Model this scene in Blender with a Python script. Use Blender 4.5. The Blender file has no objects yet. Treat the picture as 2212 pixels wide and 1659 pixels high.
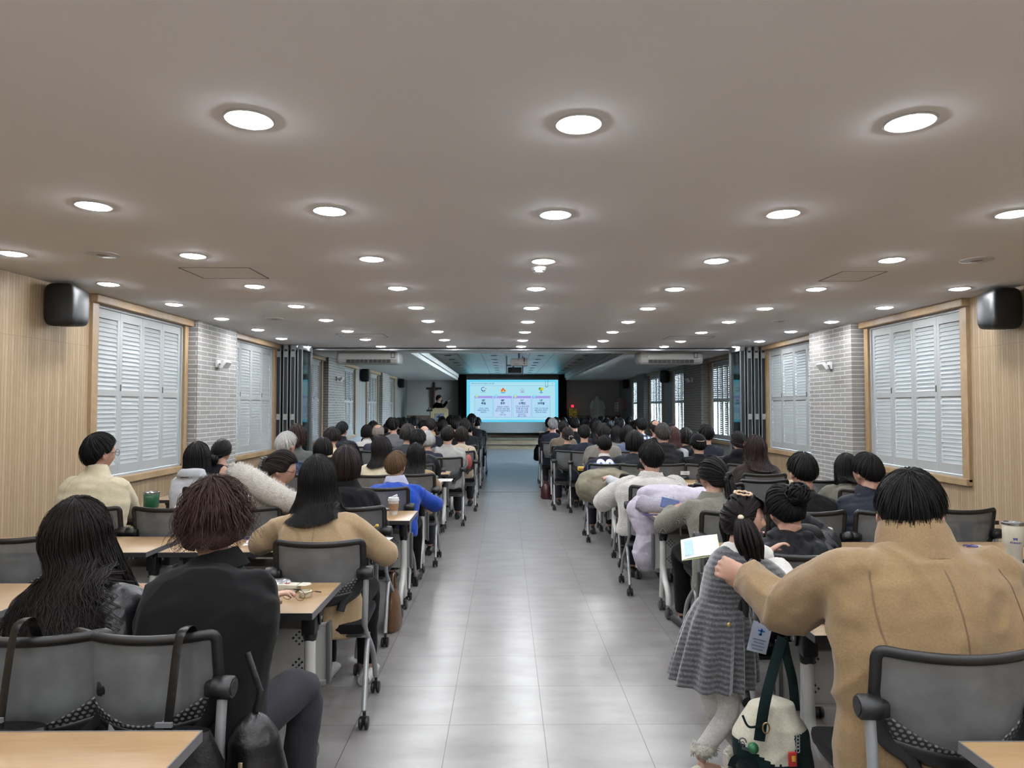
import bpy, bmesh, math, random
import numpy as np
from mathutils import Vector, Matrix, Euler
R_ = random.Random(7)
SC = bpy.context.scene
COL = SC.collection
# ------------------------------------------------------------------ camera, world, exposure
F_PX, HC = 1470.0, 1.545
PITCH, YAW = math.atan(50.5 / F_PX), math.atan(14 / F_PX)
cam_d = bpy.data.cameras.new('camera'); cam = bpy.data.objects.new('camera', cam_d); COL.objects.link(cam)
cam_d.sensor_width = 36.0; cam_d.lens = F_PX / 2212 * 36.0; cam_d.clip_start = 0.05; cam_d.clip_end = 200
cam.location = (0, 0, HC); cam.rotation_euler = (math.radians(90) + PITCH, 0, -YAW)
SC.camera = cam
CAM_M = cam.rotation_euler.to_matrix()
vs = SC.view_settings
SC.display_settings.display_device = 'sRGB'
vs.view_transform = 'Standard'; vs.look = 'None'; vs.gamma = 1.0; vs.use_curve_mapping = False
vs.exposure = 0.0
LAMP = 246.0          # radiance of the ceiling downlights
SKY = 380.0            # overcast daylight outside
SCREEN = 1.03        # the projected picture
w = bpy.data.worlds.new('overcast_sky'); SC.world = w; w.use_nodes = True
_n = w.node_tree.nodes; _l = w.node_tree.links
_bg = _n['Background']; _bg.inputs[1].default_value = SKY
_tc = _n.new('ShaderNodeTexCoord'); _sx = _n.new('ShaderNodeSeparateXYZ'); _cr = _n.new('ShaderNodeValToRGB')
_l.new(_tc.outputs['Generated'], _sx.inputs[0]); _l.new(_sx.outputs[2], _cr.inputs[0]); _l.new(_cr.outputs[0], _bg.inputs[0])
_cr.color_ramp.elements[0].position = 0.0; _cr.color_ramp.elements[0].color = (.42, .47, .52, 1)
_cr.color_ramp.elements[1].position = 0.12; _cr.color_ramp.elements[1].color = (.62, .80, 1.0, 1)
SC.cycles.use_denoising = True
SC.cycles.max_bounces = 10; SC.cycles.diffuse_bounces = 9; SC.cycles.glossy_bounces = 3
SC.cycles.transmission_bounces = 4; SC.cycles.transparent_max_bounces = 8
SC.cycles.caustics_reflective = False; SC.cycles.caustics_refractive = False
SC.cycles.sample_clamp_indirect = 4.0

def ray(px, py):
    return (CAM_M @ Vector(((px - 1106) / F_PX, (829.5 - py) / F_PX, -1.0))).normalized()
def at(px, py, Y):                     # the point seen at a pixel, at a given distance down the hall
    d = ray(px, py); return Vector((0, 0, HC)) + d * (Y / d.y)
def onz(px, py, z):
    d = ray(px, py); return Vector((0, 0, HC)) + d * ((z - HC) / d.z)

# ------------------------------------------------------------------ materials
def lin(c):
    return tuple(((v / 255) / 12.92 if v / 255 <= .04045 else (((v / 255) + .055) / 1.055) ** 2.4) for v in c) + (1,)
MATS = {}
ALB = .52
def dim(c, k=ALB):
    if max(c) < 70: k *= .45 + .55 * max(0, max(c) - 14) / 56
    return tuple(v * k for v in lin(c)[:3]) + (1,)
class NT:
    def __init__(s, name):
        s.m = bpy.data.materials.new(name); s.m.use_nodes = True; s.t = s.m.node_tree
        s.b = s.t.nodes['Principled BSDF']; s.out = s.t.nodes['Material Output']
    def n(s, typ, **k):
        x = s.t.nodes.new(typ)
        for a, v in k.items(): setattr(x, a, v)
        return x
    def l(s, a, b): s.t.links.new(a, b)
    def coord(s, scale=(1, 1, 1), kind='Object', loc=(0, 0, 0), rot=(0, 0, 0)):
        tc = s.n('ShaderNodeTexCoord'); mp = s.n('ShaderNodeMapping')
        mp.inputs['Scale'].default_value = scale; mp.inputs['Location'].default_value = loc; mp.inputs['Rotation'].default_value = rot
        s.l(tc.outputs[kind], mp.inputs[0]); return mp.outputs[0]
    def noise(s, co, scale=5, detail=3, rough=.55):
        x = s.n('ShaderNodeTexNoise'); x.inputs['Scale'].default_value = scale; x.inputs['Detail'].default_value = detail
        x.inputs['Roughness'].default_value = rough; s.l(co, x.inputs['Vector']); return x.outputs[0]
    def ramp(s, fac, stops):
        x = s.n('ShaderNodeValToRGB'); e = x.color_ramp.elements
        while len(e) < len(stops): e.new(.5)
        for i, (p, c) in enumerate(stops): e[i].position = p; e[i].color = c if len(c) == 4 else lin(c)
        s.l(fac, x.inputs[0]); return x.outputs[0]
    def math(s, op, a, b=None, clamp=False):
        x = s.n('ShaderNodeMath', operation=op); x.use_clamp = clamp
        for i, v in enumerate((a, b)):
            if v is None: continue
            if isinstance(v, (int, float)): x.inputs[i].default_value = v
            else: s.l(v, x.inputs[i])
        return x.outputs[0]
    def mix(s, fac, a, b, typ='MIX'):
        x = s.n('ShaderNodeMix', data_type='RGBA', blend_type=typ)
        for i, v in ((0, fac), (6, a), (7, b)):
            if isinstance(v, (int, float)): x.inputs[i].default_value = v
            elif isinstance(v, tuple): x.inputs[i].default_value = v if len(v) == 4 else lin(v)
            else: s.l(v, x.inputs[i])
        return x.outputs[2]
    def bump(s, h, strength=.3, dist=.01):
        x = s.n('ShaderNodeBump'); x.inputs['Strength'].default_value = strength; x.inputs['Distance'].default_value = dist
        s.l(h, x.inputs['Height']); s.l(x.outputs[0], s.b.inputs['Normal']); return x
    def set(s, col=None, rough=None, metal=None, spec=None, sheen=None):
        if col is not None:
            if isinstance(col, tuple): s.b.inputs['Base Color'].default_value = col if len(col) == 4 else lin(col)
            else: s.l(col, s.b.inputs['Base Color'])
        if rough is not None:
            if isinstance(rough, (int, float)): s.b.inputs['Roughness'].default_value = rough
            else: s.l(rough, s.b.inputs['Roughness'])
        if metal is not None: s.b.inputs['Metallic'].default_value = metal
        if spec is not None: s.b.inputs['Specular IOR Level'].default_value = spec
        if sheen is not None: s.b.inputs['Sheen Weight'].default_value = sheen
        return s.m

def plain(name, col, rough=.6, metal=0, spec=.5, var=.06, bump=0, scale=40):
    k = ('plain', name, col, rough, metal)
    if k in MATS: return MATS[k]
    t = NT(name); co = t.coord()
    nz = t.noise(co, scale, 3)
    c = dim(col); a = tuple(min(1, v * (1 - var)) for v in c[:3]) + (1,); b = tuple(min(1, v * (1 + var)) for v in c[:3]) + (1,)
    m = t.set(t.ramp(nz, [(.3, a), (.7, b)]), rough, metal, spec)
    if bump: t.bump(nz, bump, .004)
    MATS[k] = m; return m

def emit(name, col, strength):
    k = ('emit', name, col, strength)
    if k in MATS: return MATS[k]
    t = NT(name); t.set((0, 0, 0, 1), .9, 0, 0)
    t.b.inputs['Emission Color'].default_value = lin(col) if len(col) == 3 else col
    t.b.inputs['Emission Strength'].default_value = strength
    MATS[k] = t.m; return t.m

def cloth(col, kind='wool'):
    k = ('cloth', col, kind)
    if k in MATS: return MATS[k]
    t = NT('cloth_' + kind); co = t.coord()
    c = dim(col)
    if kind == 'tweed':
        wv = t.n('ShaderNodeTexWave', wave_type='BANDS', bands_direction='DIAGONAL'); wv.inputs['Scale'].default_value = 130
        wv.inputs['Distortion'].default_value = 3; wv.inputs['Detail'].default_value = 2; t.l(co, wv.inputs[0])
        nz = t.noise(co, 190, 2)
        f = t.math('ADD', t.math('MULTIPLY', wv.outputs[1], .5), t.math('MULTIPLY', nz, .6))
        cc = t.ramp(f, [(.30, dim((72, 70, 62))), (.52, dim((104, 101, 90))), (.8, dim((170, 166, 150)))])
        m = t.set(cc, .95, 0, .2, .2); t.bump(f, .5, .004)
    elif kind == 'knit':
        sx = t.n('ShaderNodeSeparateXYZ'); t.l(co, sx.inputs[0])
        z = t.math('SINE', t.math('MULTIPLY', sx.outputs[2], 310))
        nz = t.noise(co, 120, 3)
        f = t.math('ADD', t.math('MULTIPLY', z, .22), nz)
        dk = tuple(v * .55 for v in c[:3]) + (1,); br = tuple(min(1, v * 1.75) for v in c[:3]) + (1,)
        m = t.set(t.ramp(f, [(.3, dk), (.55, c), (.85, br)]), .95, 0, .2, .5); t.bump(f, .6, .004)
    elif kind == 'plaid':
        sx = t.n('ShaderNodeSeparateXYZ'); t.l(co, sx.inputs[0])
        a = t.math('GREATER_THAN', t.math('SINE', t.math('MULTIPLY', sx.outputs[0], 90)), 0)
        b = t.math('GREATER_THAN', t.math('SINE', t.math('MULTIPLY', sx.outputs[2], 90)), 0)
        m = t.set(t.ramp(t.math('MULTIPLY', t.math('ADD', a, b), .5), [(.2, dim((222, 224, 228))), (.5, dim((84, 92, 110))), (.9, dim((22, 25, 34)))]), .9, 0, .2)
    elif kind in ('shell', 'leather'):
        nz = t.noise(co, 22, 5, .6)
        a = tuple(v * .86 for v in c[:3]) + (1,); b = tuple(min(1, v * 1.14) for v in c[:3]) + (1,)
        m = t.set(t.ramp(nz, [(.3, a), (.7, b)]), .36 if kind == 'leather' else .58, 0, .4 if kind == 'leather' else (.25 if max(col) > 80 else .10))
        t.bump(nz, .25 if kind == 'leather' else .22, .02)
    elif kind == 'sherpa':
        nz = t.noise(co, 95, 4, .7)
        a = tuple(v * .84 for v in c[:3]) + (1,); b = tuple(min(1, v * 1.1) for v in c[:3]) + (1,)
        m = t.set(t.ramp(nz, [(.3, a), (.65, b)]), 1, 0, .1, .4); t.bump(nz, .9, .01)
    else:
        nz = t.noise(co, 150, 3); lo = t.noise(co, 7, 4)
        f = t.math('ADD', t.math('MULTIPLY', nz, .5), t.math('MULTIPLY', lo, .5))
        a = tuple(v * .85 for v in c[:3]) + (1,); b = tuple(min(1, v * 1.15) for v in c[:3]) + (1,)
        m = t.set(t.ramp(f, [(.35, a), (.65, b)]), .92, 0, .12, .12 if max(col) > 80 else .03); t.bump(f, .25, .008)
    MATS[k] = m; return m

def hairmat(col):
    k = ('hair', col)
    if k in MATS: return MATS[k]
    t = NT('hair'); co = t.coord((60, 60, 9)); nz = t.noise(co, 4, 4, .65)
    c = dim(col); a = tuple(v * .55 for v in c[:3]) + (1,); b = tuple(min(1, v * 1.5 + .001) for v in c[:3]) + (1,)
    m = t.set(t.ramp(nz, [(.32, a), (.72, b)]), .5, 0, .13); t.bump(nz, .5, .006)
    MATS[k] = m; return m

def skinmat(col=(206, 162, 140)):
    k = ('skin', col)
    if k in MATS: return MATS[k]
    t = NT('skin'); co = t.coord(); nz = t.noise(co, 30, 4)
    c = dim(col); a = (c[0] * .92, c[1] * .85, c[2] * .82, 1); b = (min(1, c[0] * 1.05), c[1] * 1.05, c[2] * 1.05, 1)
    m = t.set(t.ramp(nz, [(.3, a), (.7, b)]), .5, 0, .4)
    t.b.inputs['Subsurface Weight'].default_value = .12; t.b.inputs['Subsurface Radius'].default_value = (.02, .008, .004)
    t.bump(nz, .05, .002)
    MATS[k] = m; return m

# ------------------------------------------------------------------ mesh builder
def tagp(o, label=None, cat=None, group=None, kind=None):
    if label: o['label'] = label
    if cat: o['category'] = cat
    if group: o['group'] = group
    if kind: o['kind'] = kind
    return o
def empty(name, loc=(0, 0, 0), rz=0, label=None, cat=None, group=None, kind=None):
    o = bpy.data.objects.new(name, None); o.empty_display_size = .05; COL.objects.link(o)
    o.location = loc; o.rotation_euler = (0, 0, rz); return tagp(o, label, cat, group, kind)
def copy_tree(o, parent=None):
    c = o.copy(); COL.objects.link(c)
    if parent: c.parent = parent
    for ch in list(o.children): copy_tree(ch, c)
    return c

class MB:
    def __init__(s): s.v = []; s.f = []; s.mi = []; s.cur = 0
    def add(s, vs, fs):
        o = len(s.v); s.v.extend([tuple(x) for x in vs]); s.f.extend([tuple(i + o for i in f) for f in fs]); s.mi.extend([s.cur] * len(fs)); return s
    def box(s, c, d, M=None, bev=0):
        x, y, z = d[0] / 2, d[1] / 2, d[2] / 2
        if bev:
            bm = bmesh.new(); bmesh.ops.create_cube(bm, size=1)
            for v in bm.verts: v.co = Vector((v.co.x * d[0], v.co.y * d[1], v.co.z * d[2]))
            bmesh.ops.bevel(bm, geom=list(bm.edges), offset=bev, segments=2, profile=.6, affect='EDGES')
            bm.verts.index_update(); vs = [v.co.copy() for v in bm.verts]; fs = [[v.index for v in f.verts] for f in bm.faces]; bm.free()
        else:
            vs = [Vector(p) for p in ((-x, -y, -z), (x, -y, -z), (x, y, -z), (-x, y, -z), (-x, -y, z), (x, -y, z), (x, y, z), (-x, y, z))]
            fs = [(0, 3, 2, 1), (4, 5, 6, 7), (0, 1, 5, 4), (1, 2, 6, 5), (2, 3, 7, 6), (3, 0, 4, 7)]
        if M is not None: vs = [M @ v for v in vs]
        return s.add([v + Vector(c) for v in vs], fs)
    def box2(s, a, b): return s.box([(a[i] + b[i]) / 2 for i in range(3)], [abs(b[i] - a[i]) for i in range(3)])
    def loft(s, rings, cap=True):         # rings: lists of equal length
        n = len(rings[0]); vs = [p for r in rings for p in r]; fs = []
        for i in range(len(rings) - 1):
            for j in range(n):
                k = (j + 1) % n; fs.append((i * n + j, i * n + k, (i + 1) * n + k, (i + 1) * n + j))
        if cap: fs.append(tuple(reversed(range(n)))); fs.append(tuple(range((len(rings) - 1) * n, len(rings) * n)))
        return s.add(vs, fs)
    def ell(s, rings, seg=12, cap=True):  # rings: (centre, U, V)
        out = []
        for c, U, V in rings:
            c = Vector(c); out.append([c + Vector(U) * math.cos(2 * math.pi * j / seg) + Vector(V) * math.sin(2 * math.pi * j / seg) for j in range(seg)])
        return s.loft(out, cap)
    def tube(s, pts, r, seg=10, cap=True, smooth=0, flat=1.0, up=None):
        pts = [Vector(p) for p in pts]; n0 = len(pts)
        rr = list(r) if isinstance(r, (list, tuple)) else [r] * n0
        if smooth: pts, rr = spline(pts, rr, smooth)
        rings = []; u = None
        for i, p in enumerate(pts):
            t = (pts[min(i + 1, len(pts) - 1)] - pts[max(i - 1, 0)])
            t = t.normalized() if t.length > 1e-9 else Vector((0, 0, 1))
            if u is None:
                a = Vector(up) if up is not None else (Vector((0, 0, 1)) if abs(t.z) < .9 else Vector((0, 1, 0)))
                u = (a - t * a.dot(t)).normalized()
            else:
                u = (u - t * u.dot(t)); u = u.normalized() if u.length > 1e-6 else t.orthogonal().normalized()
            rings.append((p, t.cross(u) * rr[i], u * rr[i] * flat))
        return s.ell(rings, seg, cap)
    def cyl(s, a, b, r, r2=None, seg=16): return s.tube([a, b], [r, r if r2 is None else r2], seg)
    def sph(s, c, r, seg=14, rg=9, M=None):
        r = (r, r, r) if isinstance(r, (int, float)) else r
        rings = []
        for i in range(1, rg):
            th = math.pi * i / rg
            ring = []
            for j in range(seg):
                ph = 2 * math.pi * j / seg
                v = Vector((r[0] * math.sin(th) * math.cos(ph), r[1] * math.sin(th) * math.sin(ph), -r[2] * math.cos(th)))
                if M is not None: v = M @ v
                ring.append(Vector(c) + v)
            rings.append(ring)
        o = len(s.v); s.loft(rings, False)
        bot = Vector((0, 0, -r[2])); top = Vector((0, 0, r[2]))
        if M is not None: bot = M @ bot; top = M @ top
        k = len(s.v); s.v.append(tuple(Vector(c) + bot)); s.v.append(tuple(Vector(c) + top)); e = o + (rg - 2) * seg
        for j in range(seg):
            q = (j + 1) % seg
            s.f.append((k, o + q, o + j)); s.f.append((k + 1, e + j, e + q)); s.mi += [s.cur] * 2
        return s
    def lathe(s, prof, c=(0, 0, 0), seg=24, M=None):
        rings = []
        for r, z in prof:
            ring = [Vector((max(r, 1e-4) * math.cos(2 * math.pi * j / seg), max(r, 1e-4) * math.sin(2 * math.pi * j / seg), z)) for j in range(seg)]
            if M is not None: ring = [M @ v for v in ring]
            rings.append([Vector(c) + v for v in ring])
        return s.loft(rings)
    def prism(s, outline, d, M=None, c=(0, 0, 0)):   # outline in local xy, extruded by d along z
        vs = [Vector((x, y, 0)) for x, y in outline] + [Vector((x, y, d)) for x, y in outline]
        if M is not None: vs = [M @ v for v in vs]
        n = len(outline)
        fs = [tuple(reversed(range(n))), tuple(range(n, 2 * n))] + [(i, (i + 1) % n, n + (i + 1) % n, n + i) for i in range(n)]
        return s.add([v + Vector(c) for v in vs], fs)
    def grid(s, P, nu, nv, both=False):
        vs = [P(i / nu, j / nv) for j in range(nv + 1) for i in range(nu + 1)]
        return s.add(vs, [(j * (nu + 1) + i, j * (nu + 1) + i + 1, (j + 1) * (nu + 1) + i + 1, (j + 1) * (nu + 1) + i) for j in range(nv) for i in range(nu)])
    def mesh(s, name='m'):
        me = bpy.data.meshes.new(name); me.from_pydata(s.v, [], s.f); me.update(); return me
    def build(s, name, mat, parent=None, smooth=True, ang=40, fix=True):
        me = s.mesh(name)
        if fix and len(s.f) < 60000:
            bm = bmesh.new(); bm.from_mesh(me); bmesh.ops.recalc_face_normals(bm, faces=bm.faces); bm.to_mesh(me); bm.free()
        return link(name, me, mat, parent, smooth, ang, s.mi)
def link(name, me, mat, parent=None, smooth=True, ang=40, mi=None):
    me.name = name
    for m in (mat if isinstance(mat, (list, tuple)) else [mat]): me.materials.append(m)
    if mi is not None and isinstance(mat, (list, tuple)) and len(mi) == len(me.polygons): me.polygons.foreach_set('material_index', mi)
    if smooth:
        me.polygons.foreach_set('use_smooth', [True] * len(me.polygons))
        if ang: me.set_sharp_from_angle(angle=math.radians(ang))
    o = bpy.data.objects.new(name, me); COL.objects.link(o)
    if parent: o.parent = parent
    return o
def spline(pts, rr, k):
    P = [pts[0]] + list(pts) + [pts[-1]]; Q = [rr[0]] + list(rr) + [rr[-1]]; op = []; orr = []
    for i in range(1, len(P) - 2):
        for j in range(k):
            t = j / k; t2 = t * t; t3 = t2 * t
            h = (-.5 * t3 + t2 - .5 * t, 1.5 * t3 - 2.5 * t2 + 1, -1.5 * t3 + 2 * t2 + .5 * t, .5 * t3 - .5 * t2)
            op.append(P[i - 1] * h[0] + P[i] * h[1] + P[i + 1] * h[2] + P[i + 2] * h[3])
            orr.append(max(1e-4, Q[i - 1] * h[0] + Q[i] * h[1] + Q[i + 1] * h[2] + Q[i + 2] * h[3]))
    return op + [P[-2]], orr + [Q[-2]]
TMP = bpy.data.scenes.new('tmp_eval')
def remesh(mb, voxel, it=4, fac=.5):
    me = mb.mesh('raw'); o = bpy.data.objects.new('raw', me); TMP.collection.objects.link(o)
    m = o.modifiers.new('r', 'REMESH'); m.mode = 'VOXEL'; m.voxel_size = voxel; m.adaptivity = 0
    if it: q = o.modifiers.new('s', 'SMOOTH'); q.factor = fac; q.iterations = it
    vl = TMP.view_layers[0]; vl.update(); dg = vl.depsgraph
    out = bpy.data.meshes.new_from_object(o.evaluated_get(dg))
    bpy.data.objects.remove(o); bpy.data.meshes.remove(me); return out
def text_mesh(name, cu):
    o = bpy.data.objects.new('raw', cu); TMP.collection.objects.link(o); vl = TMP.view_layers[0]; vl.update()
    me = bpy.data.meshes.new_from_object(o.evaluated_get(vl.depsgraph)); me.name = name; bpy.data.objects.remove(o)
    q = bpy.data.objects.new(name, me); COL.objects.link(q); return q
def getco(me):
    a = np.empty(len(me.vertices) * 3, np.float32); me.vertices.foreach_get('co', a); return a.reshape(-1, 3)
def getno(me):
    a = np.empty(len(me.vertices) * 3, np.float32); me.vertex_normals.foreach_get('vector', a); return a.reshape(-1, 3)
def setco(me, a): me.vertices.foreach_set('co', np.ascontiguousarray(a, np.float32).ravel()); me.update()
def wob(co, sc, seed=0, n=5):           # cheap smooth noise, about -1..1
    r = np.random.RandomState(seed); out = np.zeros(len(co), np.float32)
    for i in range(n):
        d = r.normal(size=3); d /= np.linalg.norm(d)
        ph = r.uniform(0, 6.28); q = co @ d * sc * r.uniform(.7, 1.6)
        d2 = r.normal(size=3); q2 = np.sin(co @ d2 * sc * .6 + r.uniform(0, 6.28)) * 1.3
        out += np.sin(q + q2 + ph)
    return out / n * 1.3
ORD = 'first second third fourth fifth sixth seventh eighth ninth tenth eleventh twelfth thirteenth fourteenth fifteenth sixteenth seventeenth eighteenth nineteenth twentieth'.split()
# ------------------------------------------------------------------ the hall
XL, XR, ZC, YB, YF, YP = -4.0, 4.65, 2.64, -3.2, 27.7, 12.52
def m_floor():
    t = NT('vinyl_tile'); co = t.coord(loc=(.273 / .458, -3.37 / .458 + 10, 0), scale=(1 / .458, 1 / .458, 1))
    br = t.n('ShaderNodeTexBrick'); br.offset = 0; br.squash = 1
    for k, v in (('Scale', 1), ('Mortar Size', .0048), ('Mortar Smooth', .3), ('Brick Width', 1), ('Row Height', 1), ('Bias', 0)): br.inputs[k].default_value = v
    br.inputs['Color1'].default_value = (.45, .45, .45, 1); br.inputs['Color2'].default_value = (.55, .55, .55, 1); br.inputs['Mortar'].default_value = (.2, .2, .2, 1)
    t.l(co, br.inputs[0])
    c1 = t.coord((1.0, 2.4, 1)); n1 = t.noise(c1, 2.6, 4, .5); n2 = t.noise(t.coord((1, 1.6, 1)), 9, 3, .5)
    f = t.math('ADD', t.math('MULTIPLY', n1, .75), t.math('MULTIPLY', n2, .25))
    base = t.ramp(f, [(.3, (104, 101, 100)), (.5, (118, 115, 114)), (.72, (129, 126, 125))])
    col = t.mix(br.outputs[1], base, (66, 64, 62))
    t.set(col, .29, 0, .5)
    fine = t.noise(t.coord(), 160, 2); t.bump(t.math('SUBTRACT', t.math('MULTIPLY', fine, .35), br.outputs[1]), .12, .004); return t.m
def m_slat(cols=None, groove=(128, 102, 74), name='grooved_oak'):
    t = NT(name); co = t.coord(); sx = t.n('ShaderNodeSeparateXYZ'); t.l(co, sx.inputs[0])
    a = t.math('ADD', sx.outputs[1], t.math('MULTIPLY', sx.outputs[0], 1.0))
    fr = t.math('FRACT', t.math('MULTIPLY', a, 1 / .034)); g = t.math('LESS_THAN', fr, .14)
    ln = t.math('FRACT', t.math('MULTIPLY', sx.outputs[2], 1 / 2.13)); hl = t.math('LESS_THAN', ln, .0018)
    strip = t.n('ShaderNodeTexWhiteNoise', noise_dimensions='1D'); t.l(t.math('FLOOR', t.math('MULTIPLY', a, 1 / .034)), strip.inputs[1])
    nz = t.noise(t.coord((9, 9, .8)), 7, 5, .65); n2 = t.noise(t.coord((40, 40, 3)), 5, 3)
    f = t.math('ADD', t.math('ADD', t.math('MULTIPLY', nz, .55), t.math('MULTIPLY', n2, .25)), t.math('MULTIPLY', strip.outputs[0], .2))
    base = t.ramp(f, cols or [(.28, (129, 110, 85)), (.5, (149, 129, 102)), (.72, (163, 144, 120))])
    gg = t.math('MAXIMUM', g, hl)
    t.set(t.mix(gg, base, groove), .55, 0, .3); t.bump(t.math('SUBTRACT', 1, g), .5, .004); return t.m
M_SLAT_DIM_C = [(.28, (116, 116, 114)), (.5, (132, 132, 130)), (.72, (148, 148, 145))]  # oak tones greyed to stand in for the front hall's dim bluish light
def m_wood(name, dark, mid, light, rough=.45, scale=(1, 8, 8), sc=2.5):
    k = (name, dark)
    if k in MATS: return MATS[k]
    t = NT(name); nz = t.noise(t.coord(scale), sc, 6, .65); n2 = t.noise(t.coord(tuple(v * 5 for v in scale)), sc, 3)
    f = t.math('ADD', t.math('MULTIPLY', nz, .7), t.math('MULTIPLY', n2, .3))
    t.set(t.ramp(f, [(.3, dark), (.5, mid), (.7, light)]), rough, 0, .4); t.bump(f, .06, .002); MATS[k] = t.m; return t.m
def m_brick():
    t = NT('long_grey_brick'); co = t.coord(kind='Object'); sx = t.n('ShaderNodeSeparateXYZ'); t.l(co, sx.inputs[0])
    cb = t.n('ShaderNodeCombineXYZ'); t.l(t.math('ADD', sx.outputs[0], sx.outputs[1]), cb.inputs[0]); t.l(sx.outputs[2], cb.inputs[1])
    br = t.n('ShaderNodeTexBrick'); br.offset = .37; br.squash = 1
    for k, v in (('Scale', 1), ('Mortar Size', .0062), ('Mortar Smooth', .35), ('Brick Width', .30), ('Row Height', .058), ('Bias', 0)): br.inputs[k].default_value = v
    br.inputs['Color1'].default_value = lin((122, 119, 116)); br.inputs['Color2'].default_value = lin((136, 133, 130)); br.inputs['Mortar'].default_value = lin((214, 213, 208))
    t.l(cb.outputs[0], br.inputs[0]); nz = t.noise(t.coord(), 60, 5, .7)
    col = t.mix(.35, br.outputs[0], t.ramp(nz, [(.3, (118, 115, 111)), (.7, (200, 198, 194))]), 'MULTIPLY')
    t.set(t.mix(br.outputs[1], t.mix(.25, br.outputs[0], t.ramp(nz, [(.3, (98, 95, 92)), (.7, (150, 147, 143))])), (176, 175, 171)), .9, 0, .2)
    t.bump(t.math('ADD', t.math('SUBTRACT', 1, br.outputs[1]), t.math('MULTIPLY', nz, .35)), .7, .008); return t.m
def m_paint(name, c, rough=.9, s=90):
    t = NT(name); nz = t.noise(t.coord(), s, 3); lo = t.noise(t.coord(), .7, 3)
    a = tuple(v * .965 for v in lin(c)[:3]) + (1,)
    t.set(t.ramp(t.math('ADD', t.math('MULTIPLY', nz, .3), t.math('MULTIPLY', lo, .7)), [(.35, a), (.65, lin(c))]), rough, 0, .25); t.bump(nz, .06, .002); return t.m
def m_coffer():
    t = NT('brushed_metal_tile'); co = t.coord(scale=(1 / .6, 1 / .6, 1))
    br = t.n('ShaderNodeTexBrick'); br.offset = 0
    for k, v in (('Scale', 1), ('Mortar Size', .012), ('Brick Width', 1), ('Row Height', 1), ('Mortar Smooth', .1)): br.inputs[k].default_value = v
    t.l(co, br.inputs[0]); nz = t.noise(t.coord((1, 3, 1)), 1.6, 5)
    t.set(t.mix(br.outputs[1], t.ramp(nz, [(.3, (206, 210, 204)), (.7, (232, 234, 228))]), (80, 82, 80)), t.math('ADD', t.math('MULTIPLY', nz, .22), .26), .85, .5); return t.m
M_GSLAT = m_slat(M_SLAT_DIM_C, (92, 92, 92), 'grooved_oak_dimlit')
M_FLOOR, M_SLAT, M_BRICK, M_CEIL = m_floor(), m_slat(), m_brick(), m_paint('ceiling_paint', (243, 242, 241))
M_TRIM = m_wood('oak_trim', (124, 100, 72), (142, 118, 88), (158, 134, 104), scale=(6, 1.2, 1.2))
M_WALLG = m_paint('grey_wall_paint', (176, 174, 170)); M_COF = m_coffer()
M_WHITE = plain('white_lacquer', (192, 193, 191), .5, 0, .3, .02)
M_ALU = plain('aluminium', (186, 188, 190), .38, .7, .5, .04); M_BLK = plain('black_plastic', (22, 22, 24), .45, 0, .5, .1)
M_DARK = plain('dark_gasket', (34, 35, 38), .6); M_IVORY = plain('ivory_plastic', (255, 254, 250), .45, 0, .4, .02)
M_STEP = m_wood('stage_wood', (112, 96, 76), (132, 114, 92), (150, 132, 108), .4, (1.2, 6, 6))

def struct(name, mb, mat, parent=None, **k):
    o = mb.build(name, mat, parent, smooth=k.get('smooth', False))
    if not parent: o['kind'] = 'structure'
    return o
b = MB(); b.box2((XL - .3, YB - .2, -.12), (XR + .3, YF + .3, 0)); struct('floor', b, M_FLOOR)
b = MB(); b.box2((XL, YP - .03, 0), (XR, YP + .03, .006)); struct('trim_1', b, plain('threshold_metal', (176, 172, 166), .35, .4))
b = MB(); b.box2((XL, 25.15, 0), (XR, YF, .17)); b.box2((XL, 25.5, .165), (XR, YF, .34)); struct('floor_stage', b, M_STEP)
b = MB(); b.box2((XL, 25.12, .155), (XR, 25.16, .172)); b.box2((XL, 25.47, .325), (XR, 25.51, .342)); struct('trim_2', b, plain('dark_nosing', (62, 54, 46), .5))
# ceiling: rear part, strip past the track, side strips and the raised middle
CX0, CX1, CY0, ZK = -1.93, 2.42, 13.75, 2.87
b = MB()
b.box2((XL - .3, YB - .2, ZC), (XR + .3, CY0, ZC + .12)); b.box2((XL - .3, CY0, ZC), (CX0, YF + .3, ZC + .12)); b.box2((CX1, CY0, ZC), (XR + .3, YF + .3, ZC + .12))
for x in (CX0, CX1): b.box2((x - .05, CY0 - .05, ZC + .1), (x + .05, YF, ZK + .1))
b.box2((CX0, CY0 - .05, ZC + .1), (CX1, CY0 + .02, ZK + .1))
struct('ceiling', b, M_CEIL)
b = MB(); b.box2((CX0 - .04, CY0 - .04, ZK), (CX1 + .04, YF, ZK + .06)); struct('ceiling_centre', b, M_COF)
b = MB(); b.box2((XL, YP - .045, ZC - .012), (XR, YP - .02, ZC + .01)); b.box2((XL, YP + .02, ZC - .012), (XR, YP + .045, ZC + .01)); struct('trim_4', b, plain('track_groove', (46, 38, 36), .6))
b = MB(); b.box2((XL, YP + .1, ZC - .035), (XR, YP + .3, ZC + .01)); struct('trim_5', b, M_ALU)

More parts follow.
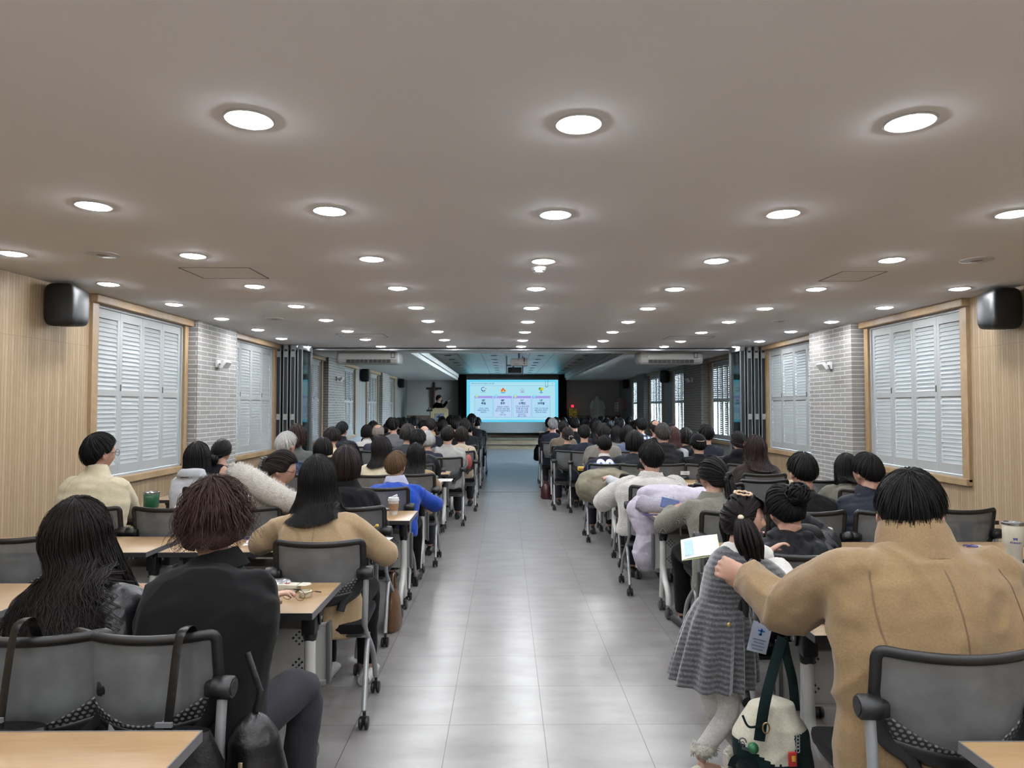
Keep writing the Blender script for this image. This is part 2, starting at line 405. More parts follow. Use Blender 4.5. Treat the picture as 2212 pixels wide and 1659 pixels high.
WZ0, WZ1 = .83, 2.555
WIN = {-1: [(6.66, 8.45), (9.85, 11.72), (13.0, 14.75), (16.45, 18.05), (19.6, 21.3), (22.9, 24.5)],
       1: [(6.86, 8.62), (9.98, 11.95), (13.9, 15.3), (17.1, 18.75), (20.1, 21.85), (23.2, 24.8)]}
PIL = {-1: [(8.58, 9.82), (14.9, 16.4), (21.45, 22.75)], 1: [(8.74, 9.95), (15.5, 17.05), (21.95, 23.15)]}
for s, X, nm in ((-1, XL, 'wall_left'), (1, XR, 'wall_right')):
    ys = [YB - .2] + [y for p in WIN[s] for y in p] + [YF + .3]; b = MB(); b2 = MB()
    for i in range(len(ys) - 1):
        xa, xb = X, X + s * .24
        spans = [(ys[i], YP, b), (YP, ys[i + 1], b2)] if ys[i] < YP < ys[i + 1] else [(ys[i], ys[i + 1], b if ys[i] < YP else b2)]
        for y0, y1, q in spans:
            if i % 2 == 0: q.box2((xa, y0, 0), (xb, y1, ZC))
            else: q.box2((xa, y0, 0), (xb, y1, WZ0)); q.box2((xa, y0, WZ1), (xb, y1, ZC))
    for q, n2_, mt in ((b, nm, M_SLAT), (b2, nm + '_front', M_GSLAT)):
        bm = bmesh.new(); bm.from_mesh(q.mesh()); bmesh.ops.remove_doubles(bm, verts=bm.verts, dist=1e-4)
        me = bpy.data.meshes.new(n2_); bm.to_mesh(me); bm.free(); o = link(n2_, me, mt, None, False); o['kind'] = 'structure'
    for k, (a, c) in enumerate(PIL[s]):
        d = .13 if s < 0 else .18
        b = MB(); b.box2((X + s * .05, a, 0), (X - s * d, c, ZC)); o = struct('brick_pillar', b, M_BRICK)
    b = MB()
    for i in range(0, len(ys) - 1): b.box2((X, ys[i], 0), (X - s * .012, ys[i + 1], .08))
    struct('baseboard_left' if s < 0 else 'baseboard_right', MB().box2((X, YB, 0), (X - s * .012, 25.1, .08)), M_TRIM)
b = MB(); b.box2((XL - .3, YB - .2, 0), (XR + .3, YB, ZC)); struct('wall_back', b, m_paint('white_bounce_paint', (236, 236, 234)))  # unseen wall, made white to bounce light onto the near ceiling
b = MB(); b.box2((XL - .3, YF, 0), (XR + .3, YF + .2, ZK + .1)); struct('wall_front', b, M_WALLG)
b = MB(); b.box2((XL, YF - .05, .34), (XR, YF, 1.22)); struct('trim_6', b, m_wood('wainscot', (92, 76, 60), (110, 92, 74), (124, 106, 88), .5, (1.5, 6, 6)))

# louvred shutters
def shutter_mesh(w, h, t_up, t_lo, key):
    b = MB(); st, d = .045, .028; mid = .50 * h
    for y in (st / 2, w - st / 2): b.box((0, y, h / 2), (d, st, h))
    for z, hh in ((h - .045, .09), (mid, .06), (.05, .10)): b.box((0, w / 2, z), (d, w - 2 * st, hh))
    for z0, z1, tilt in ((.10, mid - .03, t_lo), (mid + .03, h - .09, t_up)):
        n = int((z1 - z0) / .0435)
        for i in range(n):
            z = z0 + (i + .5) * (z1 - z0) / n
            b.box((0, w / 2, z), (.056, w - 2 * st - .004, .007), Matrix.Rotation(math.radians(tilt), 3, 'Y'))
    return b.mesh('shutter_panel_' + key)
SH = {}
M_GLASS = None
def m_glass():
    t = NT('window_glass'); tr = t.n('ShaderNodeBsdfTransparent'); gl = t.n('ShaderNodeBsdfGlossy'); mx = t.n('ShaderNodeMixShader')
    tr.inputs[0].default_value = (.93, .96, .96, 1); gl.inputs['Roughness'].default_value = .02
    fr = t.n('ShaderNodeFresnel'); fr.inputs[0].default_value = 1.45
    t.l(fr.outputs[0], mx.inputs[0]); t.l(tr.outputs[0], mx.inputs[1]); t.l(gl.outputs[0], mx.inputs[2]); t.l(mx.outputs[0], t.out.inputs[0]); return t.m
M_GLASS = m_glass()
M_TINT = None
TILT = {(-1, 0): (66, 66), (-1, 1): (66, 66), (-1, 2): (56, 56), (-1, 3): (40, 52), (-1, 4): (22, 44), (-1, 5): (50, 52),
        (1, 0): (64, 64), (1, 1): (60, 63), (1, 2): (46, 4), (1, 3): (40, 2), (1, 4): (38, 6), (1, 5): (36, 16)}
PIPE = plain('pull_recess', (84, 82, 78), .5, .5)
wn = 0
for s, X in ((-1, XL), (1, XR)):
    for k, (a, c) in enumerate(WIN[s]):
        wn += 1
        g = empty('window_%d' % wn, (X, a, 0), 0, None, None, None, 'structure')
        def part(nm, mb, mat):
            o = mb.build(nm, mat, g, smooth=False); return o
        W = c - a; fw = .10; o_ = -s        # o_: towards the room
        b = MB()
        b.box2((-o_ * .02, -fw, WZ0 - .03), (o_ * .03, 0, WZ1 + .02)); b.box2((-o_ * .02, W, WZ0 - .03), (o_ * .03, W + fw * (.9 if k % 2 == 0 else 1.0), WZ1 + .02))
        part('casing', b, M_TRIM)
        b = MB(); b.box((o_ * .03, W / 2, (WZ1 + ZC) / 2), (.11, W + 2 * fw + .04, ZC - WZ1 - .004), None, .012); part('header', b, M_TRIM)
        b = MB(); b.box((o_ * .015, W / 2, WZ0 - .035), (.09, W + 2 * fw, .07), None, .006); part('sill', b, M_TRIM)
        b = MB()
        for z in (WZ1 - .012, WZ0 + .01): b.box((-o_ * .03, W / 2, z), (.06, W, .022))
        for y in (.012, W - .012): b.box((-o_ * .03, y, (WZ0 + WZ1) / 2), (.06, .024, WZ1 - WZ0))
        part('inner_frame', b, M_WHITE)
        part('glass_pane', MB().box((-o_ * .17, W / 2, (WZ0 + WZ1) / 2), (.006, W, WZ1 - WZ0)), M_GLASS)
        n = 4; pw = (W - .05) / n; tu, tl = TILT[(s, k)]
        for i in range(n):
            if s > 0 and k == 3 and i < 1: tu2, tl2 = tu, tl
            tu2, tl2 = tu, tl
            if (s, k) == (1, 1) and i in (1, 2): tu2 = 50
            if (s, k) == (1, 0) and i in (1, 2): tu2, tl2 = 60, 63
            key = '%d_%.3f_%d_%d' % (s, pw, tu2, tl2)
            if key not in SH: SH[key] = shutter_mesh(pw - .004, WZ1 - WZ0 - .05, tu2 * -s, tl2 * -s, key); SH[key].materials.append(M_WHITE)
            p = bpy.data.objects.new('shutter_panel', SH[key]); COL.objects.link(p); p.parent = g
            p.location = (-o_ * .035, .025 + i * pw + .002, WZ0 + .025)
            if i % 2 == 1:
                q = MB().box((o_ * .016, .02, .50 * (WZ1 - WZ0) + .03), (.006, .012, .07)).build('finger_pull', PIPE, p, False)

# ------------------------------------------------------------------ ceiling fittings
dl_ring = MB().lathe([(.082, 0), (.094, 0), (.095, -.004), (.090, -.007), (.084, -.006), (.076, .0), (.076, .012)], seg=40).mesh('trim_ring'); dl_ring.materials.append(M_IVORY)
for p in dl_ring.polygons: p.use_smooth = True
dl_disc = MB().lathe([(.0, .002), (.078, .002), (.078, -.003), (.070, -.009), (.052, -.014), (.028, -.0165), (.0, -.017)], seg=40).mesh('diffuser'); M_LAMP = emit('lamp_diffuser', (246, 250, 255), LAMP); dl_disc.materials.append(M_LAMP)
def downlight(x, y, label):
    g = empty('ceiling_downlight', (x, y, ZC), 0, label, 'ceiling light', 'lit downlights in the rear hall ceiling')
    for nm, me in (('trim_ring', dl_ring), ('diffuser', dl_disc)):
        o = bpy.data.objects.new(nm, me); COL.objects.link(o); o.parent = g
ROWS = [[(538, 257), (1250, 267), (1966, 263)], [(202, 444), (712, 455), (1200, 463), (1692, 461), (2190, 461)],
        [(27, 547), (417, 552), (803, 559), (1174, 564), (1547, 563), (1926, 561)],
        [(234, 613), (550, 618), (859, 622), (1158, 623), (1458, 624), (1763, 624), (2073, 623)],
        [(376, 657), (640, 661), (899, 664), (1148, 665), (1400, 666), (1652, 666), (1911, 664)],
        [(479, 688), (704, 691), (925, 693), (1140, 695), (1357, 695), (1574, 695), (1796, 695)],
        [(557, 712), (751, 715), (945, 716), (1134, 717), (1323, 717), (1515, 718), (1708, 716)],
        [(608, 731), (789, 733), (960, 734), (1129, 735), (1303, 736), (1470, 737), (1641, 737)],
        [(657, 746), (820, 747), (975, 748), (1126, 748), (1278, 749), (1431, 750), (1590, 749)]]
CN = {3: ['crucifix-side', 'over the centre aisle', 'statue-side']}
for r, row in enumerate(ROWS):
    for px, py in row:
        p = onz(px, py, ZC); c = round((p.x - .33) / 1.2)
        side = 'over the aisle' if c == 0 else '%s column toward the %s-side wall' % (ORD[abs(c) - 1], 'crucifix' if c < 0 else 'statue')
        downlight(p.x, p.y if r < 8 else 12.2, 'lit downlight, %s row from the back, %s' % (ORD[r], side))
for iy, y in enumerate((1.4, .2, -1.0, -2.2)):       # the same lamps go on over the photographer's head
    for ix in range(-3, 4):
        ld = bpy.data.lights.new('rear_downlight', 'AREA'); ld.shape = 'DISK'; ld.size = .156; ld.color = (.93, .96, 1.0)
        ld.energy = LAMP * math.pi * math.pi * .078 ** 2; lo = bpy.data.objects.new('rear_downlight', ld); COL.objects.link(lo); lo.location = (.33 + 1.2 * ix, y, ZC - .006)
def ceil_speaker(px, py, label):
    p = onz(px, py, ZC); g = empty('ceiling_speaker', p, 0, label, 'speaker', 'flush round ceiling speakers')
    MB().lathe([(.098, 0), (.112, 0), (.113, -.005), (.1, -.009)], seg=32).build('rim', M_IVORY, g); MB().lathe([(.0, .0), (.1, .0), (.1, -.006), (0, -.011)], seg=32).build('grille', plain('speaker_mesh', (196, 190, 182), .7, 0, .3, .1, .6, 500), g)
ceil_speaker(222, 549, 'flush white round ceiling speaker near the crucifix-side wall, beside the wall loudspeaker'); ceil_speaker(2110, 561, 'flush white round ceiling speaker near the statue-side wall, beside the wall loudspeaker')
ceil_speaker(593, 688, 'small flush ceiling speaker above the crucifix-side brick pillar'); ceil_speaker(1687, 693, 'small flush ceiling speaker near the statue-side brick pillar')
p = onz(1164, 578, ZC); g = empty('smoke_detector', p, 0, 'white domed smoke detector on the ceiling over the centre aisle', 'smoke detector')
MB().lathe([(.062, 0), (.066, -.004), (.06, -.016), (.052, -.02), (.046, -.034), (.030, -.044), (0, -.046)], seg=32).build('housing', M_IVORY, g)
b = MB()
for k in range(8): a = k * math.pi / 4; b.box((.046 * math.cos(a), .046 * math.sin(a), -.031), (.006, .016, .007), Matrix.Rotation(a, 3, 'Z'))
b.build('vent_slot', M_BLK, g, False)
def hatch(px, py, dx, dy, label):
    p = onz(px, py, ZC); g = empty('access_hatch', p, 0, label, 'ceiling hatch')
    b = MB()
    for s in (-1, 1): b.box((s * dx / 2, 0, -.001), (.008, dy, .004)); b.box((0, s * dy / 2, -.001), (dx, .008, .004))
    b.build('frame', plain('hatch_gap', (150, 144, 137), .7), g, False); MB().box((0, 0, -.0012), (dx - .02, dy - .02, .003)).build('lid', M_CEIL, g, False)
hatch(487, 590, .55, .45, 'square white access hatch in the ceiling on the crucifix side'); hatch(783, 725, .7, .5, 'wide white access hatch in the ceiling before the folding partition, crucifix side')
hatch(1487, 730, .7, .5, 'wide white access hatch in the ceiling before the folding partition, statue side'); hatch(1840, 597, .36, .42, 'square white access hatch in the ceiling on the statue side')

def wall_speaker(px, py, Y, s, label, k=1.0):
    p = at(px, py, Y); x = (XL if s < 0 else XR)
    g = empty('wall_loudspeaker', (x, Y, p.z), 0, label, 'loudspeaker', 'black loudspeakers along the side walls')
    o_ = -s; w, h, d = .26 * k, .36 * k, .28 * k
    Mz = Matrix.Rotation(0, 3, 'Z'); c = (o_ * .155 * k, 0, 0)
    # cabinet faces down the hall towards the seats, grille on the side away from the screen
    rings = []
    for y, sx, sz in ((d / 2, .72, .80), (d / 2 - .03, .86, .92), (0, .98, 1), (-d / 2 + .06, 1, 1), (-d / 2 + .05, 1, 1)):
        ring = []
        for j in range(32):
            a = 2 * math.pi * j / 32; ca, sa = math.cos(a), math.sin(a); e = .42
            ring.append(Vector((c[0] + w / 2 * sx * math.copysign(abs(ca) ** e, ca), y, h / 2 * sz * math.copysign(abs(sa) ** e, sa))))
        rings.append(ring)
    MB().loft(rings).build('cabinet', M_BLK, g)
    rings = []
    for y, sx in ((-d / 2 + .055, 1.03), (-d / 2 + .02, 1.03), (-d / 2, .96), (-d / 2 - .012, .80)):
        ring = []
        for j in range(32):
            a = 2 * math.pi * j / 32; ca, sa = math.cos(a), math.sin(a); e = .42
            ring.append(Vector((c[0] + w / 2 * sx * math.copysign(abs(ca) ** e, ca), y, h / 2 * sx * math.copysign(abs(sa) ** e, sa))))
        rings.append(ring)
    MB().loft(rings).build('grille', plain('speaker_grille', (15, 15, 17), .55, 0, .5, .2, .5, 300), g)
    MB().box((o_ * .03 * k, .03, 0), (.06 * k, .05, .10 * k)).build('wall_bracket', M_DARK, g, False)
    if k > .95 and Y < 8:
        b = MB()
        for z in (.10, -.07): b.tube([(c[0] + o_ * -.151 + Vector((0, 0, 0)).x, .05, z), (c[0] - o_ * .153, .045, z + .02), (c[0] - o_ * .153, .03, z + .02)], .004, 6)
        b.build('corner_screw', M_ALU, g)
wall_speaker(118, 662, 6.0, -1, 'black loudspeaker on the oak wall above the crucifix-side seats, nearest the back', 1.0)
wall_speaker(2190, 670, 6.15, 1, 'black loudspeaker on the oak wall above the statue-side seats, nearest the back', 1.0)
wall_speaker(794, 811, 18.8, -1, 'black loudspeaker on the crucifix-side wall between bright shuttered windows', .95)
wall_speaker(1434, 814, 19.3, 1, 'black loudspeaker on the statue-side wall between bright shuttered windows', .95)
wall_speaker(869, 828, 25.4, -1, 'black loudspeaker on the crucifix-side wall closest to the stage', .9)
wall_speaker(1346, 830, 25.6, 1, 'black loudspeaker on the statue-side wall above the red notice board', .9)

def spot(s, a, c, z, label, lit=False):
    X = XL + .13 if s < 0 else XR - .18; o_ = -s
    g = empty('wall_floodlight', (X, (a + c) / 2 - .05, z), 0, label, 'wall lamp')
    MB().box((o_ * .015, 0, 0), (.03, .10, .10), None, .006).build('back_plate', M_IVORY, g)
    MB().tube([(o_ * .02, 0, 0), (o_ * .08, 0, -.01)], .012).build('arm', M_ALU, g)
    R = Matrix.Rotation(math.radians(35) * o_, 3, 'Y')
    MB().box((o_ * .12, 0, -.01), (.05, .20, .10), R, .01).build('lamp_head', M_IVORY, g)
spot(-1, *PIL[-1][0], 2.13, 'white floodlight bracket on the nearest crucifix-side brick pillar'); spot(1, *PIL[1][0], 2.12, 'white floodlight bracket on the nearest statue-side brick pillar')
spot(-1, *PIL[-1][1], 2.2, 'white floodlight bracket on the dim crucifix-side brick pillar past the partition'); spot(1, *PIL[1][1], 2.2, 'white floodlight bracket on the dim statue-side brick pillar past the partition')
g = empty('wall_outlet', (XR, 6.1, .45), 0, 'white double power outlet low on the statue-side oak wall', 'power outlet')
MB().box((-.005, 0, 0), (.012, .075, .12), None, .004).build('cover_plate', M_WHITE, g)
b = MB()
for z in (-.027, .027): b.cyl((-.009, 0, z), (-.013, 0, z), .019, None, 16)
b.build('socket', M_IVORY, g)

# folding glass partition, stacked open on both sides
def partition(s):
    o_ = -s; X = XL if s < 0 else XR; y0 = 11.84 if s < 0 else 12.06
    g = empty('folding_partition', (X, y0, 0), 0, 'stacked grey framed folding glass partition against the %s-side wall' % ('crucifix' if s < 0 else 'statue'), 'folding partition')
    H = ZC - .01
    for k in range(4):
        x = o_ * (.055 + k * .125); b = MB(); L = .60
        for e in (-.036, .036): b.box((x + o_ * e, .012, H / 2), (.016, .024, H))
        b.box((x, L, H / 2), (.085, .03, H)); b.box((x, L / 2, H - .04), (.075, L, .07)); b.box((x, L / 2, .05), (.075, L, .09))
        p = b.build('panel_frame', M_ALU, g, False)
        MB().box((x, .02, H / 2), (.05, .02, H - .02)).build('gasket', M_DARK, p, False)
        if k < 3:
            b = MB()
            for z in (1.38, 2.47): b.box((x, .004, z), (.056, .014, .10)); b.box((x - .012, -.004, z + .02), (.018, .008, .03)); b.box((x + .012, -.004, z - .02), (.018, .008, .03))
            b.build('hinge', M_WHITE, p, False)
        t = MB().box((x, L / 2, H / 2), (.012, L - .04, H - .1)).build('glass', M_PGLASS, g, False)
    MB().box((o_ * .26, .3, ZC - .006), (.52, .66, .012)).build('head_track', M_ALU, g, False)
def m_pglass():
    t = NT('tinted_glass'); tr = t.n('ShaderNodeBsdfTransparent'); gl = t.n('ShaderNodeBsdfGlossy'); mx = t.n('ShaderNodeMixShader')
    tr.inputs[0].default_value = (.50, .62, .60, 1); gl.inputs['Roughness'].default_value = .03; mx.inputs[0].default_value = .22
    t.l(tr.outputs[0], mx.inputs[1]); t.l(gl.outputs[0], mx.inputs[2]); t.l(mx.outputs[0], t.out.inputs[0]); return t.m
M_PGLASS = m_pglass()
partition(-1); partition(1)

# added slab outside that blocks sky light from the windows on one side
b = MB(); b.box2((-8.6, 11.5, -1), (-8.0, 27, 7)); o = struct('sky_blocker_left', b, plain('sky_blocker_grey', (70, 69, 67), .9, 0, .2, .1, .3, 3))
# ------------------------------------------------------------------ front of the hall: screen, stage, air conditioners, projectors
def aircon(px0, px1, Y, label, flip):
    a, c = at(px0, 787, Y), at(px1, 787, Y); cx = (a.x + c.x) / 2; L = abs(c.x - a.x)
    g = empty('air_conditioner', (cx, Y, ZC), 0, label, 'air conditioner', 'ceiling air conditioners in front of the track')
    h, d = .235, .62; M = Matrix(((0, 0, 1), (1, 0, 0), (0, 1, 0)))      # local xy -> world yz, z -> world x
    prof = [(0, -.005), (d, -.005), (d, -.06), (d - .08, -.19), (d - .16, -h), (.07, -h), (.02, -h + .03), (-.01, -.15), (-.005, -.04)]
    MB().prism(prof, L - .12, M, (-(L - .12) / 2, 0, 0)).build('body', M_IVORY, g, True, 30)
    for s in (-1, 1):
        e = MB(); rr = []
        for k, (x, q) in enumerate(((0, 1), (.03, .97), (.06, .8))):
            rr.append([Vector((s * ((L - .12) / 2 + x), .3 + (p[0] - .3) * q, -.115 + (p[1] + .115) * q)) for p in prof])
        e.loft(rr).build('end_cap', M_IVORY, g, True, 30)
    Ll = L * .70; x0 = -Ll / 2 + (.02 if not flip else -.02)
    MB().box((x0 + Ll / 2, -.012, -.20 + .012), (Ll, .02, .062)).build('grille_recess', M_DARK, g, False)
    b = MB()
    for k in range(11):
        if k == 5: b.box((x0 + Ll / 2, -.022, -.188), (.03, .016, .066)); continue
        b.box((x0 + Ll * k / 10, -.022, -.188), (.012, .012, .062))
    for z in (-.170, -.188, -.206): b.box((x0 + Ll / 2, -.021, z), (Ll, .008, .004))
    b.build('grille', plain('grille_grey', (150, 148, 142), .5), g, False)
    MB().box((x0 + Ll / 2 - .01, -.012, -.085), (Ll + .02, .016, .105), None, .006).build('front_flap', M_IVORY, g)
    b = MB(); xr = x0 + Ll + .045
    b.box((xr, -.006, -.07), (.075, .012, .11)); b.build('pipe_cover', M_DARK, g, False)
    MB().box((xr, -.012, -.07), (.055, .014, .09), None, .005).build('pipe_flap', M_IVORY, g)
aircon(726, 862, 13.35, 'white ceiling air conditioner past the partition track on the crucifix side', False)
aircon(1382, 1521, 13.35, 'white ceiling air conditioner past the partition track on the statue side', True)
# projectors
p = at(1121.5, 770, 14.2); g = empty('projector', (p.x, 14.2, ZC), 0, 'white projector hanging from the ceiling over the aisle', 'projector', 'ceiling projectors')
MB().box((0, .15, -.145), (.36, .30, .15), None, .018).build('housing', M_IVORY, g)
MB().cyl((0, .15, .2), (0, .15, -.07), .022).build('ceiling_mount', M_ALU, g)
b = MB(); b.box((.105, -.002, -.10), (.022, .008, .09)); b.box((.105, -.003, -.175), (.022, .008, .02)); b.build('port_panel', M_DARK, g, False)
b = MB()
for k in range(5): b.box((-.1 + .02 * k, -.002, -.19), (.008, .006, .02))
b.cyl((-.02, .002, -.095), (-.02, -.006, -.095), .012); b.build('vent', plain('vent_grey', (150, 150, 148), .5), g, False)
MB().cyl((0, .30, -.15), (0, .335, -.15), .04).build('lens', M_BLK, g)
p = at(1112, 806, 17.6); zb = p.z - .02
g = empty('projector', (p.x, 17.6, ZK), 0, 'black projector inside a square metal lift frame below the raised ceiling', 'projector', 'ceiling projectors')
hz = ZK - zb; b = MB()
for x in (-.21, .21):
    for y in (0, .4): b.box((x, y, -hz / 2), (.025, .025, hz))
for x in (-.21, .21): b.box((x, .2, -hz), (.025, .42, .02))
for z in (-hz, -hz + .23):
    for y in (0, .4): b.box((0, y, z), (.42, .02, .02))
b.build('lift_frame', plain('lift_steel', (150, 152, 156), .4, .6), g, False)
MB().box((0, .2, -hz + .105), (.36, .34, .14), None, .02).build('housing', M_BLK, g)
MB().tube([(-.14, -.0, -hz + .04), (-.06, -.02, -hz + .13), (0, .0, -hz + .27)], .02).build('strut', M_BLK, g)
MB().cyl((0, .38, -hz + .1), (0, .42, -hz + .1), .05).build('lens', M_DARK, g)
# unlit fittings of the raised ceiling
ol = MB().lathe([(0, 0), (.07, 0), (.085, -.002), (.085, -.008), (.07, -.006), (.06, -.002), (0, -.003)], seg=20).mesh('unlit_downlight'); ol.materials.append(plain('dull_fitting', (96, 98, 96), .4))
for c, x in enumerate((-1.47, -.30, .90, 2.05)):
    for r in range(8):
        o = bpy.data.objects.new('unlit_downlight', ol); COL.objects.link(o); o.location = (x, 16.0 + r * 1.37, ZK)
        tagp(o, 'unlit fitting in the raised ceiling, %s column from crucifix side, %s from the track' % (ORD[c], ORD[r]), 'ceiling light', 'unlit fittings of the raised ceiling')

# projection screen with the slide on it
YS = 27.25
def sp(px, py): p = at(px, py, YS); return p
s00, s11 = sp(1008, 911.5), sp(1205.5, 820.5)
SX, SZ, SW, SH_ = s00.x, s00.z, s11.x - s00.x, s11.z - s00.z
g = empty('projection_screen', (SX + SW / 2, YS, .34), 0, 'wide lit projection screen showing a pale blue slide with four columns', 'projection screen')
b = MB(); b.box((0, .012, 1.27), (SW + .04, .01, 2.20)); b.build('screen_fabric', plain('screen_fabric', (196, 200, 198), .85), g, False)
MB().cyl((-SW / 2 - .02, .01, .17), (SW / 2 + .02, .01, .17), .022).build('bottom_bar', M_DARK, g)
def SE(name, col, k=1.0): return emit('slide_' + name, col, SCREEN * k)

def srect(name, x0, y0, x1, y1, col, parent, layer=1):      # slide coordinates 0..1, y down
    X0, X1 = -SW / 2 + x0 * SW, -SW / 2 + x1 * SW; Z0, Z1 = SZ - .34 + (1 - y1) * SH_, SZ - .34 + (1 - y0) * SH_
    return MB().box(((X0 + X1) / 2, -.0015 * layer, (Z0 + Z1) / 2), (X1 - X0, .0015, Z1 - Z0)).build(name, SE('%d_%d_%d' % col, col), parent, False)
def sframe(name, x0, y0, x1, y1, t, col, parent, layer=2):
    b = MB(); tx = t * SH_ / SW
    for (a, c, d, e) in ((x0, y0, x1, y0 + t), (x0, y1 - t, x1, y1), (x0, y0, x0 + tx, y1), (x1 - tx, y0, x1, y1)):
        X0, X1 = -SW / 2 + a * SW, -SW / 2 + d * SW; Z0, Z1 = SZ - .34 + (1 - e) * SH_, SZ - .34 + (1 - c) * SH_
        b.box(((X0 + X1) / 2, -.0015 * layer, (Z0 + Z1) / 2), (X1 - X0, .0015, Z1 - Z0))
    return b.build(name, SE('%d_%d_%d' % col, col), parent, False)
def stext(body, x, y, h, col, parent, align='CENTER', bold=0, layer=4):
    cu = bpy.data.curves.new('slide_text', 'FONT'); cu.body = body; cu.align_x = align; cu.align_y = 'CENTER'; cu.size = h * SH_; cu.offset = bold; cu.extrude = .0003
    cu.materials.append(SE('%d_%d_%d' % col, col)); o = text_mesh('slide_text', cu); o.parent = parent
    o.location = (-SW / 2 + x * SW, -.0015 * layer, SZ - .34 + (1 - y) * SH_); o.rotation_euler = (math.pi / 2, 0, 0); return o
sl = srect('projected_slide', 0, 0, 1, 1, (104, 212, 244), g, 0)
srect('slide_page', .03, .045, .972, .955, (170, 222, 236), sl, 1)
NAVY, BLUE, LINE = (20, 44, 104), (60, 118, 176), (88, 148, 206)
sframe('slide_border', .03, .045, .972, .955, .006, LINE, sl); srect('slide_rule', .03, .137, .972, .142, LINE, sl, 2)
stext('역대 WYD 장소와 주제성구, 수호 성인', .05, .092, .034, BLUE, sl, 'LEFT', .0012); stext('05', .94, .092, .034, BLUE, sl)
def sdisc(name, x, y, rx, col, parent, layer=3, ry=None):
    ry = ry or rx; b = MB(); n = 20
    vs = [Vector((-SW / 2 + x * SW + rx * SH_ * math.cos(2 * math.pi * j / n), -.0015 * layer, SZ - .34 + (1 - y) * SH_ + ry * SH_ * math.sin(2 * math.pi * j / n))) for j in range(n)]
    b.add(vs, [tuple(range(n))]); return b.build(name, SE('%d_%d_%d' % col, col), parent, False)
def sarc(name, x, y, r, a0, a1, t, col, parent, layer=3, ky=1.0):
    pts = [Vector((-SW / 2 + x * SW + r * SH_ * math.cos(a), -.0015 * layer, SZ - .34 + (1 - y) * SH_ + ky * r * SH_ * math.sin(a))) for a in [math.radians(a0 + (a1 - a0) * k / 16) for k in range(17)]]
    return MB().tube(pts, t * SH_, 6, True).build(name, SE('%d_%d_%d' % col, col), parent, False)
cols = [(.085, .284, "05'", '독일', ['"우리는 그분께', '경배하러 왔습니다."', '(마태 2,2)'], .64),
        (.294, .493, "08'", '호주', ['"성령께서 너희에게', '내리시면 너희는 힘을', '받아, 나의 증인이 될 것', '이다."', '(사도 1,8)'], .635),
        (.505, .704, "11'", '스페인', ['"그리스도 예수님 안에', '뿌리를 내려 자신을', '굳건히 세우고 믿음', '안에 튼튼히 자리를', '잡으십시오."', '(콜로 2,7 참조)'], .622),
        (.714, .913, "13'", '브라질', ['"너희는 가서 모든 민족', '들을 제자로 삼아라"', '(마태 28,19 참조)'], .64)]
for k, (x0, x1, yr, nm, q, qy) in enumerate(cols):
    xm = (x0 + x1) / 2
    srect('slide_column', x0, .385, x1, .892, (184, 212, 242) if k in (1, 2) else (172, 216, 240), sl, 2); sframe('column_border', x0, .385, x1, .892, .005, (112, 150, 214), sl, 3)
    srect('column_header', x0, .385, x1, .437, (164, 150, 228), sl, 3)
    sdisc('check_badge', x0 + .026, .392, .038, (120, 180, 170) if k % 2 == 0 else (70, 180, 214), sl, 4); sdisc('check_badge', x0 + .026, .392, .031, (206, 232, 190) if k % 2 == 0 else (160, 232, 244), sl, 5)
    sarc('check_mark', x0 + .026, .388, .016, 200, 340, .004, (60, 110, 120), sl, 6)
    stext(yr, xm, .492, .062, NAVY, sl, 'CENTER', .004); stext(nm, xm, .562, .06, NAVY, sl, 'CENTER', .004)
    srect('column_rule', x0 + .02, .612 if k != 2 else .605, x1 - .02, .614 if k != 2 else .607, (140, 180, 220), sl, 3)
    for i, tx in enumerate(q): stext(tx, xm, qy + (0.04 if len(q) == 3 else .012) + i * (.046 if len(q) < 6 else .046), .036, (58, 92, 160), sl, 'CENTER', .0012)
# four small emblems above the columns and the paper clip
sarc('emblem_ring', .183, .225, .05, 60, 330, .008, (44, 70, 150), sl, 3, .9); sarc('emblem_ring', .186, .235, .03, 190, 350, .006, (150, 60, 120), sl, 3); srect('emblem_cross', .206, .19, .210, .225, (220, 70, 60), sl, 3); srect('emblem_cross', .200, .2, .217, .208, (220, 70, 60), sl, 3)
sarc('emblem_stroke', .18, .31, .06, 20, 160, .003, (60, 80, 130), sl, 3, .3)
def stri(name, pts, col, layer=3):
    vs = [Vector((-SW / 2 + x * SW, -.0015 * layer, SZ - .34 + (1 - y) * SH_)) for x, y in pts]; return MB().add(vs, [tuple(range(len(vs)))]).build(name, SE('%d_%d_%d' % col, col), sl, False)
stri('emblem_flame', [(.366, .272), (.383, .205), (.402, .272)], (236, 160, 60)); stri('emblem_flame', [(.378, .274), (.398, .178), (.416, .274)], (200, 70, 40), 4); stri('emblem_flame', [(.392, .274), (.411, .210), (.432, .274)], (226, 120, 40), 5); stri('emblem_flame', [(.391, .274), (.398, .225), (.405, .274)], (246, 214, 150), 6)
srect('emblem_base', .37, .275, .424, .285, (236, 150, 60), sl, 3); srect('emblem_lettering', .375, .295, .42, .318, (70, 160, 230), sl, 3)
sarc('emblem_star', .608, .245, .03, 200, 340, .005, (150, 90, 190), sl, 3); sarc('emblem_star', .595, .25, .02, 20, 150, .004, (190, 90, 150), sl, 3); sarc('emblem_star', .622, .25, .02, 30, 160, .004, (120, 90, 200), sl, 3); sdisc('emblem_dot', .608, .2, .008, (120, 90, 190), sl, 3); srect('emblem_lettering', .588, .287, .628, .302, (180, 120, 190), sl, 3)
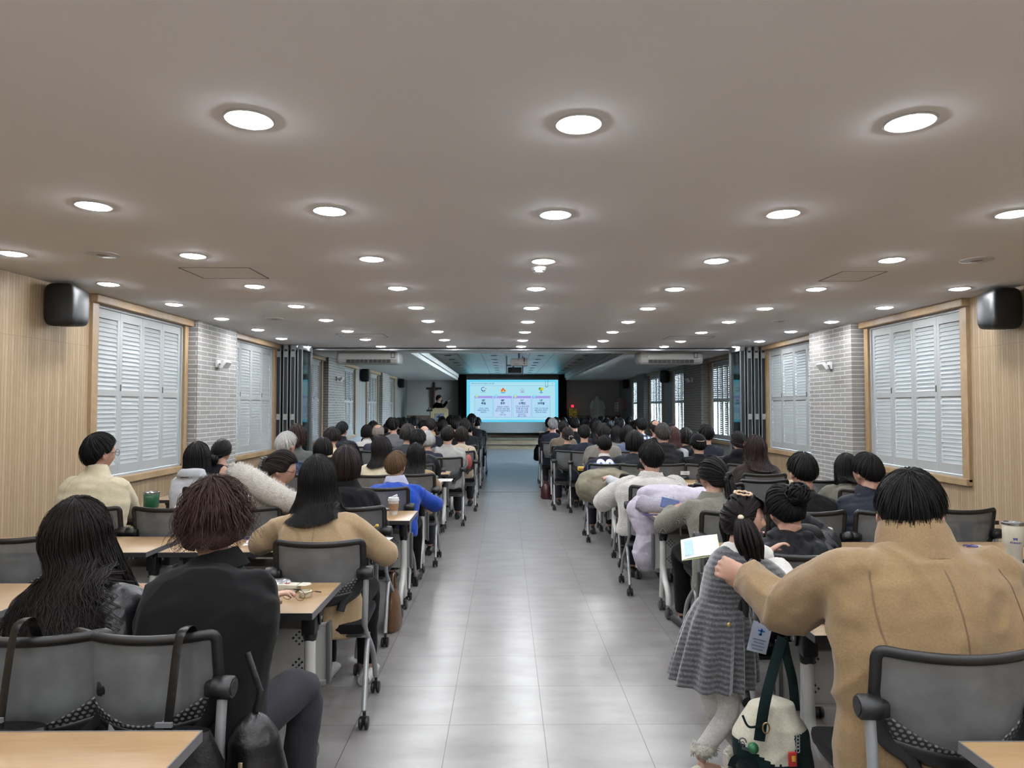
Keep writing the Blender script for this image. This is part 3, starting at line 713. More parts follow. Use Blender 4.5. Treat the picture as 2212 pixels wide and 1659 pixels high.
sdisc('emblem_heart', .803, .215, .034, (70, 160, 70), sl, 3); sdisc('emblem_heart', .826, .215, .034, (230, 200, 60), sl, 3); sdisc('emblem_heart', .814, .24, .034, (180, 200, 60), sl, 4); sdisc('emblem_heart', .814, .265, .018, (50, 110, 190), sl, 4); srect('emblem_lettering', .797, .295, .832, .315, (60, 130, 190), sl, 3)
sarc('paper_clip', .875, .145, .026, 180, 360, .005, NAVY, sl, 5); b = MB()
for x, y0 in ((.861, .03), (.889, .0)): srect('paper_clip', x - .0013, y0, x + .0013, .145, NAVY, sl, 5)
for s, px in ((-1, (990, 1007)), (1, (1207.5, 1224))):
    a, c = at(px[0], 820, 27.4), at(px[1], 820, 27.4)
    b = MB(); n = 9
    def PP(u, v, a=a, c=c): return Vector((a.x + (c.x - a.x) * u, 27.42 + .03 * math.sin(u * 22), .36 + v * (ZK - .38)))
    b.grid(PP, 36, 1); o = b.build('curtain', plain('black_drape', (16, 17, 28), .9), None, True)
    tagp(o, 'tall black drape beside the lit screen on the %s side' % ('crucifix' if s < 0 else 'statue'), 'curtain')
    m = o.modifiers.new('t', 'SOLIDIFY'); m.thickness = .012

M_CROSS = m_wood('dark_walnut', (40, 24, 18), (54, 33, 24), (68, 44, 32), .5, (6, 6, 1))
p = at(937, 839, 27.62); g = empty('crucifix', (p.x, 27.672, p.z), 0, 'dark wooden crucifix on the grey front wall behind the lectern', 'crucifix')
MB().box((0, 0, -.36), (.09, .05, 1.22), None, .012).build('upright', M_CROSS, g); MB().box((0, -.005, 0), (.62, .05, .085), None, .01).build('crossbeam', M_CROSS, g)
b = MB(); b.sph((0, -.07, -.02), (.03, .032, .042)); b.ell([((0, -.06, -.42), (.03, 0, 0), (0, .025, 0)), ((0, -.07, -.30), (.05, 0, 0), (0, .035, 0)), ((0, -.065, -.15), (.055, 0, 0), (0, .035, 0)), ((0, -.06, -.07), (.045, 0, 0), (0, .03, 0))])
for s in (-1, 1):
    b.tube([(s * .04, -.06, -.10), (s * .14, -.05, -.05), (s * .25, -.04, -.01)], [.018, .015, .012]); b.tube([(s * .025, -.065, -.32), (s * .035, -.10, -.50), (s * .01, -.05, -.72), (0, -.05, -.78)], [.028, .024, .017, .012])
me = remesh(b, .008, 3); link('figure', me, plain('carved_wood', (92, 62, 44), .5), g, True, 0)
# lectern and microphone stand
p = at(949, 882, 25.9); lx = p.x; lz = .34
g = empty('lectern', (lx, 25.9, lz), 0, 'pale wooden lectern with a white emblem plate on the stage', 'lectern')
M_LEC = m_wood('pale_maple', (178, 156, 116), (196, 174, 134), (208, 188, 150), .5, (4, 4, 1))
MB().prism([(-.30, 0), (.30, 0), (.34, 1.12), (.28, 1.18), (-.28, 1.18), (-.34, 1.12)], .05, Matrix.Rotation(math.pi / 2, 3, 'X'), (0, .0, 0)).build('front_board', M_LEC, g, False)
MB().box((0, .24, 1.10), (.62, .48, .03), Matrix.Rotation(math.radians(-10), 3, 'X'), .008).build('desk_top', M_LEC, g)
for s in (-1, 1): MB().box((s * .29, .22, .55), (.03, .42, 1.1)).build('side_board', M_LEC, g, False)
b = MB(); pl = [(-.19, .52), (-.19, .98), (.19, .98), (.19, .52), (.1, .44), (0, .41), (-.1, .44)]
b.prism(pl[::-1], .012, Matrix.Rotation(math.pi / 2, 3, 'X'), (0, -.05, 0)); e = b.build('emblem_plate', M_WHITE, g, False)
b = MB(); b.box((0, -.066, .73), (.05, .006, .36)); b.box((0, -.066, .84), (.18, .006, .05)); b.box((-.07, -.066, .72), (.04, .006, .04)); b.box((.06, -.066, .93), (.03, .006, .03)); b.build('cross_emblem', plain('emblem_blue', (30, 66, 150), .6), e, False)
p = at(929.5, 889, 25.7); g = empty('microphone_stand', (p.x, 25.7, .34), 0, 'black stand with a small boxy head left of the lectern', 'stand')
MB().cyl((0, 0, .02), (0, 0, p.z - .34), .014).build('pole', M_BLK, g)
b = MB()
for k in range(3): a = k * 2.094 + .4; b.tube([(0, 0, .18), (.24 * math.cos(a), .24 * math.sin(a), .012)], .011)
b.build('tripod_base', M_BLK, g); MB().box((-.03, 0, p.z - .30), (.22, .08, .07), None, .01).build('device_head', M_BLK, g)
MB().tube([(.02, 0, p.z - .27), (.12, .05, p.z - .22), (.2, .1, p.z - .17)], .012).build('boom', M_BLK, g); MB().box((-.06, 0, p.z - .23), (.03, .03, .09)).build('clip', M_BLK, g, False)
# statue on its pedestal
p = at(1291, 853, 26.9); zt = p.z
g = empty('statue', (p.x, 26.9, .34), 0, 'white plaster statue of a veiled robed woman on the stage', 'statue')
M_PLAS = plain('plaster', (255, 253, 246), .7, 0, .3, .04, .1, 20)
MB().box((0, 0, .33), (.5, .44, .66), None, .015).build('pedestal', M_WALLG, g)
H = zt - .34 - .66; b = MB(); z0 = .66
def rg(z, wx, wy, yo=0): return ((0, yo, z0 + z * H), (wx, 0, 0), (0, wy, 0))
b.ell([rg(0, .21, .17), rg(.15, .19, .16), rg(.35, .18, .15), rg(.52, .17, .14), rg(.68, .19, .13), rg(.78, .16, .11), rg(.82, .115, .10), rg(.85, .098, .092), rg(.9, .094, .095), rg(.95, .080, .085), rg(.985, .05, .05), rg(1, .012, .012)], 22)
b.sph((0, -.045, z0 + .905 * H), (.055, .055, .075))
for s in (-1, 1):
    b.tube([(s * .15, -.02, z0 + .77 * H), (s * .22, -.05, z0 + .62 * H), (s * .26, -.11, z0 + .50 * H), (s * .265, -.15, z0 + .47 * H)], [.075, .08, .07, .03], 12)
    b.tube([(s * .22, 0, z0 + .62 * H), (s * .25, -.02, z0 + .35 * H), (s * .235, .0, z0 + .06 * H)], [.07, .055, .04], 10)
me = remesh(b, .014, 4); co = getco(me); no = getno(me); fold = np.sin(np.arctan2(co[:, 0], -co[:, 1] + .3) * 24 + wob(co, 4, 3) * 2) * .009 * np.clip((.8 - (co[:, 2] - z0) / H) * 3, 0, 1)
setco(me, co + no * fold[:, None]); link('figure', me, M_PLAS, g, True, 0)
# tabernacle with its red lamp
p = at(1238, 892, 27.35); g = empty('tabernacle', (p.x, 27.42, p.z), 0, 'embossed golden tabernacle box beside the black drape, statue side', 'tabernacle')
def m_gold():
    t = NT('embossed_gold'); nz = t.noise(t.coord(), 14, 4, .6); t.set(t.ramp(nz, [(.35, (96, 74, 26)), (.5, (196, 160, 64)), (.65, (240, 210, 120))]), .3, .85); t.bump(nz, 1, .03); return t.m
M_GOLD = m_gold()
MB().box((0, .08, 0), (.34, .26, .33), None, .012).build('box', M_GOLD, g); MB().box((0, -.055, 0), (.30, .012, .29), None, .005).build('door', M_GOLD, g)
MB().box((0, .08, -.66), (.40, .22, .96), None, .01).build('pedestal', plain('dark_pedestal', (58, 48, 40), .5), g)
p = at(1237, 878.5, 27.35); g = empty('sanctuary_lamp', (p.x, 27.42, p.z + .02), 0, 'small glowing red sanctuary lamp above the golden tabernacle', 'lamp')
MB().lathe([(.0, -.085), (.045, -.085), (.045, -.08), (.02, -.078), (.02, -.06), (.05, -.05)], seg=16).build('foot', M_GOLD, g)
MB().lathe([(0, -.05), (.045, -.05), (.055, 0), (.05, .05), (.0, .055)], seg=20).build('glass', emit('red_glow', (255, 50, 80), 1.6), g)
# red notice board on a post
p = at(1346, 872, 25.8); g = empty('notice_board', (p.x - .12, 25.7, .34), 0, 'dark red wooden notice board on a post near the stage', 'notice board')
hb = p.z - .34; out = [(-.22, -.28), (.22, -.28), (.22, .16), (.16, .20), (.06, .2), (0, .25), (-.06, .24), (-.16, .18), (-.22, .16)]
MB().prism(out, .04, Matrix.Rotation(math.pi / 2, 3, 'X'), (0, 0, hb)).build('board', plain('mahogany', (96, 44, 34), .5), g, False)
MB().box((.03, .03, (hb - .2) / 2), (.07, .05, hb - .2)).build('post', plain('mahogany', (96, 44, 34), .5), g, False); MB().box((.03, .03, .02), (.4, .3, .04)).build('foot', plain('mahogany', (96, 44, 34), .5), g, False)
M_CARD = plain('photo_card', (190, 192, 196), .6, 0, .3, .4, 0, 40)
for i in range(2):
    for j in range(4): MB().box((-.20 + i * .085, -.045, .10 - .095 * j + hb - .08), (.07, .006, .07)).build('photo_card', M_CARD, g, False)
# ------------------------------------------------------------------ tables and chairs
M_TOP = m_wood('beech_laminate', (122, 97, 66), (133, 107, 75), (141, 116, 85), .38, (1.2, 9, 9), 2.2)
M_EDGE = plain('grey_edge_band', (112, 110, 112), .5); M_EDGED = plain('dark_edge_band', (40, 36, 42), .5)
M_LEG = plain('white_enamel', (222, 221, 216), .28, 0, .5, .02); M_SILV = plain('silver_paint', (176, 178, 180), .33, .35, .5, .03)
M_CAST = plain('grey_rubber', (72, 72, 72), .5)
def m_perf():
    t = NT('perforated_panel'); t.set(dim((206, 205, 200)), .42, 0, .4); return t.m
M_PERF = m_perf()
def tuple_holes(w, h):
    # outline of the modesty panel with its diamond holes and slots as dark insets
    holes = []
    for cx in (-.42, -.22, .22, .42):
        for cz in (-.062, .062):
            if abs(cx) > .3: 
                for i in range(-2, 3):
                    for j in range(-2, 3):
                        if abs(i) + abs(j) <= 2: holes.append(('d', cx + i * .014 + j * 0.0, cz + j * .014)) if (i + j) % 2 == 0 else None
            else:
                for j in (-1, 0, 1): holes.append(('s', cx * 1.05, cz + j * .014))
                for i in range(-2, 3):
                    for j in range(-2, 3):
                        if abs(i) + abs(j) <= 2 and (i + j) % 2 == 0: holes.append(('d', cx * .45 + i * .014, cz + j * .014))
    return holes
def caster(c, parent, r=.034, name='caster', mat=M_CAST):
    b = MB(); x, y, z = c
    for s in (-1, 1): b.lathe([(0, -.009), (r * .75, -.010), (r, -.004), (r, .006), (r * .7, .010), (0, .009)], (x + s * .014, y, r), 18, Matrix.Rotation(math.pi / 2, 3, 'Y'))
    b.cyl((x, y + .012, r), (x, y + .012, r + .045), .008, None, 8); b.box((x, y + .006, r + .012), (.014, .04, .04))
    return b.build(name, mat, parent)
TW, TD, TZ = 1.2, .48, .72
def make_table():
    g = empty('folding_table', (0, 0, 0), 0)
    MB().box((0, 0, TZ - .012), (TW - .004, TD - .004, .024), None, .002).build('tabletop', M_TOP, g)
    b = MB()
    for s in (-1, 1): b.box((s * (TW / 2 - .0), 0, TZ - .0135), (.004, TD, .0275))
    b.box((0, TD / 2, TZ - .0135), (TW, .004, .0275)); b.cur = 1; b.box((0, -TD / 2, TZ - .0135), (TW, .004, .0275)); b.build('edge_band', [M_EDGE, M_EDGED], g, False)
    for s in (-1, 1):
        x = s * (TW / 2 - .075)
        b = MB(); b.box((x, .01, .672), (.05, .15, .045), None, .008); b.box((x, .0, .615), (.062, .075, .10), None, .012); b.lathe([(.0, .535), (.027, .535), (.031, .55), (.031, .585), (.024, .60), (0, .6)], (x, .0, 0), 18)
        b.box((x + s * .036, .03, .64), (.008, .05, .085), Matrix.Rotation(.25, 3, 'X'), .003); k = b.build('tilt_bracket', M_BLK, g)
        MB().cyl((x + s * .038, .02, .625), (x + s * .045, .02, .625), .008).build('bolt', M_ALU, k)
        b = MB(); b.tube([(x, .012, .56), (x, .014, .40), (x, .03, .24), (x, .055, .10)], .021, 14, smooth=5); b.build('leg', M_LEG, g)
        b = MB(); b.tube([(x, -.006, .555), (x, -.010, .42), (x, -.016, .33), (x, -.055, .255), (x, -.13, .20), (x, -.165, .15), (x, -.172, .10)], .022, 14, smooth=6); b.build('leg', M_LEG, g)
        caster((x, .055, 0), g); caster((x, -.172, 0), g)
    b = MB(); b.box((0, .20, .415), (TW - .10, .006, .26)); b.box((0, .20, .54), (TW - .10, .02, .008)); b.box((0, .20, .287), (TW - .10, .03, .008)); p = b.build('modesty_panel', M_PERF, g, False)
    b = MB()
    for k, x, z in tuple_holes(TW, .26):
        if k == 'd': b.box((x, .196, z + .415), (.0085, .003, .0085), Matrix.Rotation(math.pi / 4, 3, 'Y'))
        else: b.box((x, .196, z + .415), (.045, .003, .0055))
    b.build('perforation', M_DARK, p, False)
    b = MB()
    for s in (-1, 1): b.box((s * (TW / 2 - .042), .20, .413), (.018, .04, .28), None, .004)
    b.build('panel_end_trim', plain('grey_trim', (104, 103, 102), .5), p)
    b = MB(); b.tube([(-TW / 2 + .1, .08, .655), (TW / 2 - .1, .08, .655)], .016, 10); b.build('cross_rail', M_LEG, g)
    MB().box((0, .09, .585), (TW - .22, .2, .006)).build('under_shelf', plain('shelf_metal', (150, 140, 132), .35, .3), g, False)
    for s in (-1, 1): MB().tube([(s * .42, -.12, .69), (s * .42, -.125, .615), (s * .415, -.10, .60), (s * .40, -.02, .64), (s * .40, .02, .685)], .006, 8, smooth=4).build('bag_hook', M_LEG, g)
    return g
def make_far_table():
    g = empty('folding_table', (0, 0, 0), 0)
    MB().box((0, 0, TZ - .013), (TW, TD, .026)).build('tabletop', M_TOP, g, False)
    for s in (-1, 1):
        x = s * (TW / 2 - .075)
        MB().box((x, 0, .62), (.055, .09, .15)).build('tilt_bracket', M_BLK, g, False)
        MB().tube([(x, .012, .56), (x, .014, .40), (x, .03, .24), (x, .055, .07)], .021, 8).build('leg', M_LEG, g)
        MB().tube([(x, -.006, .555), (x, -.012, .38), (x, -.055, .255), (x, -.165, .15), (x, -.172, .07)], .022, 8).build('leg', M_LEG, g)
        for y in (.055, -.172): MB().cyl((x - .022, y, .034), (x + .022, y, .034), .034, None, 12).build('caster', M_CAST, g)
    MB().box((0, .20, .415), (TW - .10, .008, .26)).build('modesty_panel', M_PERF, g, False)
    return g

def m_mesh():
    t = NT('chair_mesh'); sx = t.n('ShaderNodeSeparateXYZ'); t.l(t.coord(), sx.inputs[0])
    w1 = t.math('SINE', t.math('MULTIPLY', sx.outputs[2], 1700)); nz = t.noise(t.coord(), 9, 3)
    col = t.ramp(t.math('ADD', nz, t.math('MULTIPLY', w1, .05)), [(.3, dim((98, 99, 100))), (.7, dim((122, 123, 123)))]); t.set(col, .8, 0, .2)
    tr = t.n('ShaderNodeBsdfTransparent'); mx = t.n('ShaderNodeMixShader'); mx.inputs[0].default_value = .93
    t.l(tr.outputs[0], mx.inputs[1]); t.l(t.b.outputs[0], mx.inputs[2]); t.l(mx.outputs[0], t.out.inputs[0]); return t.m
M_MESH = m_mesh()
def m_honey():
    t = NT('honeycomb_plastic'); sx = t.n('ShaderNodeSeparateXYZ'); t.l(t.coord(), sx.inputs[0])
    u = t.math('MULTIPLY', sx.outputs[0], 1 / .0155); v = t.math('MULTIPLY', sx.outputs[2], 1 / .0134)
    row = t.math('FLOOR', v); off = t.math('MULTIPLY', t.math('MODULO', t.math('ABSOLUTE', row), 2), .5)
    fu = t.math('SUBTRACT', t.math('FRACT', t.math('ADD', u, off)), .5); fv = t.math('MULTIPLY', t.math('SUBTRACT', t.math('FRACT', v), .5), .86)
    d = t.math('SQRT', t.math('ADD', t.math('MULTIPLY', fu, fu), t.math('MULTIPLY', fv, fv)))
    hole = t.math('LESS_THAN', d, .30)
    t.set(t.mix(hole, (22, 22, 24), (92, 92, 92)), .5, 0, .4); t.bump(t.math('SUBTRACT', 1, hole), .5, .003); return t.m
M_HONEY = m_honey(); M_SEAT = cloth((26, 26, 29), 'wool')
def back_pt(u, v):                # u -1..1, v 0..1
    z = .575 + .306 * v + .012 * u * u * v
    hw = .150 + .055 * min(1, v * 1.9) ** .7 + .004 * v
    if v < .12: hw -= .05 * (1 - v / .12) ** 2
    y = -.205 - .055 * v + .05 * u * u - .03 * (1 - abs(2 * v - .7)) * (1 - u * u)
    return Vector((u * hw, y, z))
def make_chair():
    g = empty('mesh_chair', (0, 0, 0), 0)
    vc = lambda u: .20 + .30 * u * u
    b = MB(); b.grid(lambda u, v: back_pt((u * 2 - 1) * .97, vc(u * 2 - 1) + (.97 - vc(u * 2 - 1)) * v), 22, 12); b.build('back_mesh', M_MESH, g, True, 0)
    b = MB()
    pts = [back_pt(-1, v) for v in np.linspace(.45, .93, 9)] + [back_pt(-.965, .985)] + [back_pt(u, 1.0) for u in np.linspace(-.90, .90, 13)] + [back_pt(.965, .985)] + [back_pt(1, v) for v in np.linspace(.93, .45, 9)]
    b.tube(pts, .0165, 10, smooth=2, flat=.75); b.build('back_frame', M_BLK, g)
    b = MB(); b.grid(lambda u, v: back_pt((u * 2 - 1) * 1.0, .13 + .08 * abs(u * 2 - 1) + (vc(u * 2 - 1) - .13 - .08 * abs(u * 2 - 1)) * v) + Vector((0, -.004, 0)), 24, 5)
    o = b.build('lumbar_panel', M_HONEY, g, True, 0); m = o.modifiers.new('t', 'SOLIDIFY'); m.thickness = .006
    b = MB(); b.grid(lambda u, v: back_pt((u * 2 - 1) * 1.0, (.15 + .08 * abs(u * 2 - 1)) * v) + Vector((0, -.006, 0)), 22, 4); o = b.build('lower_back', M_BLK, g, True, 0); m = o.modifiers.new('t', 'SOLIDIFY'); m.thickness = .010
    b = MB()
    for s in (-1, 1): b.tube([back_pt(s * .99, .62) + Vector((0, -.004, 0)), back_pt(s * 1.0, .40) + Vector((0, -.004, 0)), back_pt(s * .96, .2) + Vector((0, -.006, 0)), back_pt(s * .78, .06) + Vector((0, -.006, 0)), (s * .10, -.195, .55)], [.012, .024, .024, .02, .02], 8, smooth=4, flat=.6, up=(0, 1, 0))
    b.build('side_strut', M_BLK, g)
    b = MB(); b.box((0, .035, .455), (.43, .44, .055), None, .024)
    me = b.mesh(); co = getco(me); o = b.build('seat', M_SEAT, g); MB().box((0, .03, .422), (.40, .40, .02), None, .008).build('seat_pan', M_BLK, g)
    b = MB(); b.tube([(0, -.16, .43), (0, -.215, .47), (0, -.21, .58)], .022, 8, flat=2.2, smooth=4); b.build('back_bracket', M_BLK, g)
    for s in (-1, 1):
        b = MB(); b.lathe([(0, -.03), (.028, -.03), (.033, -.024), (.033, .024), (.028, .03), (0, .03)], (s * .228, -.20, .735), 20, Matrix.Rotation(math.pi / 2, 3, 'Y')); b.box((s * .205, -.205, .735), (.05, .045, .045), None, .012)
        h = b.build('pivot_hub', M_BLK, g)
        MB().cyl((s * .258, -.20, .735), (s * .2605, -.20, .735), .022).build('hub_cap', M_DARK, h)
        b = MB(); b.tube([(s * .225, -.20, .715), (s * .222, -.205, .56), (s * .215, -.17, .47), (s * .21, -.06, .385), (s * .21, .04, .32), (s * .215, .14, .22), (s * .222, .185, .09)], .0145, 12, smooth=5, ); b.build('leg', M_SILV, g)
        b = MB(); b.tube([(s * .212, -.035, .375), (s * .215, -.10, .31), (s * .225, -.24, .085)], .0135, 12, smooth=3); b.build('leg', M_SILV, g)
        caster((s * .222, .185, 0), g, .030, 'caster', M_BLK); caster((s * .225, -.24, 0), g, .030, 'caster', M_BLK)
    b = MB(); b.tube([(-.21, .04, .36), (.21, .04, .36)], .012, 8); b.tube([(-.21, -.10, .40), (.21, -.10, .40)], .012, 8); b.build('cross_bar', M_SILV, g)
    return g
def make_far_chair():
    g = empty('mesh_chair', (0, 0, 0), 0)
    MB().grid(lambda u, v: back_pt((u * 2 - 1) * .97, .1 + .87 * v), 8, 4).build('back_mesh', M_MESH, g, True, 0)
    pts = [back_pt(-1, v) for v in (.2, .5, .93)] + [back_pt(u, 1.0) for u in (-.92, 0, .92)] + [back_pt(1, v) for v in (.93, .5, .2)]
    MB().tube(pts, .018, 6, smooth=2).build('back_frame', M_BLK, g)
    MB().box((0, .03, .45), (.42, .43, .06)).build('seat', M_SEAT, g, False)
    for s in (-1, 1):
        MB().tube([(s * .225, -.20, .735), (s * .222, -.205, .52), (s * .21, .04, .32), (s * .222, .185, .05)], .0145, 6).build('leg', M_SILV, g)
        MB().tube([(s * .212, -.035, .375), (s * .225, -.24, .05)], .0135, 6).build('leg', M_SILV, g)
        for y in (.185, -.24): MB().cyl((s * .222 - .02, y, .03), (s * .222 + .02, y, .03), .03, None, 10).build('caster', M_BLK, g)
    return g
PROTO = {}
def place(kind, mk, x, y, rz, label, cat, group):
    if kind not in PROTO: PROTO[kind] = mk(); o = PROTO[kind]
    else:
        o = copy_tree(PROTO[kind])
    o.location = (x, y, 0); o.rotation_euler = (0, 0, rz)
    tagp(o, label, cat, group); return o
ROW_L = [1.775, 3.245, 4.40, 5.47, 6.60, 7.75, 8.90, 10.10, 11.27] + [12.62 + 1.165 * k for k in range(10)]
ROW_R = [1.70, 2.96, 4.18, 5.43, 6.60, 7.78, 8.97, 10.12, 11.27] + [12.62 + 1.165 * k for k in range(10)]
def rowname(i): return '%s row from the back' % ORD[i]
for side, rows, xe, sg, nm in (('L', ROW_L, -.70, -1, 'crucifix'), ('R', ROW_R, 1.12, 1, 'statue')):
    for i, yf in enumerate(rows):
        xe2 = xe - (.075 if (sg < 0 and i < 3) else .0) + (sg * -.0)
        for k in range(2):
            if k == 1 and i > 5: continue
            if k == 1 and i == 0: continue
            x = xe2 + sg * (TW / 2 + k * (TW + .07))
            far = i > 7
            place('tf' if far else 'tn', make_far_table if far else make_table, x, yf - TD / 2, 0,
                  'beech-topped folding table, %s, %s in the %s-side block' % (rowname(i), 'at the aisle' if k == 0 else 'on the wall side', nm), 'table', 'beech flip-top tables in rows')
def chair(x, y, rz, label, far=False):
    return place('cf' if far else 'cn', make_far_chair if far else make_chair, x, y, rz, label, 'chair', 'black mesh-backed chairs at the tables')
# ------------------------------------------------------------------ people
def V3(*a): return Vector(a)
def basis(yaw):                         # yaw in degrees, clockwise from above; 0 looks down the hall
    a = math.radians(yaw); f = V3(math.sin(a), math.cos(a), 0); return V3(math.cos(a), -math.sin(a), 0), f
def head_mat(yaw, pitch, roll=0):
    return Matrix.Rotation(-math.radians(yaw), 3, 'Z') @ Matrix.Rotation(-math.radians(pitch), 3, 'X') @ Matrix.Rotation(math.radians(roll), 3, 'Y')
def head_add(b, C, R, s, n=32, m=22):
    rings = []
    for i in range(1, m):
        th = math.pi * i / m; z = -math.cos(th); q = math.sin(th); ring = []
        for j in range(n):
            ph = 2 * math.pi * j / n; x = q * math.cos(ph); y = q * math.sin(ph)
            px, py, pz = x * .078, y * .098, z * .118
            if z < 0:
                k = -z; px *= 1 - .28 * k ** 1.5; py *= (1 - .06 * k) if y > 0 else (1 - .34 * k)
            if y > 0:
                g = lambda a, c, wz, cx, wx: a * math.exp(-((z - c) / wz) ** 2 - ((abs(x) - cx) / wx) ** 2)
                no = max(0, 1 - (z + .30) / .40) if z > -.30 else max(0, 1 - (-.30 - z) / .14)
                py += .027 * no * math.exp(-(x / .17) ** 2) + g(.008, -.57, .06, 0, .26) + g(.006, -.69, .05, 0, .22) + g(.010, -.92, .12, 0, .3) - g(.010, -.03, .12, .38, .15) + g(.005, .15, .09, .2, .4) + g(.004, -.35, .25, .55, .2)
                py -= .006 * y
            ring.append(C + R @ (V3(px, py, pz) * s))
        rings.append(ring)
    b.loft(rings)
    for sd in (-1, 1):
        M = R @ Matrix.Rotation(sd * .35, 3, 'Z') @ Matrix.Rotation(-.2, 3, 'X')
        b.sph(C + R @ (V3(sd * .080, -.012, -.012) * s), (.009 * s, .021 * s, .034 * s), 12, 8, M)
def ik(S, W, l1, l2, pole):
    d = W - S; L = min(d.length, (l1 + l2) * .995); t = d.normalized(); W = S + t * L
    a = (l1 * l1 - l2 * l2 + L * L) / (2 * L); h = math.sqrt(max(0, l1 * l1 - a * a)); p = pole - t * pole.dot(t)
    p = p.normalized() if p.length > 1e-5 else t.orthogonal().normalized()
    return S + t * a + p * h, W
def hand_add(b, W, d, nrm, s=1.0, curl=.5, side=1, spread=.0, pinch=False):
    d = d.normalized(); nrm = (nrm - d * nrm.dot(d)).normalized(); l = d.cross(nrm) * side
    b.ell([(W - d * .01 * s, l * .026 * s, nrm * .019 * s), (W + d * .03 * s, l * .036 * s, nrm * .017 * s), (W + d * .075 * s, l * .042 * s, nrm * .014 * s), (W + d * .09 * s, l * .038 * s, nrm * .010 * s)], 14)
    for i, L in enumerate((.070, .079, .073, .056)):
        p = W + d * (.084 - .004 * abs(i - 1.2)) * s + l * (1.5 - i) * .0205 * s; pts = [p - d * .02 * s, p]; a = 0; rr = [.0105 * s, .0098 * s]
        fd = (d + l * (1.5 - i) * spread).normalized()
        for k, (q, cu) in enumerate(((.46, .7), (.30, 1.1), (.24, .9))):
            a += curl * cu * (1 + .12 * (i - 1)) * (1.35 if pinch and i == 0 else 1)
            p = p + (fd * math.cos(a) + nrm * math.sin(a)) * L * q * s; pts.append(p); rr.append((.0090, .0082, .0066)[k] * s)
        b.tube(pts, rr, 8, smooth=2)
    p0 = W + d * .022 * s + l * .028 * s
    td = (d * .75 + l * .55 + nrm * .45 * (1 if curl > .3 else .3)).normalized(); td2 = (d * .9 + l * .05 + nrm * (.6 if curl > .3 else .2)).normalized()
    b.tube([p0 - td * .02 * s, p0 + td * .03 * s, p0 + td * .03 * s + td2 * .032 * s, p0 + td * .03 * s + td2 * .056 * s], [.014 * s, .0125 * s, .0105 * s, .008 * s], 8, smooth=3)

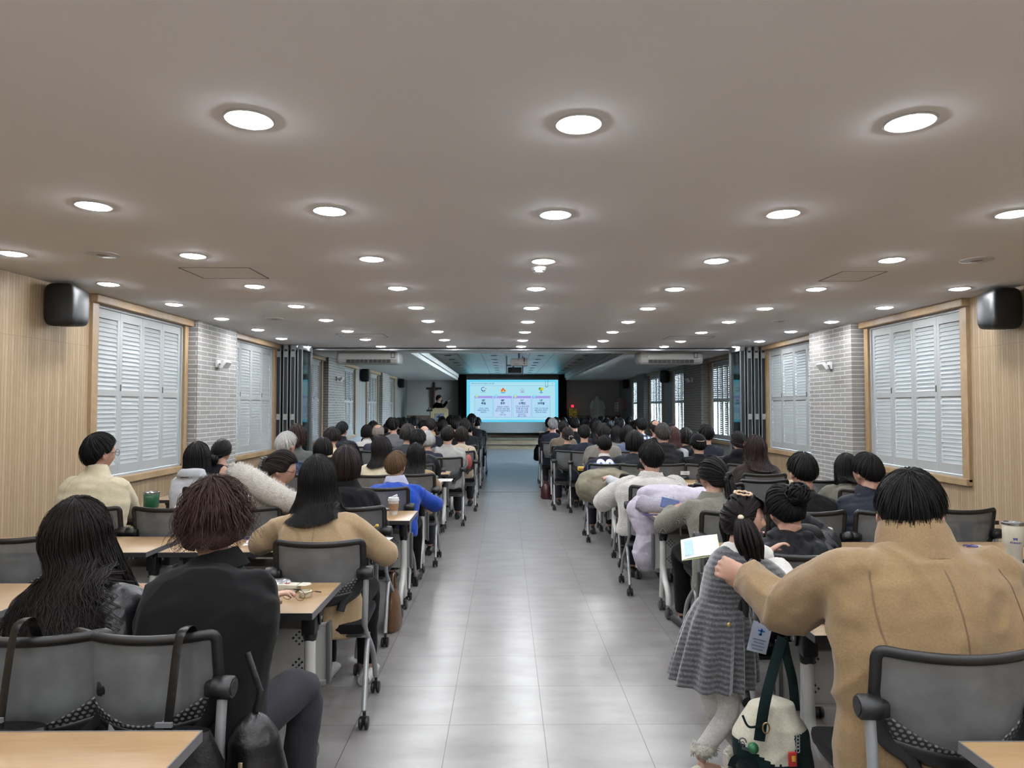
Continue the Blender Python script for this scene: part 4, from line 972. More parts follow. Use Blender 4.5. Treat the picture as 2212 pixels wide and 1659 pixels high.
def hair_build(name, parent, o0, C, R, s, lod, style, col, L=.16, th=.016, wave=0., flare=0., part=0., frizz=0., seed=1, push=None, top=0, vol=1.0, fringe=None, gath=None, tailL=.25, back=None, sides=None, nl=None, drift=None, tdir=None, ltrim=None):
    rnd = random.Random(seed); cs = style != 'hang' and gath is None; k = (R @ (V3(part * .3, -.50, .866) if cs else V3(part * .3, -.26, .965))).normalized(); e1 = R @ V3(0, 1, 0); e1 = (e1 - k * e1.dot(k)).normalized(); e2 = e1.cross(k)
    a, b_, c = .0815 * s * vol, .101 * s * vol, .121 * s * (1 + (vol - 1) * .6); RT = R.transposed()
    def surf(d, t): dl = RT @ d; return C + d * (1 / math.sqrt((dl.x / a) ** 2 + (dl.y / b_) ** 2 + (dl.z / c) ** 2) + t)
    def dirn(theta, phi): return k * math.cos(theta) + (e1 * math.cos(phi) + e2 * math.sin(phi)) * math.sin(theta)
    F = math.radians(fringe if fringe is not None else (80 if cs else 66)); S = math.radians(sides if sides is not None else (92 if cs else 98)); B = math.radians((back - 15) if back is not None else (106 if cs else 118))
    def tend(phi):
        q = abs((phi + math.pi) % (2 * math.pi) - math.pi)
        def sm(x): x = min(1, max(0, x)); return x * x * (3 - 2 * x)
        return F + (S - F) * sm((q - .75) / .6) + (B - S) * sm((q - 1.95) / .7)
    nseg = (16, 10, 7, 5)[lod]; hang = style in ('hang',)
    gd = None
    if gath is not None: gd = (R @ V3(*gath)).normalized()
    def path(phi, t, n, jl=0., ph=0., am=1.0, t0=0.):
        if gd is not None:
            d0 = dirn(tend(phi), phi); w_ = d0.angle(gd); out = []
            for i in range(n + 1):
                q = i / n; dd = d0.slerp(gd, q) if w_ > 1e-3 else gd
                out.append(surf(dd, t * (.55 + .45 * math.sin(min(1, q * 2.2) * math.pi / 2))))
            return out
        te = tend(phi); q = abs((phi + math.pi) % (2 * math.pi) - math.pi)
        th_h = math.radians(97)
        if not hang or q < .80:
            out = []
            for i in range(n + 1):
                th_ = math.radians(top) + (te * (1 + jl) - math.radians(top)) * (t0 + (1 - t0) * i / n)
                dd = dirn(th_, phi); p = surf(dd, t * (1 - (.75 if cs else .45) * (i / n) ** 2))
                if wave and i: p += (dd.cross(k)).normalized() * wave * .5 * math.sin(i * 1.3 + ph) * am
                out.append(p)
            return out
        out = []; LL = L * s * (1 + jl); arc = .105 * s * th_h; tot = arc + LL; step = tot / n; n1 = max(2, int(round(n * arc / tot)))
        for i in range(n1 + 1): out.append(surf(dirn(th_h * (t0 + (1 - t0) * i / n1), phi), t))
        base = out[-1]; rad = base - C; rad.z = 0; rad = rad.normalized() if rad.length > 1e-4 else V3(0, -1, 0); tg = V3(-rad.y, rad.x, 0)
        for i in range(1, n - n1 + 1):
            u = i / (n - n1); z = LL * u
            p = base + V3(0, 0, -z) + rad * (flare * u * u * s) + (drift * u if drift is not None else V3(0, 0, 0))
            if wave: w = wave * min(1, u * 2.2) * am; p += tg * w * math.sin(u * LL * 46 + ph) + rad * w * .8 * math.cos(u * LL * 40 + ph * 1.7)
            if push: p = push(p, .012 + t * .6)
            out.append(p)
        if wave:
            for i in range(2, n1 + 1): out[i] = out[i] + (out[i] - C).normalized() * wave * .35 * math.sin(i * 1.1 + ph) * am
        return out
    mb = MB(); nphi = (56, 40, 26, 16)[lod]; nt = nseg
    G = [path(-math.pi + 2 * math.pi * i / nphi, th * .6, nt) for i in range(nphi)]
    vs = [p for g in G for p in g]; n1 = nt + 1
    mb.add(vs, [(i * n1 + j, ((i + 1) % nphi) * n1 + j, ((i + 1) % nphi) * n1 + j + 1, i * n1 + j + 1) for i in range(nphi) for j in range(nt)])
    nlk = nl or (460, 300, 130, 44)[lod]; sg = (6, 5, 4, 4)[lod]
    for q in range(nlk):
        phi = -math.pi + 2 * math.pi * (q + rnd.random()) / nlk; t0 = rnd.choice((0, 0, .15, .3, .45)) if gd is None else 0
        pts = path(phi, th * rnd.uniform(.6, 1.12), nseg, (rnd.uniform(-.14, .07) if not cs else rnd.uniform(-.06, .02)) - frizz * rnd.random() * .3, rnd.uniform(0, 6.28), rnd.uniform(.6, 1.4), t0)
        if frizz: off = V3(rnd.gauss(0, 1), rnd.gauss(0, 1), rnd.gauss(0, .6)) * frizz * .02; pts = [p + off * (i / len(pts)) for i, p in enumerate(pts)]
        if cs:
            dr = rnd.gauss(0, .012) * s; sd_ = (pts[-1] - pts[0]).cross(pts[len(pts) // 2] - C).normalized(); lf = max(0, rnd.gauss(.0, .006 + frizz * .01))
            pts = [p + sd_ * dr * (i / len(pts)) + (p - C).normalized() * lf * (i / len(pts)) ** 2 for i, p in enumerate(pts)]
        w = (2 * math.pi * .1 * s / nlk) * rnd.uniform(1.0, 2.2); n = len(pts)
        rr = [w * min(1, .35 + 2.4 * i / n, 2.6 * (n - i) / n) for i in range(n)]
        mb.tube(pts, [max(.0006, x) for x in rr], sg, flat=.42, up=(pts[0] - C))
    if gd is not None and tailL:
        g0 = surf(gd, th * .7); rad = R @ V3(*gath); rad.z = 0; rad = rad.normalized() if rad.length > .01 else V3(0, -1, 0)
        nt_ = (44, 26, 14, 8)[lod]
        for q in range(nt_):
            an = rnd.uniform(0, 6.28); rr_ = math.sqrt(rnd.random()); off = (V3(-rad.y, rad.x, 0) * math.cos(an) + rad * math.sin(an) * .8) * rr_; LL = tailL * rnd.uniform(.75, 1.08); pts = []; ph = rnd.uniform(0, 6.28)
            for i in range(9):
                u = i / 8; p = g0 + rad * (.030 * math.sin(min(1, u * 2.2) * 1.57)) * 1.0 + V3(0, 0, .012 * math.sin(min(1, u * 3) * 3.14) - LL * u) + off * (.009 + .032 * math.sin(min(1, u * 1.3 + .1) * 2.6)) * (1 + flare * 4 * u)
                if tdir is not None: p += tdir * math.sin(u * 1.57)
                if wave: p += V3(math.sin(u * 9 + ph), math.cos(u * 8 + ph), 0) * wave * u
                if push: p = push(p, .014)
                pts.append(p)
            mb.tube(pts, [.006 * s] + [.011 * s] * 6 + [.006 * s, .0012], 5, smooth=2)
    mb.v = [tuple(Vector(v) - o0) for v in mb.v]
    o = mb.build(name, hairmat(col), parent, True, 0, False)
    return o, surf, gd

NPEOPLE = []
def person(px, ty, Y, label, top=('wool', (30, 30, 33)), hair=dict(style='short', col=(22, 20, 20)), s=1.0, hy=0., hp=6., hr=0., by=0., lean=.12, sl=0., bulk=1.0, collar=None, wl=None, wr=None, pole=None,
           legs=(52, 52, 56), knee=0., lod=None, pants=True, skin=(206, 162, 140), hands=True, hand_l=None, hand_r=None, ty_pt=None, sw=1.0, extra=None, stand=False, hipz=.47, feet=None, quilt=None, hemz=None, group='seated audience', gl=False, cap=None, hs=None, nk=.145, backy=None, vox=None, al=1.0, seed=None, shoe=(40, 40, 42), sleeve=1.0, shz=None, wrinkle=1.0):
    hs = hs if hs is not None else 1.03 * s
    if backy is None and not stand and Y > 6: backy = Y - .345
    if backy is not None: lean = max(-.05, Y - .035 * hs - backy - .215)
    lod = lod if lod is not None else (0 if Y < 4.2 else 1 if Y < 7.4 else 2 if Y < 13 else 3)
    seed = seed if seed is not None else int(px * 7 + ty); hth = .014 * hs
    tp = ty_pt or at(px, ty, Y); R = head_mat(hy + by, hp, hr)
    C = V3(tp.x, Y, tp.z - (.119 * hs + hth))
    if sl == 0 and not stand: sl = tp.x * max(0, lean) / Y * .7
    r, f = basis(by)
    N = C + V3(0, 0, -nk * hs) - f * .035 * hs - r * (sl * .3)
    H = V3(N.x, N.y, hipz) - f * lean - r * sl * .8
    o0 = V3(H.x, H.y, 0)
    root = empty('person', o0, 0, label, 'person', group)
    up = V3(0, 0, 1)
    def spine(t): return H + (N - H) * t - f * (.035 * math.sin(math.pi * t) * s)
    tl = (N - H).length
    PR = [(0, .175, .125), (.12, .178, .125), (.3, .168, .118), (.5, .175, .120), (.68, .188, .120), (.80, .182, .110), (.88, .152, .092), (.94, .112, .076), (1.0, .066, .062)]
    def torso(b, inf=0., bk=1.0, t0=0., n=18, topinf=None):
        rg = []
        for t, w, d in PR:
            if t < t0: continue
            e = inf if topinf is None or t < .9 else topinf
            k_ = bk if t < .9 else 1 + (bk - 1) * .4
            T = (spine(min(1, t + .02)) - spine(max(0, t - .02))).normalized(); ff = (f - T * f.dot(T)).normalized()
            rg.append((spine(t), r * (w * s * sw * k_ + e), ff * (d * s * k_ + e)))
        return b.ell(rg, n)
    sh = spine(.86) if shz is None else V3(spine(.86).x, spine(.86).y, shz)
    SL, SR = sh - r * .152 * s * sw, sh + r * .152 * s * sw
    def wr_def(sd): 
        p = H + f * (.50 * s + .04) + r * (sd * .12 * s); p.z = .765 if not stand else H.z + .05; return p
    wl = wl if wl is not None else wr_def(-1); wr = wr if wr is not None else wr_def(1)
    l1, l2 = .285 * s * al, .25 * s * al
    pl = pole or {}
    EL, WL = ik(SL, wl, l1, l2, pl.get('l', -r * .45 - up * .85 - f * .25)); ER, WR = ik(SR, wr, l1, l2, pl.get('r', r * .45 - up * .85 - f * .25))
    hk = hipz - .47
    if stand:
        KL, KR = H + V3(0, 0, -.42 * s) - r * .08 * s, H + V3(0, 0, -.42 * s) + r * .08 * s; AL, AR = V3(KL.x, KL.y, .08), V3(KR.x, KR.y, .08); HL, HR = H - r * .085 * s, H + r * .085 * s
    else:
        a = math.radians(knee); kf = f * math.cos(a) + r * math.sin(a)
        HL, HR = H - r * .085 * s + up * .06, H + r * .085 * s + up * .06
        KL, KR = HL + kf * .41 * s - r * .03 - up * .01, HR + kf * .41 * s + r * .03 - up * .01
        AL, AR = V3(KL.x, KL.y, .09) - kf * .03, V3(KR.x, KR.y, .09) - kf * .03
    if feet: AL, AR = feet
    kf2 = f if stand or not knee else (f * math.cos(math.radians(knee)) + r * math.sin(math.radians(knee)))
    # body: one surface
    b = MB(); head_add(b, C, R, hs, *(((64, 44) if vox else (36, 26)), (26, 18), (18, 13), (12, 9))[lod])
    hb = C + R @ (V3(0, -.018, -.07) * hs)
    b.tube([hb, (hb + N) / 2 - f * .004, N, spine(.9)], [.058 * s, .055 * s, .062 * s, .075 * s], 14)
    torso(b, -.012, 1)
    for S_, E_, W_ in ((SL, EL, WL), (SR, ER, WR)): b.tube([S_ + (spine(.8) - S_) * .3, S_, E_, W_], [.05 * s, .05 * s, .041 * s, .029 * s], 10)
    if lod < 2 and hands:
        for W_, E_, hh, sd in ((WL, EL, hand_l, 1), (WR, ER, hand_r, -1)):
            hh = hh or {}
            hand_add(b, W_, hh.get('d', W_ - E_), hh.get('n', V3(0, 0, -1) + r * sd * .3), s, hh.get('curl', .45), hh.get('side', sd), hh.get('spread', .04))
    else:
        for W_, E_, sd in ((WL, EL, 1), (WR, ER, -1)):
            d_ = (W_ - E_).normalized(); b.tube([W_, W_ + d_ * .06 * s, W_ + d_ * .13 * s + V3(0, 0, -.03)], [.03 * s, .036 * s, .02 * s], 8, flat=.6)
    for h_, k_, a_ in ((HL, KL, AL), (HR, KR, AR)): b.tube([h_, k_, a_], [.07 * s, .05 * s, .035 * s], 10); b.tube([a_ + V3(0, 0, -.03), a_ + kf2 * .14 * s + V3(0, 0, -.055)], [.038 * s, .026 * s], 8)
    vx = vox or (.0062, .0078, .013, .024)[lod]
    b.v = [tuple(Vector(v) - o0) for v in b.v]
    me = remesh(b, vx, (3, 2, 2, 2)[lod], .5); link('body', me, skinmat(skin), root, True, 0)
    # upper garment
    kind, col = top[0], top[1]
    inf = {'shell': .030, 'sherpa': .026, 'leather': .024}.get(kind, .016) + (bulk - 1) * .06; bk = bulk
    b = MB(); torso(b, inf, bk, 0, 20, .012)
    if hemz is not None:
        T = [(H + V3(0, 0, .02), 1.0), (V3(H.x, H.y, hemz), 1.04)]
        b.ell([(p, r * .19 * s * q * bk, f * .145 * s * q * bk) for p, q in T], 18)
    sr = (.083 * s * sleeve + (inf - .016) * .8, .066 * s * sleeve + (inf - .016) * .9, .050 * s * sleeve + (inf - .016) * .7)
    for S_, E_, W_ in ((SL, EL, WL), (SR, ER, WR)):
        W2 = W_ + (E_ - W_).normalized() * .015; b.tube([S_ + (spine(.80) - S_) * .35 + V3(0, 0, .0), S_ - V3(0, 0, .004), S_ + (E_ - S_) * .55, E_, E_ + (W2 - E_) * .5, W2], [sr[0] * .80, sr[0] * .84, sr[0] * .88, sr[1] * 1.02, sr[1] * .9, sr[2]], 14, smooth=3)
    if collar in ('stand', 'coat', 'shirt', 'ribbed'):
        hh = {'stand': .050, 'coat': .040, 'shirt': .035, 'ribbed': .070}[collar] * s; rr = {'stand': .070, 'coat': .074, 'shirt': .066, 'ribbed': .094}[collar] * s
        ax = ((hb - N).normalized() * .7 + up * .5).normalized(); u1 = (r - ax * r.dot(ax)).normalized(); u2 = ax.cross(u1)
        b.ell([(N - ax * .03 * s, u1 * (rr + .022), u2 * (rr + .016)), (N + ax * .015, u1 * (rr + .008), u2 * (rr + .006)), (N + ax * hh, u1 * (rr + .002), u2 * (rr + .004)), (N + ax * (hh + .006), u1 * (rr - .008), u2 * (rr - .006))], 18)
    if collar == 'hood':
        q = N - f * .075 * s + V3(0, 0, .0); b.ell([(q + V3(0, 0, -.10 * s), r * .06 * s, f * .03 * s), (q + V3(0, 0, -.06 * s), r * .12 * s, f * .055 * s), (q + V3(0, 0, .0), r * .135 * s, f * .075 * s), (q + V3(0, 0, .045) + f * .01, r * .115 * s, f * .07 * s), (q + V3(0, 0, .06) + f * .015, r * .08 * s, f * .045 * s)], 18)
    b.v = [tuple(Vector(v) - o0) for v in b.v]
    me = remesh(b, (.0085, .0105, .016, .028)[lod], (9, 7, 4, 2)[lod], .6)
    if lod < 3:
        co = getco(me); no = getno(me); d = np.zeros(len(co), np.float32)
        if quilt == 'h': d += .011 * s * (np.sqrt(np.abs(np.sin(np.pi * (co[:, 2] + .25 * np.abs(co[:, 0])) / .068))) - .6) + .003 * wob(co, 55, seed)
        elif quilt == 'd':
            g1 = np.abs(np.sin(np.pi * (co[:, 0] + co[:, 2]) / .085)); g2 = np.abs(np.sin(np.pi * (co[:, 0] - co[:, 2]) / .085)); d += .012 * s * (np.sqrt(np.minimum(g1, g2)) - .5) + .002 * wob(co, 60, seed)
        fold = wob(co * np.array([1, 1, .55], np.float32), 20, seed, 5); rid = 1 - np.abs(wob(co * np.array([1.2, 1.2, .7], np.float32), 13, seed + 5, 4)); rid = np.clip(rid - .45, 0, 1)
        f2 = wob(co * np.array([.8, .8, 1.6], np.float32), 34, seed + 9, 5); r2 = 1 - np.abs(wob(co * np.array([1.4, 1.4, .9], np.float32), 9, seed + 11, 3)); r2 = np.clip(r2 - .6, 0, 1)
        d += wrinkle * (.006 * fold + .0028 * f2 + .022 * rid * rid + .035 * r2 * r2 - .004) * (1 if lod < 2 else .7)
        setco(me, co + no * d[:, None])
    jk = link('jacket', me, cloth(col, kind), root, True, 0)
    if collar == 'coat' and lod < 2:
        b = MB(); ax = ((hb - N).normalized() * .6 + up * .6).normalized(); u1 = (r - ax * r.dot(ax)).normalized(); u2 = ax.cross(u1); rings = []
        for k in range(15):
            a = math.radians(-200 + k * (220 / 14.0)) ; a = math.radians(180 + 20 - k * (220 / 14)); dd = u1 * math.cos(a) - f * .0 + (-f) * abs(math.sin(a)) if False else u1 * math.cos(math.pi * k / 14) - f * math.sin(math.pi * k / 14)
            p0 = N + ax * .042 * s + dd * .074 * s; p1 = N - ax * .018 * s + dd * .112 * s - V3(0, 0, .006)
            rings.append([p0 - dd * .006 - o0, p0 + dd * .006 + V3(0, 0, .003) - o0, p1 + dd * .008 - o0, p1 - dd * .006 - V3(0, 0, .004) - o0])
        b.loft(rings).build('collar', cloth(col, kind), jk, True, 50)
    # trousers and shoes
    if pants:
        b = MB(); b.ell([(H + up * -.03, r * .17 * s, f * .13 * s), (H + up * .07, r * .175 * s, f * .13 * s), (H + up * .14, r * .15 * s, f * .11 * s)], 16)
        for h_, k_, a_ in ((HL, KL, AL), (HR, KR, AR)): b.tube([h_ - f * .02, h_ + (k_ - h_) * .5, k_, k_ + (a_ - k_) * .5, a_ + V3(0, 0, .02)], [.088 * s, .082 * s, .068 * s, .06 * s, .055 * s], 12, smooth=3)
        b.v = [tuple(Vector(v) - o0) for v in b.v]; me = remesh(b, (.011, .013, .02, .032)[lod], 3)
        if lod < 2: co = getco(me); setco(me, co + getno(me) * (.0045 * wob(co, 30, seed + 3))[:, None])
        link('trousers', me, cloth(legs, 'wool'), root, True, 0)
        if lod < 3:
            for a_ in (AL, AR):
                b = MB(); q = V3(a_.x, a_.y, 0) - o0; b.ell([(q - kf2 * .06 + V3(0, 0, .03), up.cross(kf2) * .034 * s, up * .03), (q + kf2 * .0 + V3(0, 0, .045), up.cross(kf2) * .042 * s, up * .045), (q + kf2 * .10 + V3(0, 0, .038), up.cross(kf2) * .046 * s, up * .036), (q + kf2 * .17 + V3(0, 0, .024), up.cross(kf2) * .036 * s, up * .022), (q + kf2 * .19 + V3(0, 0, .018), up.cross(kf2) * .015 * s, up * .012)], 14)
                b.build('shoe', plain('shoe', shoe, .55), root)
    # hair
    bk = bulk; inf = {'shell': .030, 'sherpa': .026, 'leather': .024}.get(top[0], .016) + (bulk - 1) * .06; AX = (N - H); AL2 = AX.length_squared; TA = AX.normalized(); FA = (f - TA * f.dot(TA)).normalized()
    ythr = .97 if hair and hair.get('L', 0) > .3 else .3
    def push(p, m):
        t = (p - H).dot(AX) / AL2
        if t > 1.02:
            c0 = N + (C - N) * min(1, max(0, (p.z - N.z) / max(.02, C.z - N.z))); w_ = d_ = .062 * s; fa = f
        else:
            t = max(0, min(1, t)); c0 = spine(t); w_, d_ = PR[-1][1] * s, PR[-1][2] * s; fa = FA
            for i in range(len(PR) - 1):
                if PR[i][0] <= t <= PR[i + 1][0]:
                    q = (t - PR[i][0]) / (PR[i + 1][0] - PR[i][0]); w_ = (PR[i][1] * (1 - q) + PR[i + 1][1] * q) * s * sw; d_ = (PR[i][2] * (1 - q) + PR[i + 1][2] * q) * s; break
            w_ = w_ * bk + inf + .012; d_ = d_ * bk + inf + .012
        e = p - c0; x = e.dot(r) / (w_ + m); y = e.dot(fa) / (d_ + m); q = math.sqrt(x * x + y * y)
        if q < 1:
            ny = -math.sqrt(max(0, 1 - x * x)) if y < ythr else math.sqrt(max(0, 1 - x * x))
            return p + fa * ((ny - y) * (d_ + m))
        return p
    info = dict(root=root, o0=o0, C=C, R=R, N=N, H=H, r=r, f=f, s=s, hs=hs, lod=lod, spine=spine, backy=backy, WL=WL, WR=WR, EL=EL, ER=ER, SL=SL, SR=SR, jacket=jk, hb=hb, push=push)
    if hair:
        h = dict(hair); st = h.pop('style'); c_ = h.pop('col'); bun = h.pop('bun', None); tie = h.pop('tie', None)
        if 'th' not in h: h['th'] = .014
        h['th'] *= hs
        ho, surf, gd = hair_build('hair', root, o0, C, R, hs, lod, st, c_, seed=seed, push=push, **h)
        if bun and gd is not None:
            b = MB(); g0 = surf(gd, .012) - o0 + gd * bun * .55; b.sph(g0, (bun, bun, bun * .9), 14, 10); rn = random.Random(seed)
            for k in range((26, 16, 8, 4)[lod]):
                ax = V3(rn.gauss(0, 1), rn.gauss(0, 1), rn.gauss(0, 1)).normalized(); u1 = ax.orthogonal().normalized(); u2 = ax.cross(u1); a0 = rn.uniform(0, 6); ln = rn.uniform(2, 4.5)
                b.tube([g0 + (u1 * math.cos(a0 + ln * q / 7) + u2 * math.sin(a0 + ln * q / 7)) * bun * rn.uniform(1.0, 1.12) for q in range(8)], [.002] + [.008 * s] * 6 + [.002], 5, flat=.6)
            b.build('hair_bun', hairmat(c_), root, True, 0)
        if tie and gd is not None:
            g0 = surf(gd, .014) - o0; u1 = gd.orthogonal().normalized(); u2 = gd.cross(u1); b = MB(); rn = random.Random(seed + 1); q0 = []
            for k in range(25): a = 2 * math.pi * k / 24; q0.append(g0 + (u1 * math.cos(a) + u2 * math.sin(a)) * tie[1] * (1 + .12 * math.sin(a * 7)) + gd * .012)
            b.tube(q0, tie[1] * .45, 8); b.build('hair_tie', plain('hair_tie', tie[0], .7), root)
    if gl and lod < 3:
        b = MB(); P = lambda x, y, z: C + R @ (V3(x, y, z) * hs) - o0
        for sd in (-1, 1):
            b.tube([P(sd * .083, -.03, -.005), P(sd * .084, .0, .004), P(sd * .074, .085, .006)], .0018, 6)
            b.tube([P(sd * .033 + .025 * math.cos(a), .100 - .004 * abs(math.cos(a)), .002 + .021 * math.sin(a)) for a in [2 * math.pi * k / 20 for k in range(21)]], .0016, 6)
        b.tube([P(-.009, .104, .006), P(.009, .104, .006)], .0016, 6); b.build('glasses', plain('glasses_frame', (60, 50, 46), .3, .6), root)
    NPEOPLE.append(info)
    return info

def fluff(name, center_pts, rad, col, parent, o0, n=900, ln=.03, seed=3, flat=1.0):
    # a fur roll: a soft tube with short strands standing on it
    rn = random.Random(seed); pts, rr = spline([Vector(p) for p in center_pts], list(rad) if isinstance(rad, (list, tuple)) else [rad] * len(center_pts), 6)
    b = MB(); b.tube([p - o0 for p in pts], rr, 14, flat=flat)
    for k in range(n):
        i = rn.randrange(len(pts) - 1); q = rn.random(); p = pts[i].lerp(pts[i + 1], q); r_ = rr[i] * (1 - q) + rr[i + 1] * q
        t = (pts[i + 1] - pts[i]).normalized(); d = V3(rn.gauss(0, 1), rn.gauss(0, 1), rn.gauss(0, 1)); d = (d - t * d.dot(t)).normalized()
        e = (d + t * rn.uniform(-.5, .5) + V3(0, 0, -.25)).normalized(); p0 = p + d * r_ * .85 - o0; sd = d.cross(t) * .0035
        tip = p0 + e * ln * rn.uniform(.5, 1.2); b.add([p0 - sd, p0 + sd, p0 + t * .0035, tip], [(0, 1, 3), (1, 2, 3), (2, 0, 3)])
    return b.build(name, cloth(col, 'sherpa'), parent, True, 0, False)
# ------------------------------------------------------------------ the audience
K, BR, DB, GR, WH = (20, 18, 18), (58, 42, 36), (36, 28, 25), (88, 86, 84), (200, 198, 194)
def S(col=K, **k): return dict(style='short', col=col, **k)
def HG(L, col=K, **k): return dict(style='hang', col=col, L=L, **k)
def PN(col=K, g=(0, -.93, -.3), **k): return dict(style='pony', col=col, gath=g, **k)
def seat(P, who, back=None, dx=0., rz=0., far=False):
    back = P['backy'] if back is None else back; y = (back + .25) if back is not None else P['H'].y + .0
    return chair(P['H'].x + dx, y, rz, 'black mesh-backed chair of the person in %s' % who, far)
def ring_collar(P, col, rad=.066, h=.035, drop=.02, kind='wool', name='shirt_collar', wide=.018):
    ax = ((P['hb'] - P['N']).normalized() * .7 + V3(0, 0, .5)).normalized() if (P['hb'] - P['N']).length > .08 else (V3(0, 0, 1) + P['f'] * .25).normalized(); r, s = P['r'], P['s']; u1 = (r - ax * r.dot(ax)).normalized(); u2 = ax.cross(u1); N = P['N'] - P['o0']
    rings = []
    for q, k in ((-drop, rad + wide), (h * .5, rad + wide * .45), (h, rad + .004), (h + .004, rad - .004), (h * .5, rad - .004)): rings.append((N + ax * q * s, u1 * k * s, u2 * k * s * .95))
    return MB().ell(rings, 28, False).build(name, cloth(col, kind), P['root'], True, 50)
from mathutils.bvhtree import BVHTree
def decal(P, me_obj, off=.003, d=None):          # lays a small flat mesh onto the back of the garment
    jm = P['jacket'].data; bv = BVHTree.FromPolygons([v.co for v in jm.vertices], [p.vertices[:] for p in jm.polygons]); d = d or P['f']
    for v in me_obj.data.vertices:
        o = Vector(v.co) - d * .6; h = bv.ray_cast(o, d)
        if h[0] is not None: v.co = h[0] - d * off
    return me_obj
def backtext(P, body, x, z, size, col, bold=.0):
    cu = bpy.data.curves.new('t', 'FONT'); cu.body = body; cu.align_x = 'CENTER'; cu.align_y = 'CENTER'; cu.size = size; cu.offset = bold; o = text_mesh('lettering', cu)
    bm = bmesh.new(); bm.from_mesh(o.data); bmesh.ops.triangulate(bm, faces=bm.faces)
    for _ in range(2): bmesh.ops.subdivide_edges(bm, edges=[e for e in bm.edges if e.calc_length() > .012], cuts=1)
    bm.to_mesh(o.data); bm.free()
    for v in o.data.vertices: c = v.co.copy(); v.co = P['r'] * (c.x + x) + V3(0, 0, c.y + z)
    o.data.materials.append(plain('print_%d' % col[0], col, .7)); o.parent = P['root']; return decal(P, o)
def backpatch(P, name, x0, x1, z0, z1, mat, off=.003):
    b = MB(); b.grid(lambda u, v: P['r'] * (x0 + (x1 - x0) * u) + V3(0, 0, z0 + (z1 - z0) * v), 14, 8); o = b.build(name, mat, P['root'], True, 0); return decal(P, o, off)
NO = []
# ---- crucifix-side block, from the back of the hall
P = person(168, 1077, 2.47, 'person with very long wavy dark brown hair in a shiny black leather jacket', ('leather', (28, 28, 32)), HG(.50, (36, 27, 25), wave=.014, flare=.085, th=.022, vol=1.02, frizz=.4, nl=620, drift=V3(.16, 0, 0)), backy=1.96, sl=-.14, by=-4, hy=4, wl=None)
seat(P, 'the leather jacket', None, -.01, .06)
P = person(466, 1040, 2.52, 'person with curly dark brown bob in a black wool coat at the aisle', ('wool', (20, 20, 22)), HG(.055, (66, 46, 40), wave=.020, th=.034, vol=1.02, frizz=.9, nl=620, flare=.01), backy=1.97, by=12, hy=-6, sl=-.16, collar='coat', legs=(58, 58, 64), knee=4, bulk=1.18, wr=at(500, 1262, 3.0), pole={'r': V3(1, -.3, -.6)}, shoe=(24, 24, 26))
PB = P; seat(P, 'the black coat with curly bob', None, -.07, -.06)
P = person(687, 982, 3.68, 'person with straight shoulder-length black hair in a camel wool coat', ('wool', (178, 152, 118)), HG(.185, (24, 21, 21), flare=.06, th=.016, vol=1.0, nl=420), backy=3.31, by=3, sl=-.09, bulk=1.05, wr=V3(*at(806, 1172, 3.95)[:2], .775), wl=V3(-1.42, 4.0, .77), pole={'r': V3(1, -.5, -.7), 'l': V3(-1, -.5, -.7)}, legs=(26, 26, 28), shoe=(214, 212, 208), hemz=.40)
PC = P; seat(P, 'the camel coat', None, .0, .05)
person(748, 962, 4.86, 'person with smooth dark brown bob in a black coat, behind the takeaway coffee', ('wool', (22, 22, 25)), HG(.075, (48, 34, 32), th=.020, vol=1.0, flare=-.01), backy=4.45, collar='coat', bulk=1.05, wr=V3(-1.0, 5.15, .77), pole={'r': V3(.5, -.5, -.8)}, legs=(28, 30, 44)); seat(NPEOPLE[-1], 'the black coat with smooth bob', None, .10)
PF = person(608, 972, 4.82, 'person in a cream puffer with fur hood, hair clipped up, turned sideways', ('shell', (222, 206, 192)), PN((46, 36, 32), (.0, -.97, .12), tailL=0, th=.018), backy=4.44, by=20, hy=52, hp=16, bulk=1.12, quilt='d', gl=True, wl=at(366, 1104, 4.60), hand_l=dict(d=V3(-.75, 0, -.62), n=V3(-.2, -.3, -1), curl=.55), wr=at(499, 1033, 5.05), hand_r=dict(d=V3(-.8, .1, .55), n=V3(-.1, 1, -.2), curl=.9), pole={'l': V3(-.2, -.5, -.9), 'r': V3(.2, .3, -1)}, sleeve=.92, al=1.28)
fluff('fur_hood', [at(505, 1022, 4.66), at(532, 1030, 4.58), at(575, 1058, 4.53), at(620, 1082, 4.53), at(655, 1092, 4.57)], [.060, .075, .08, .075, .06], (232, 224, 212), PF['root'], PF['o0'], 2600, .034)
b = MB(); gp = PF['C'] + PF['R'] @ V3(-.02, -.125, .01) - PF['o0']
for q in range(5): b.tube([gp + PF['R'] @ V3(-.035, -.008, .03 - q * .018), gp + PF['R'] @ V3(0, -.03, .035 - q * .018), gp + PF['R'] @ V3(.035, -.008, .03 - q * .018)], .006, 6, smooth=3)
b.box(gp, (.05, .02, .10), PF['R'], .006); b.build('claw_clip', M_BLK, PF['root']); seat(PF, 'the cream fur-hooded puffer', None, -.08)
person(217, 935, 4.78, 'person with round glasses in a beige fleece jacket by the first shuttered window', ('wool', (216, 204, 174)), S(K, th=.020, vol=1.02), s=1.0, hs=1.05, backy=4.44, by=8, hy=22, hp=2, nk=.125, sw=1.12, bulk=1.1, collar='stand', gl=True, wr=at(292, 1120, 5.12), pole={'r': V3(.6, -.3, -.8)}); seat(NPEOPLE[-1], 'the beige fleece jacket', None, .08)
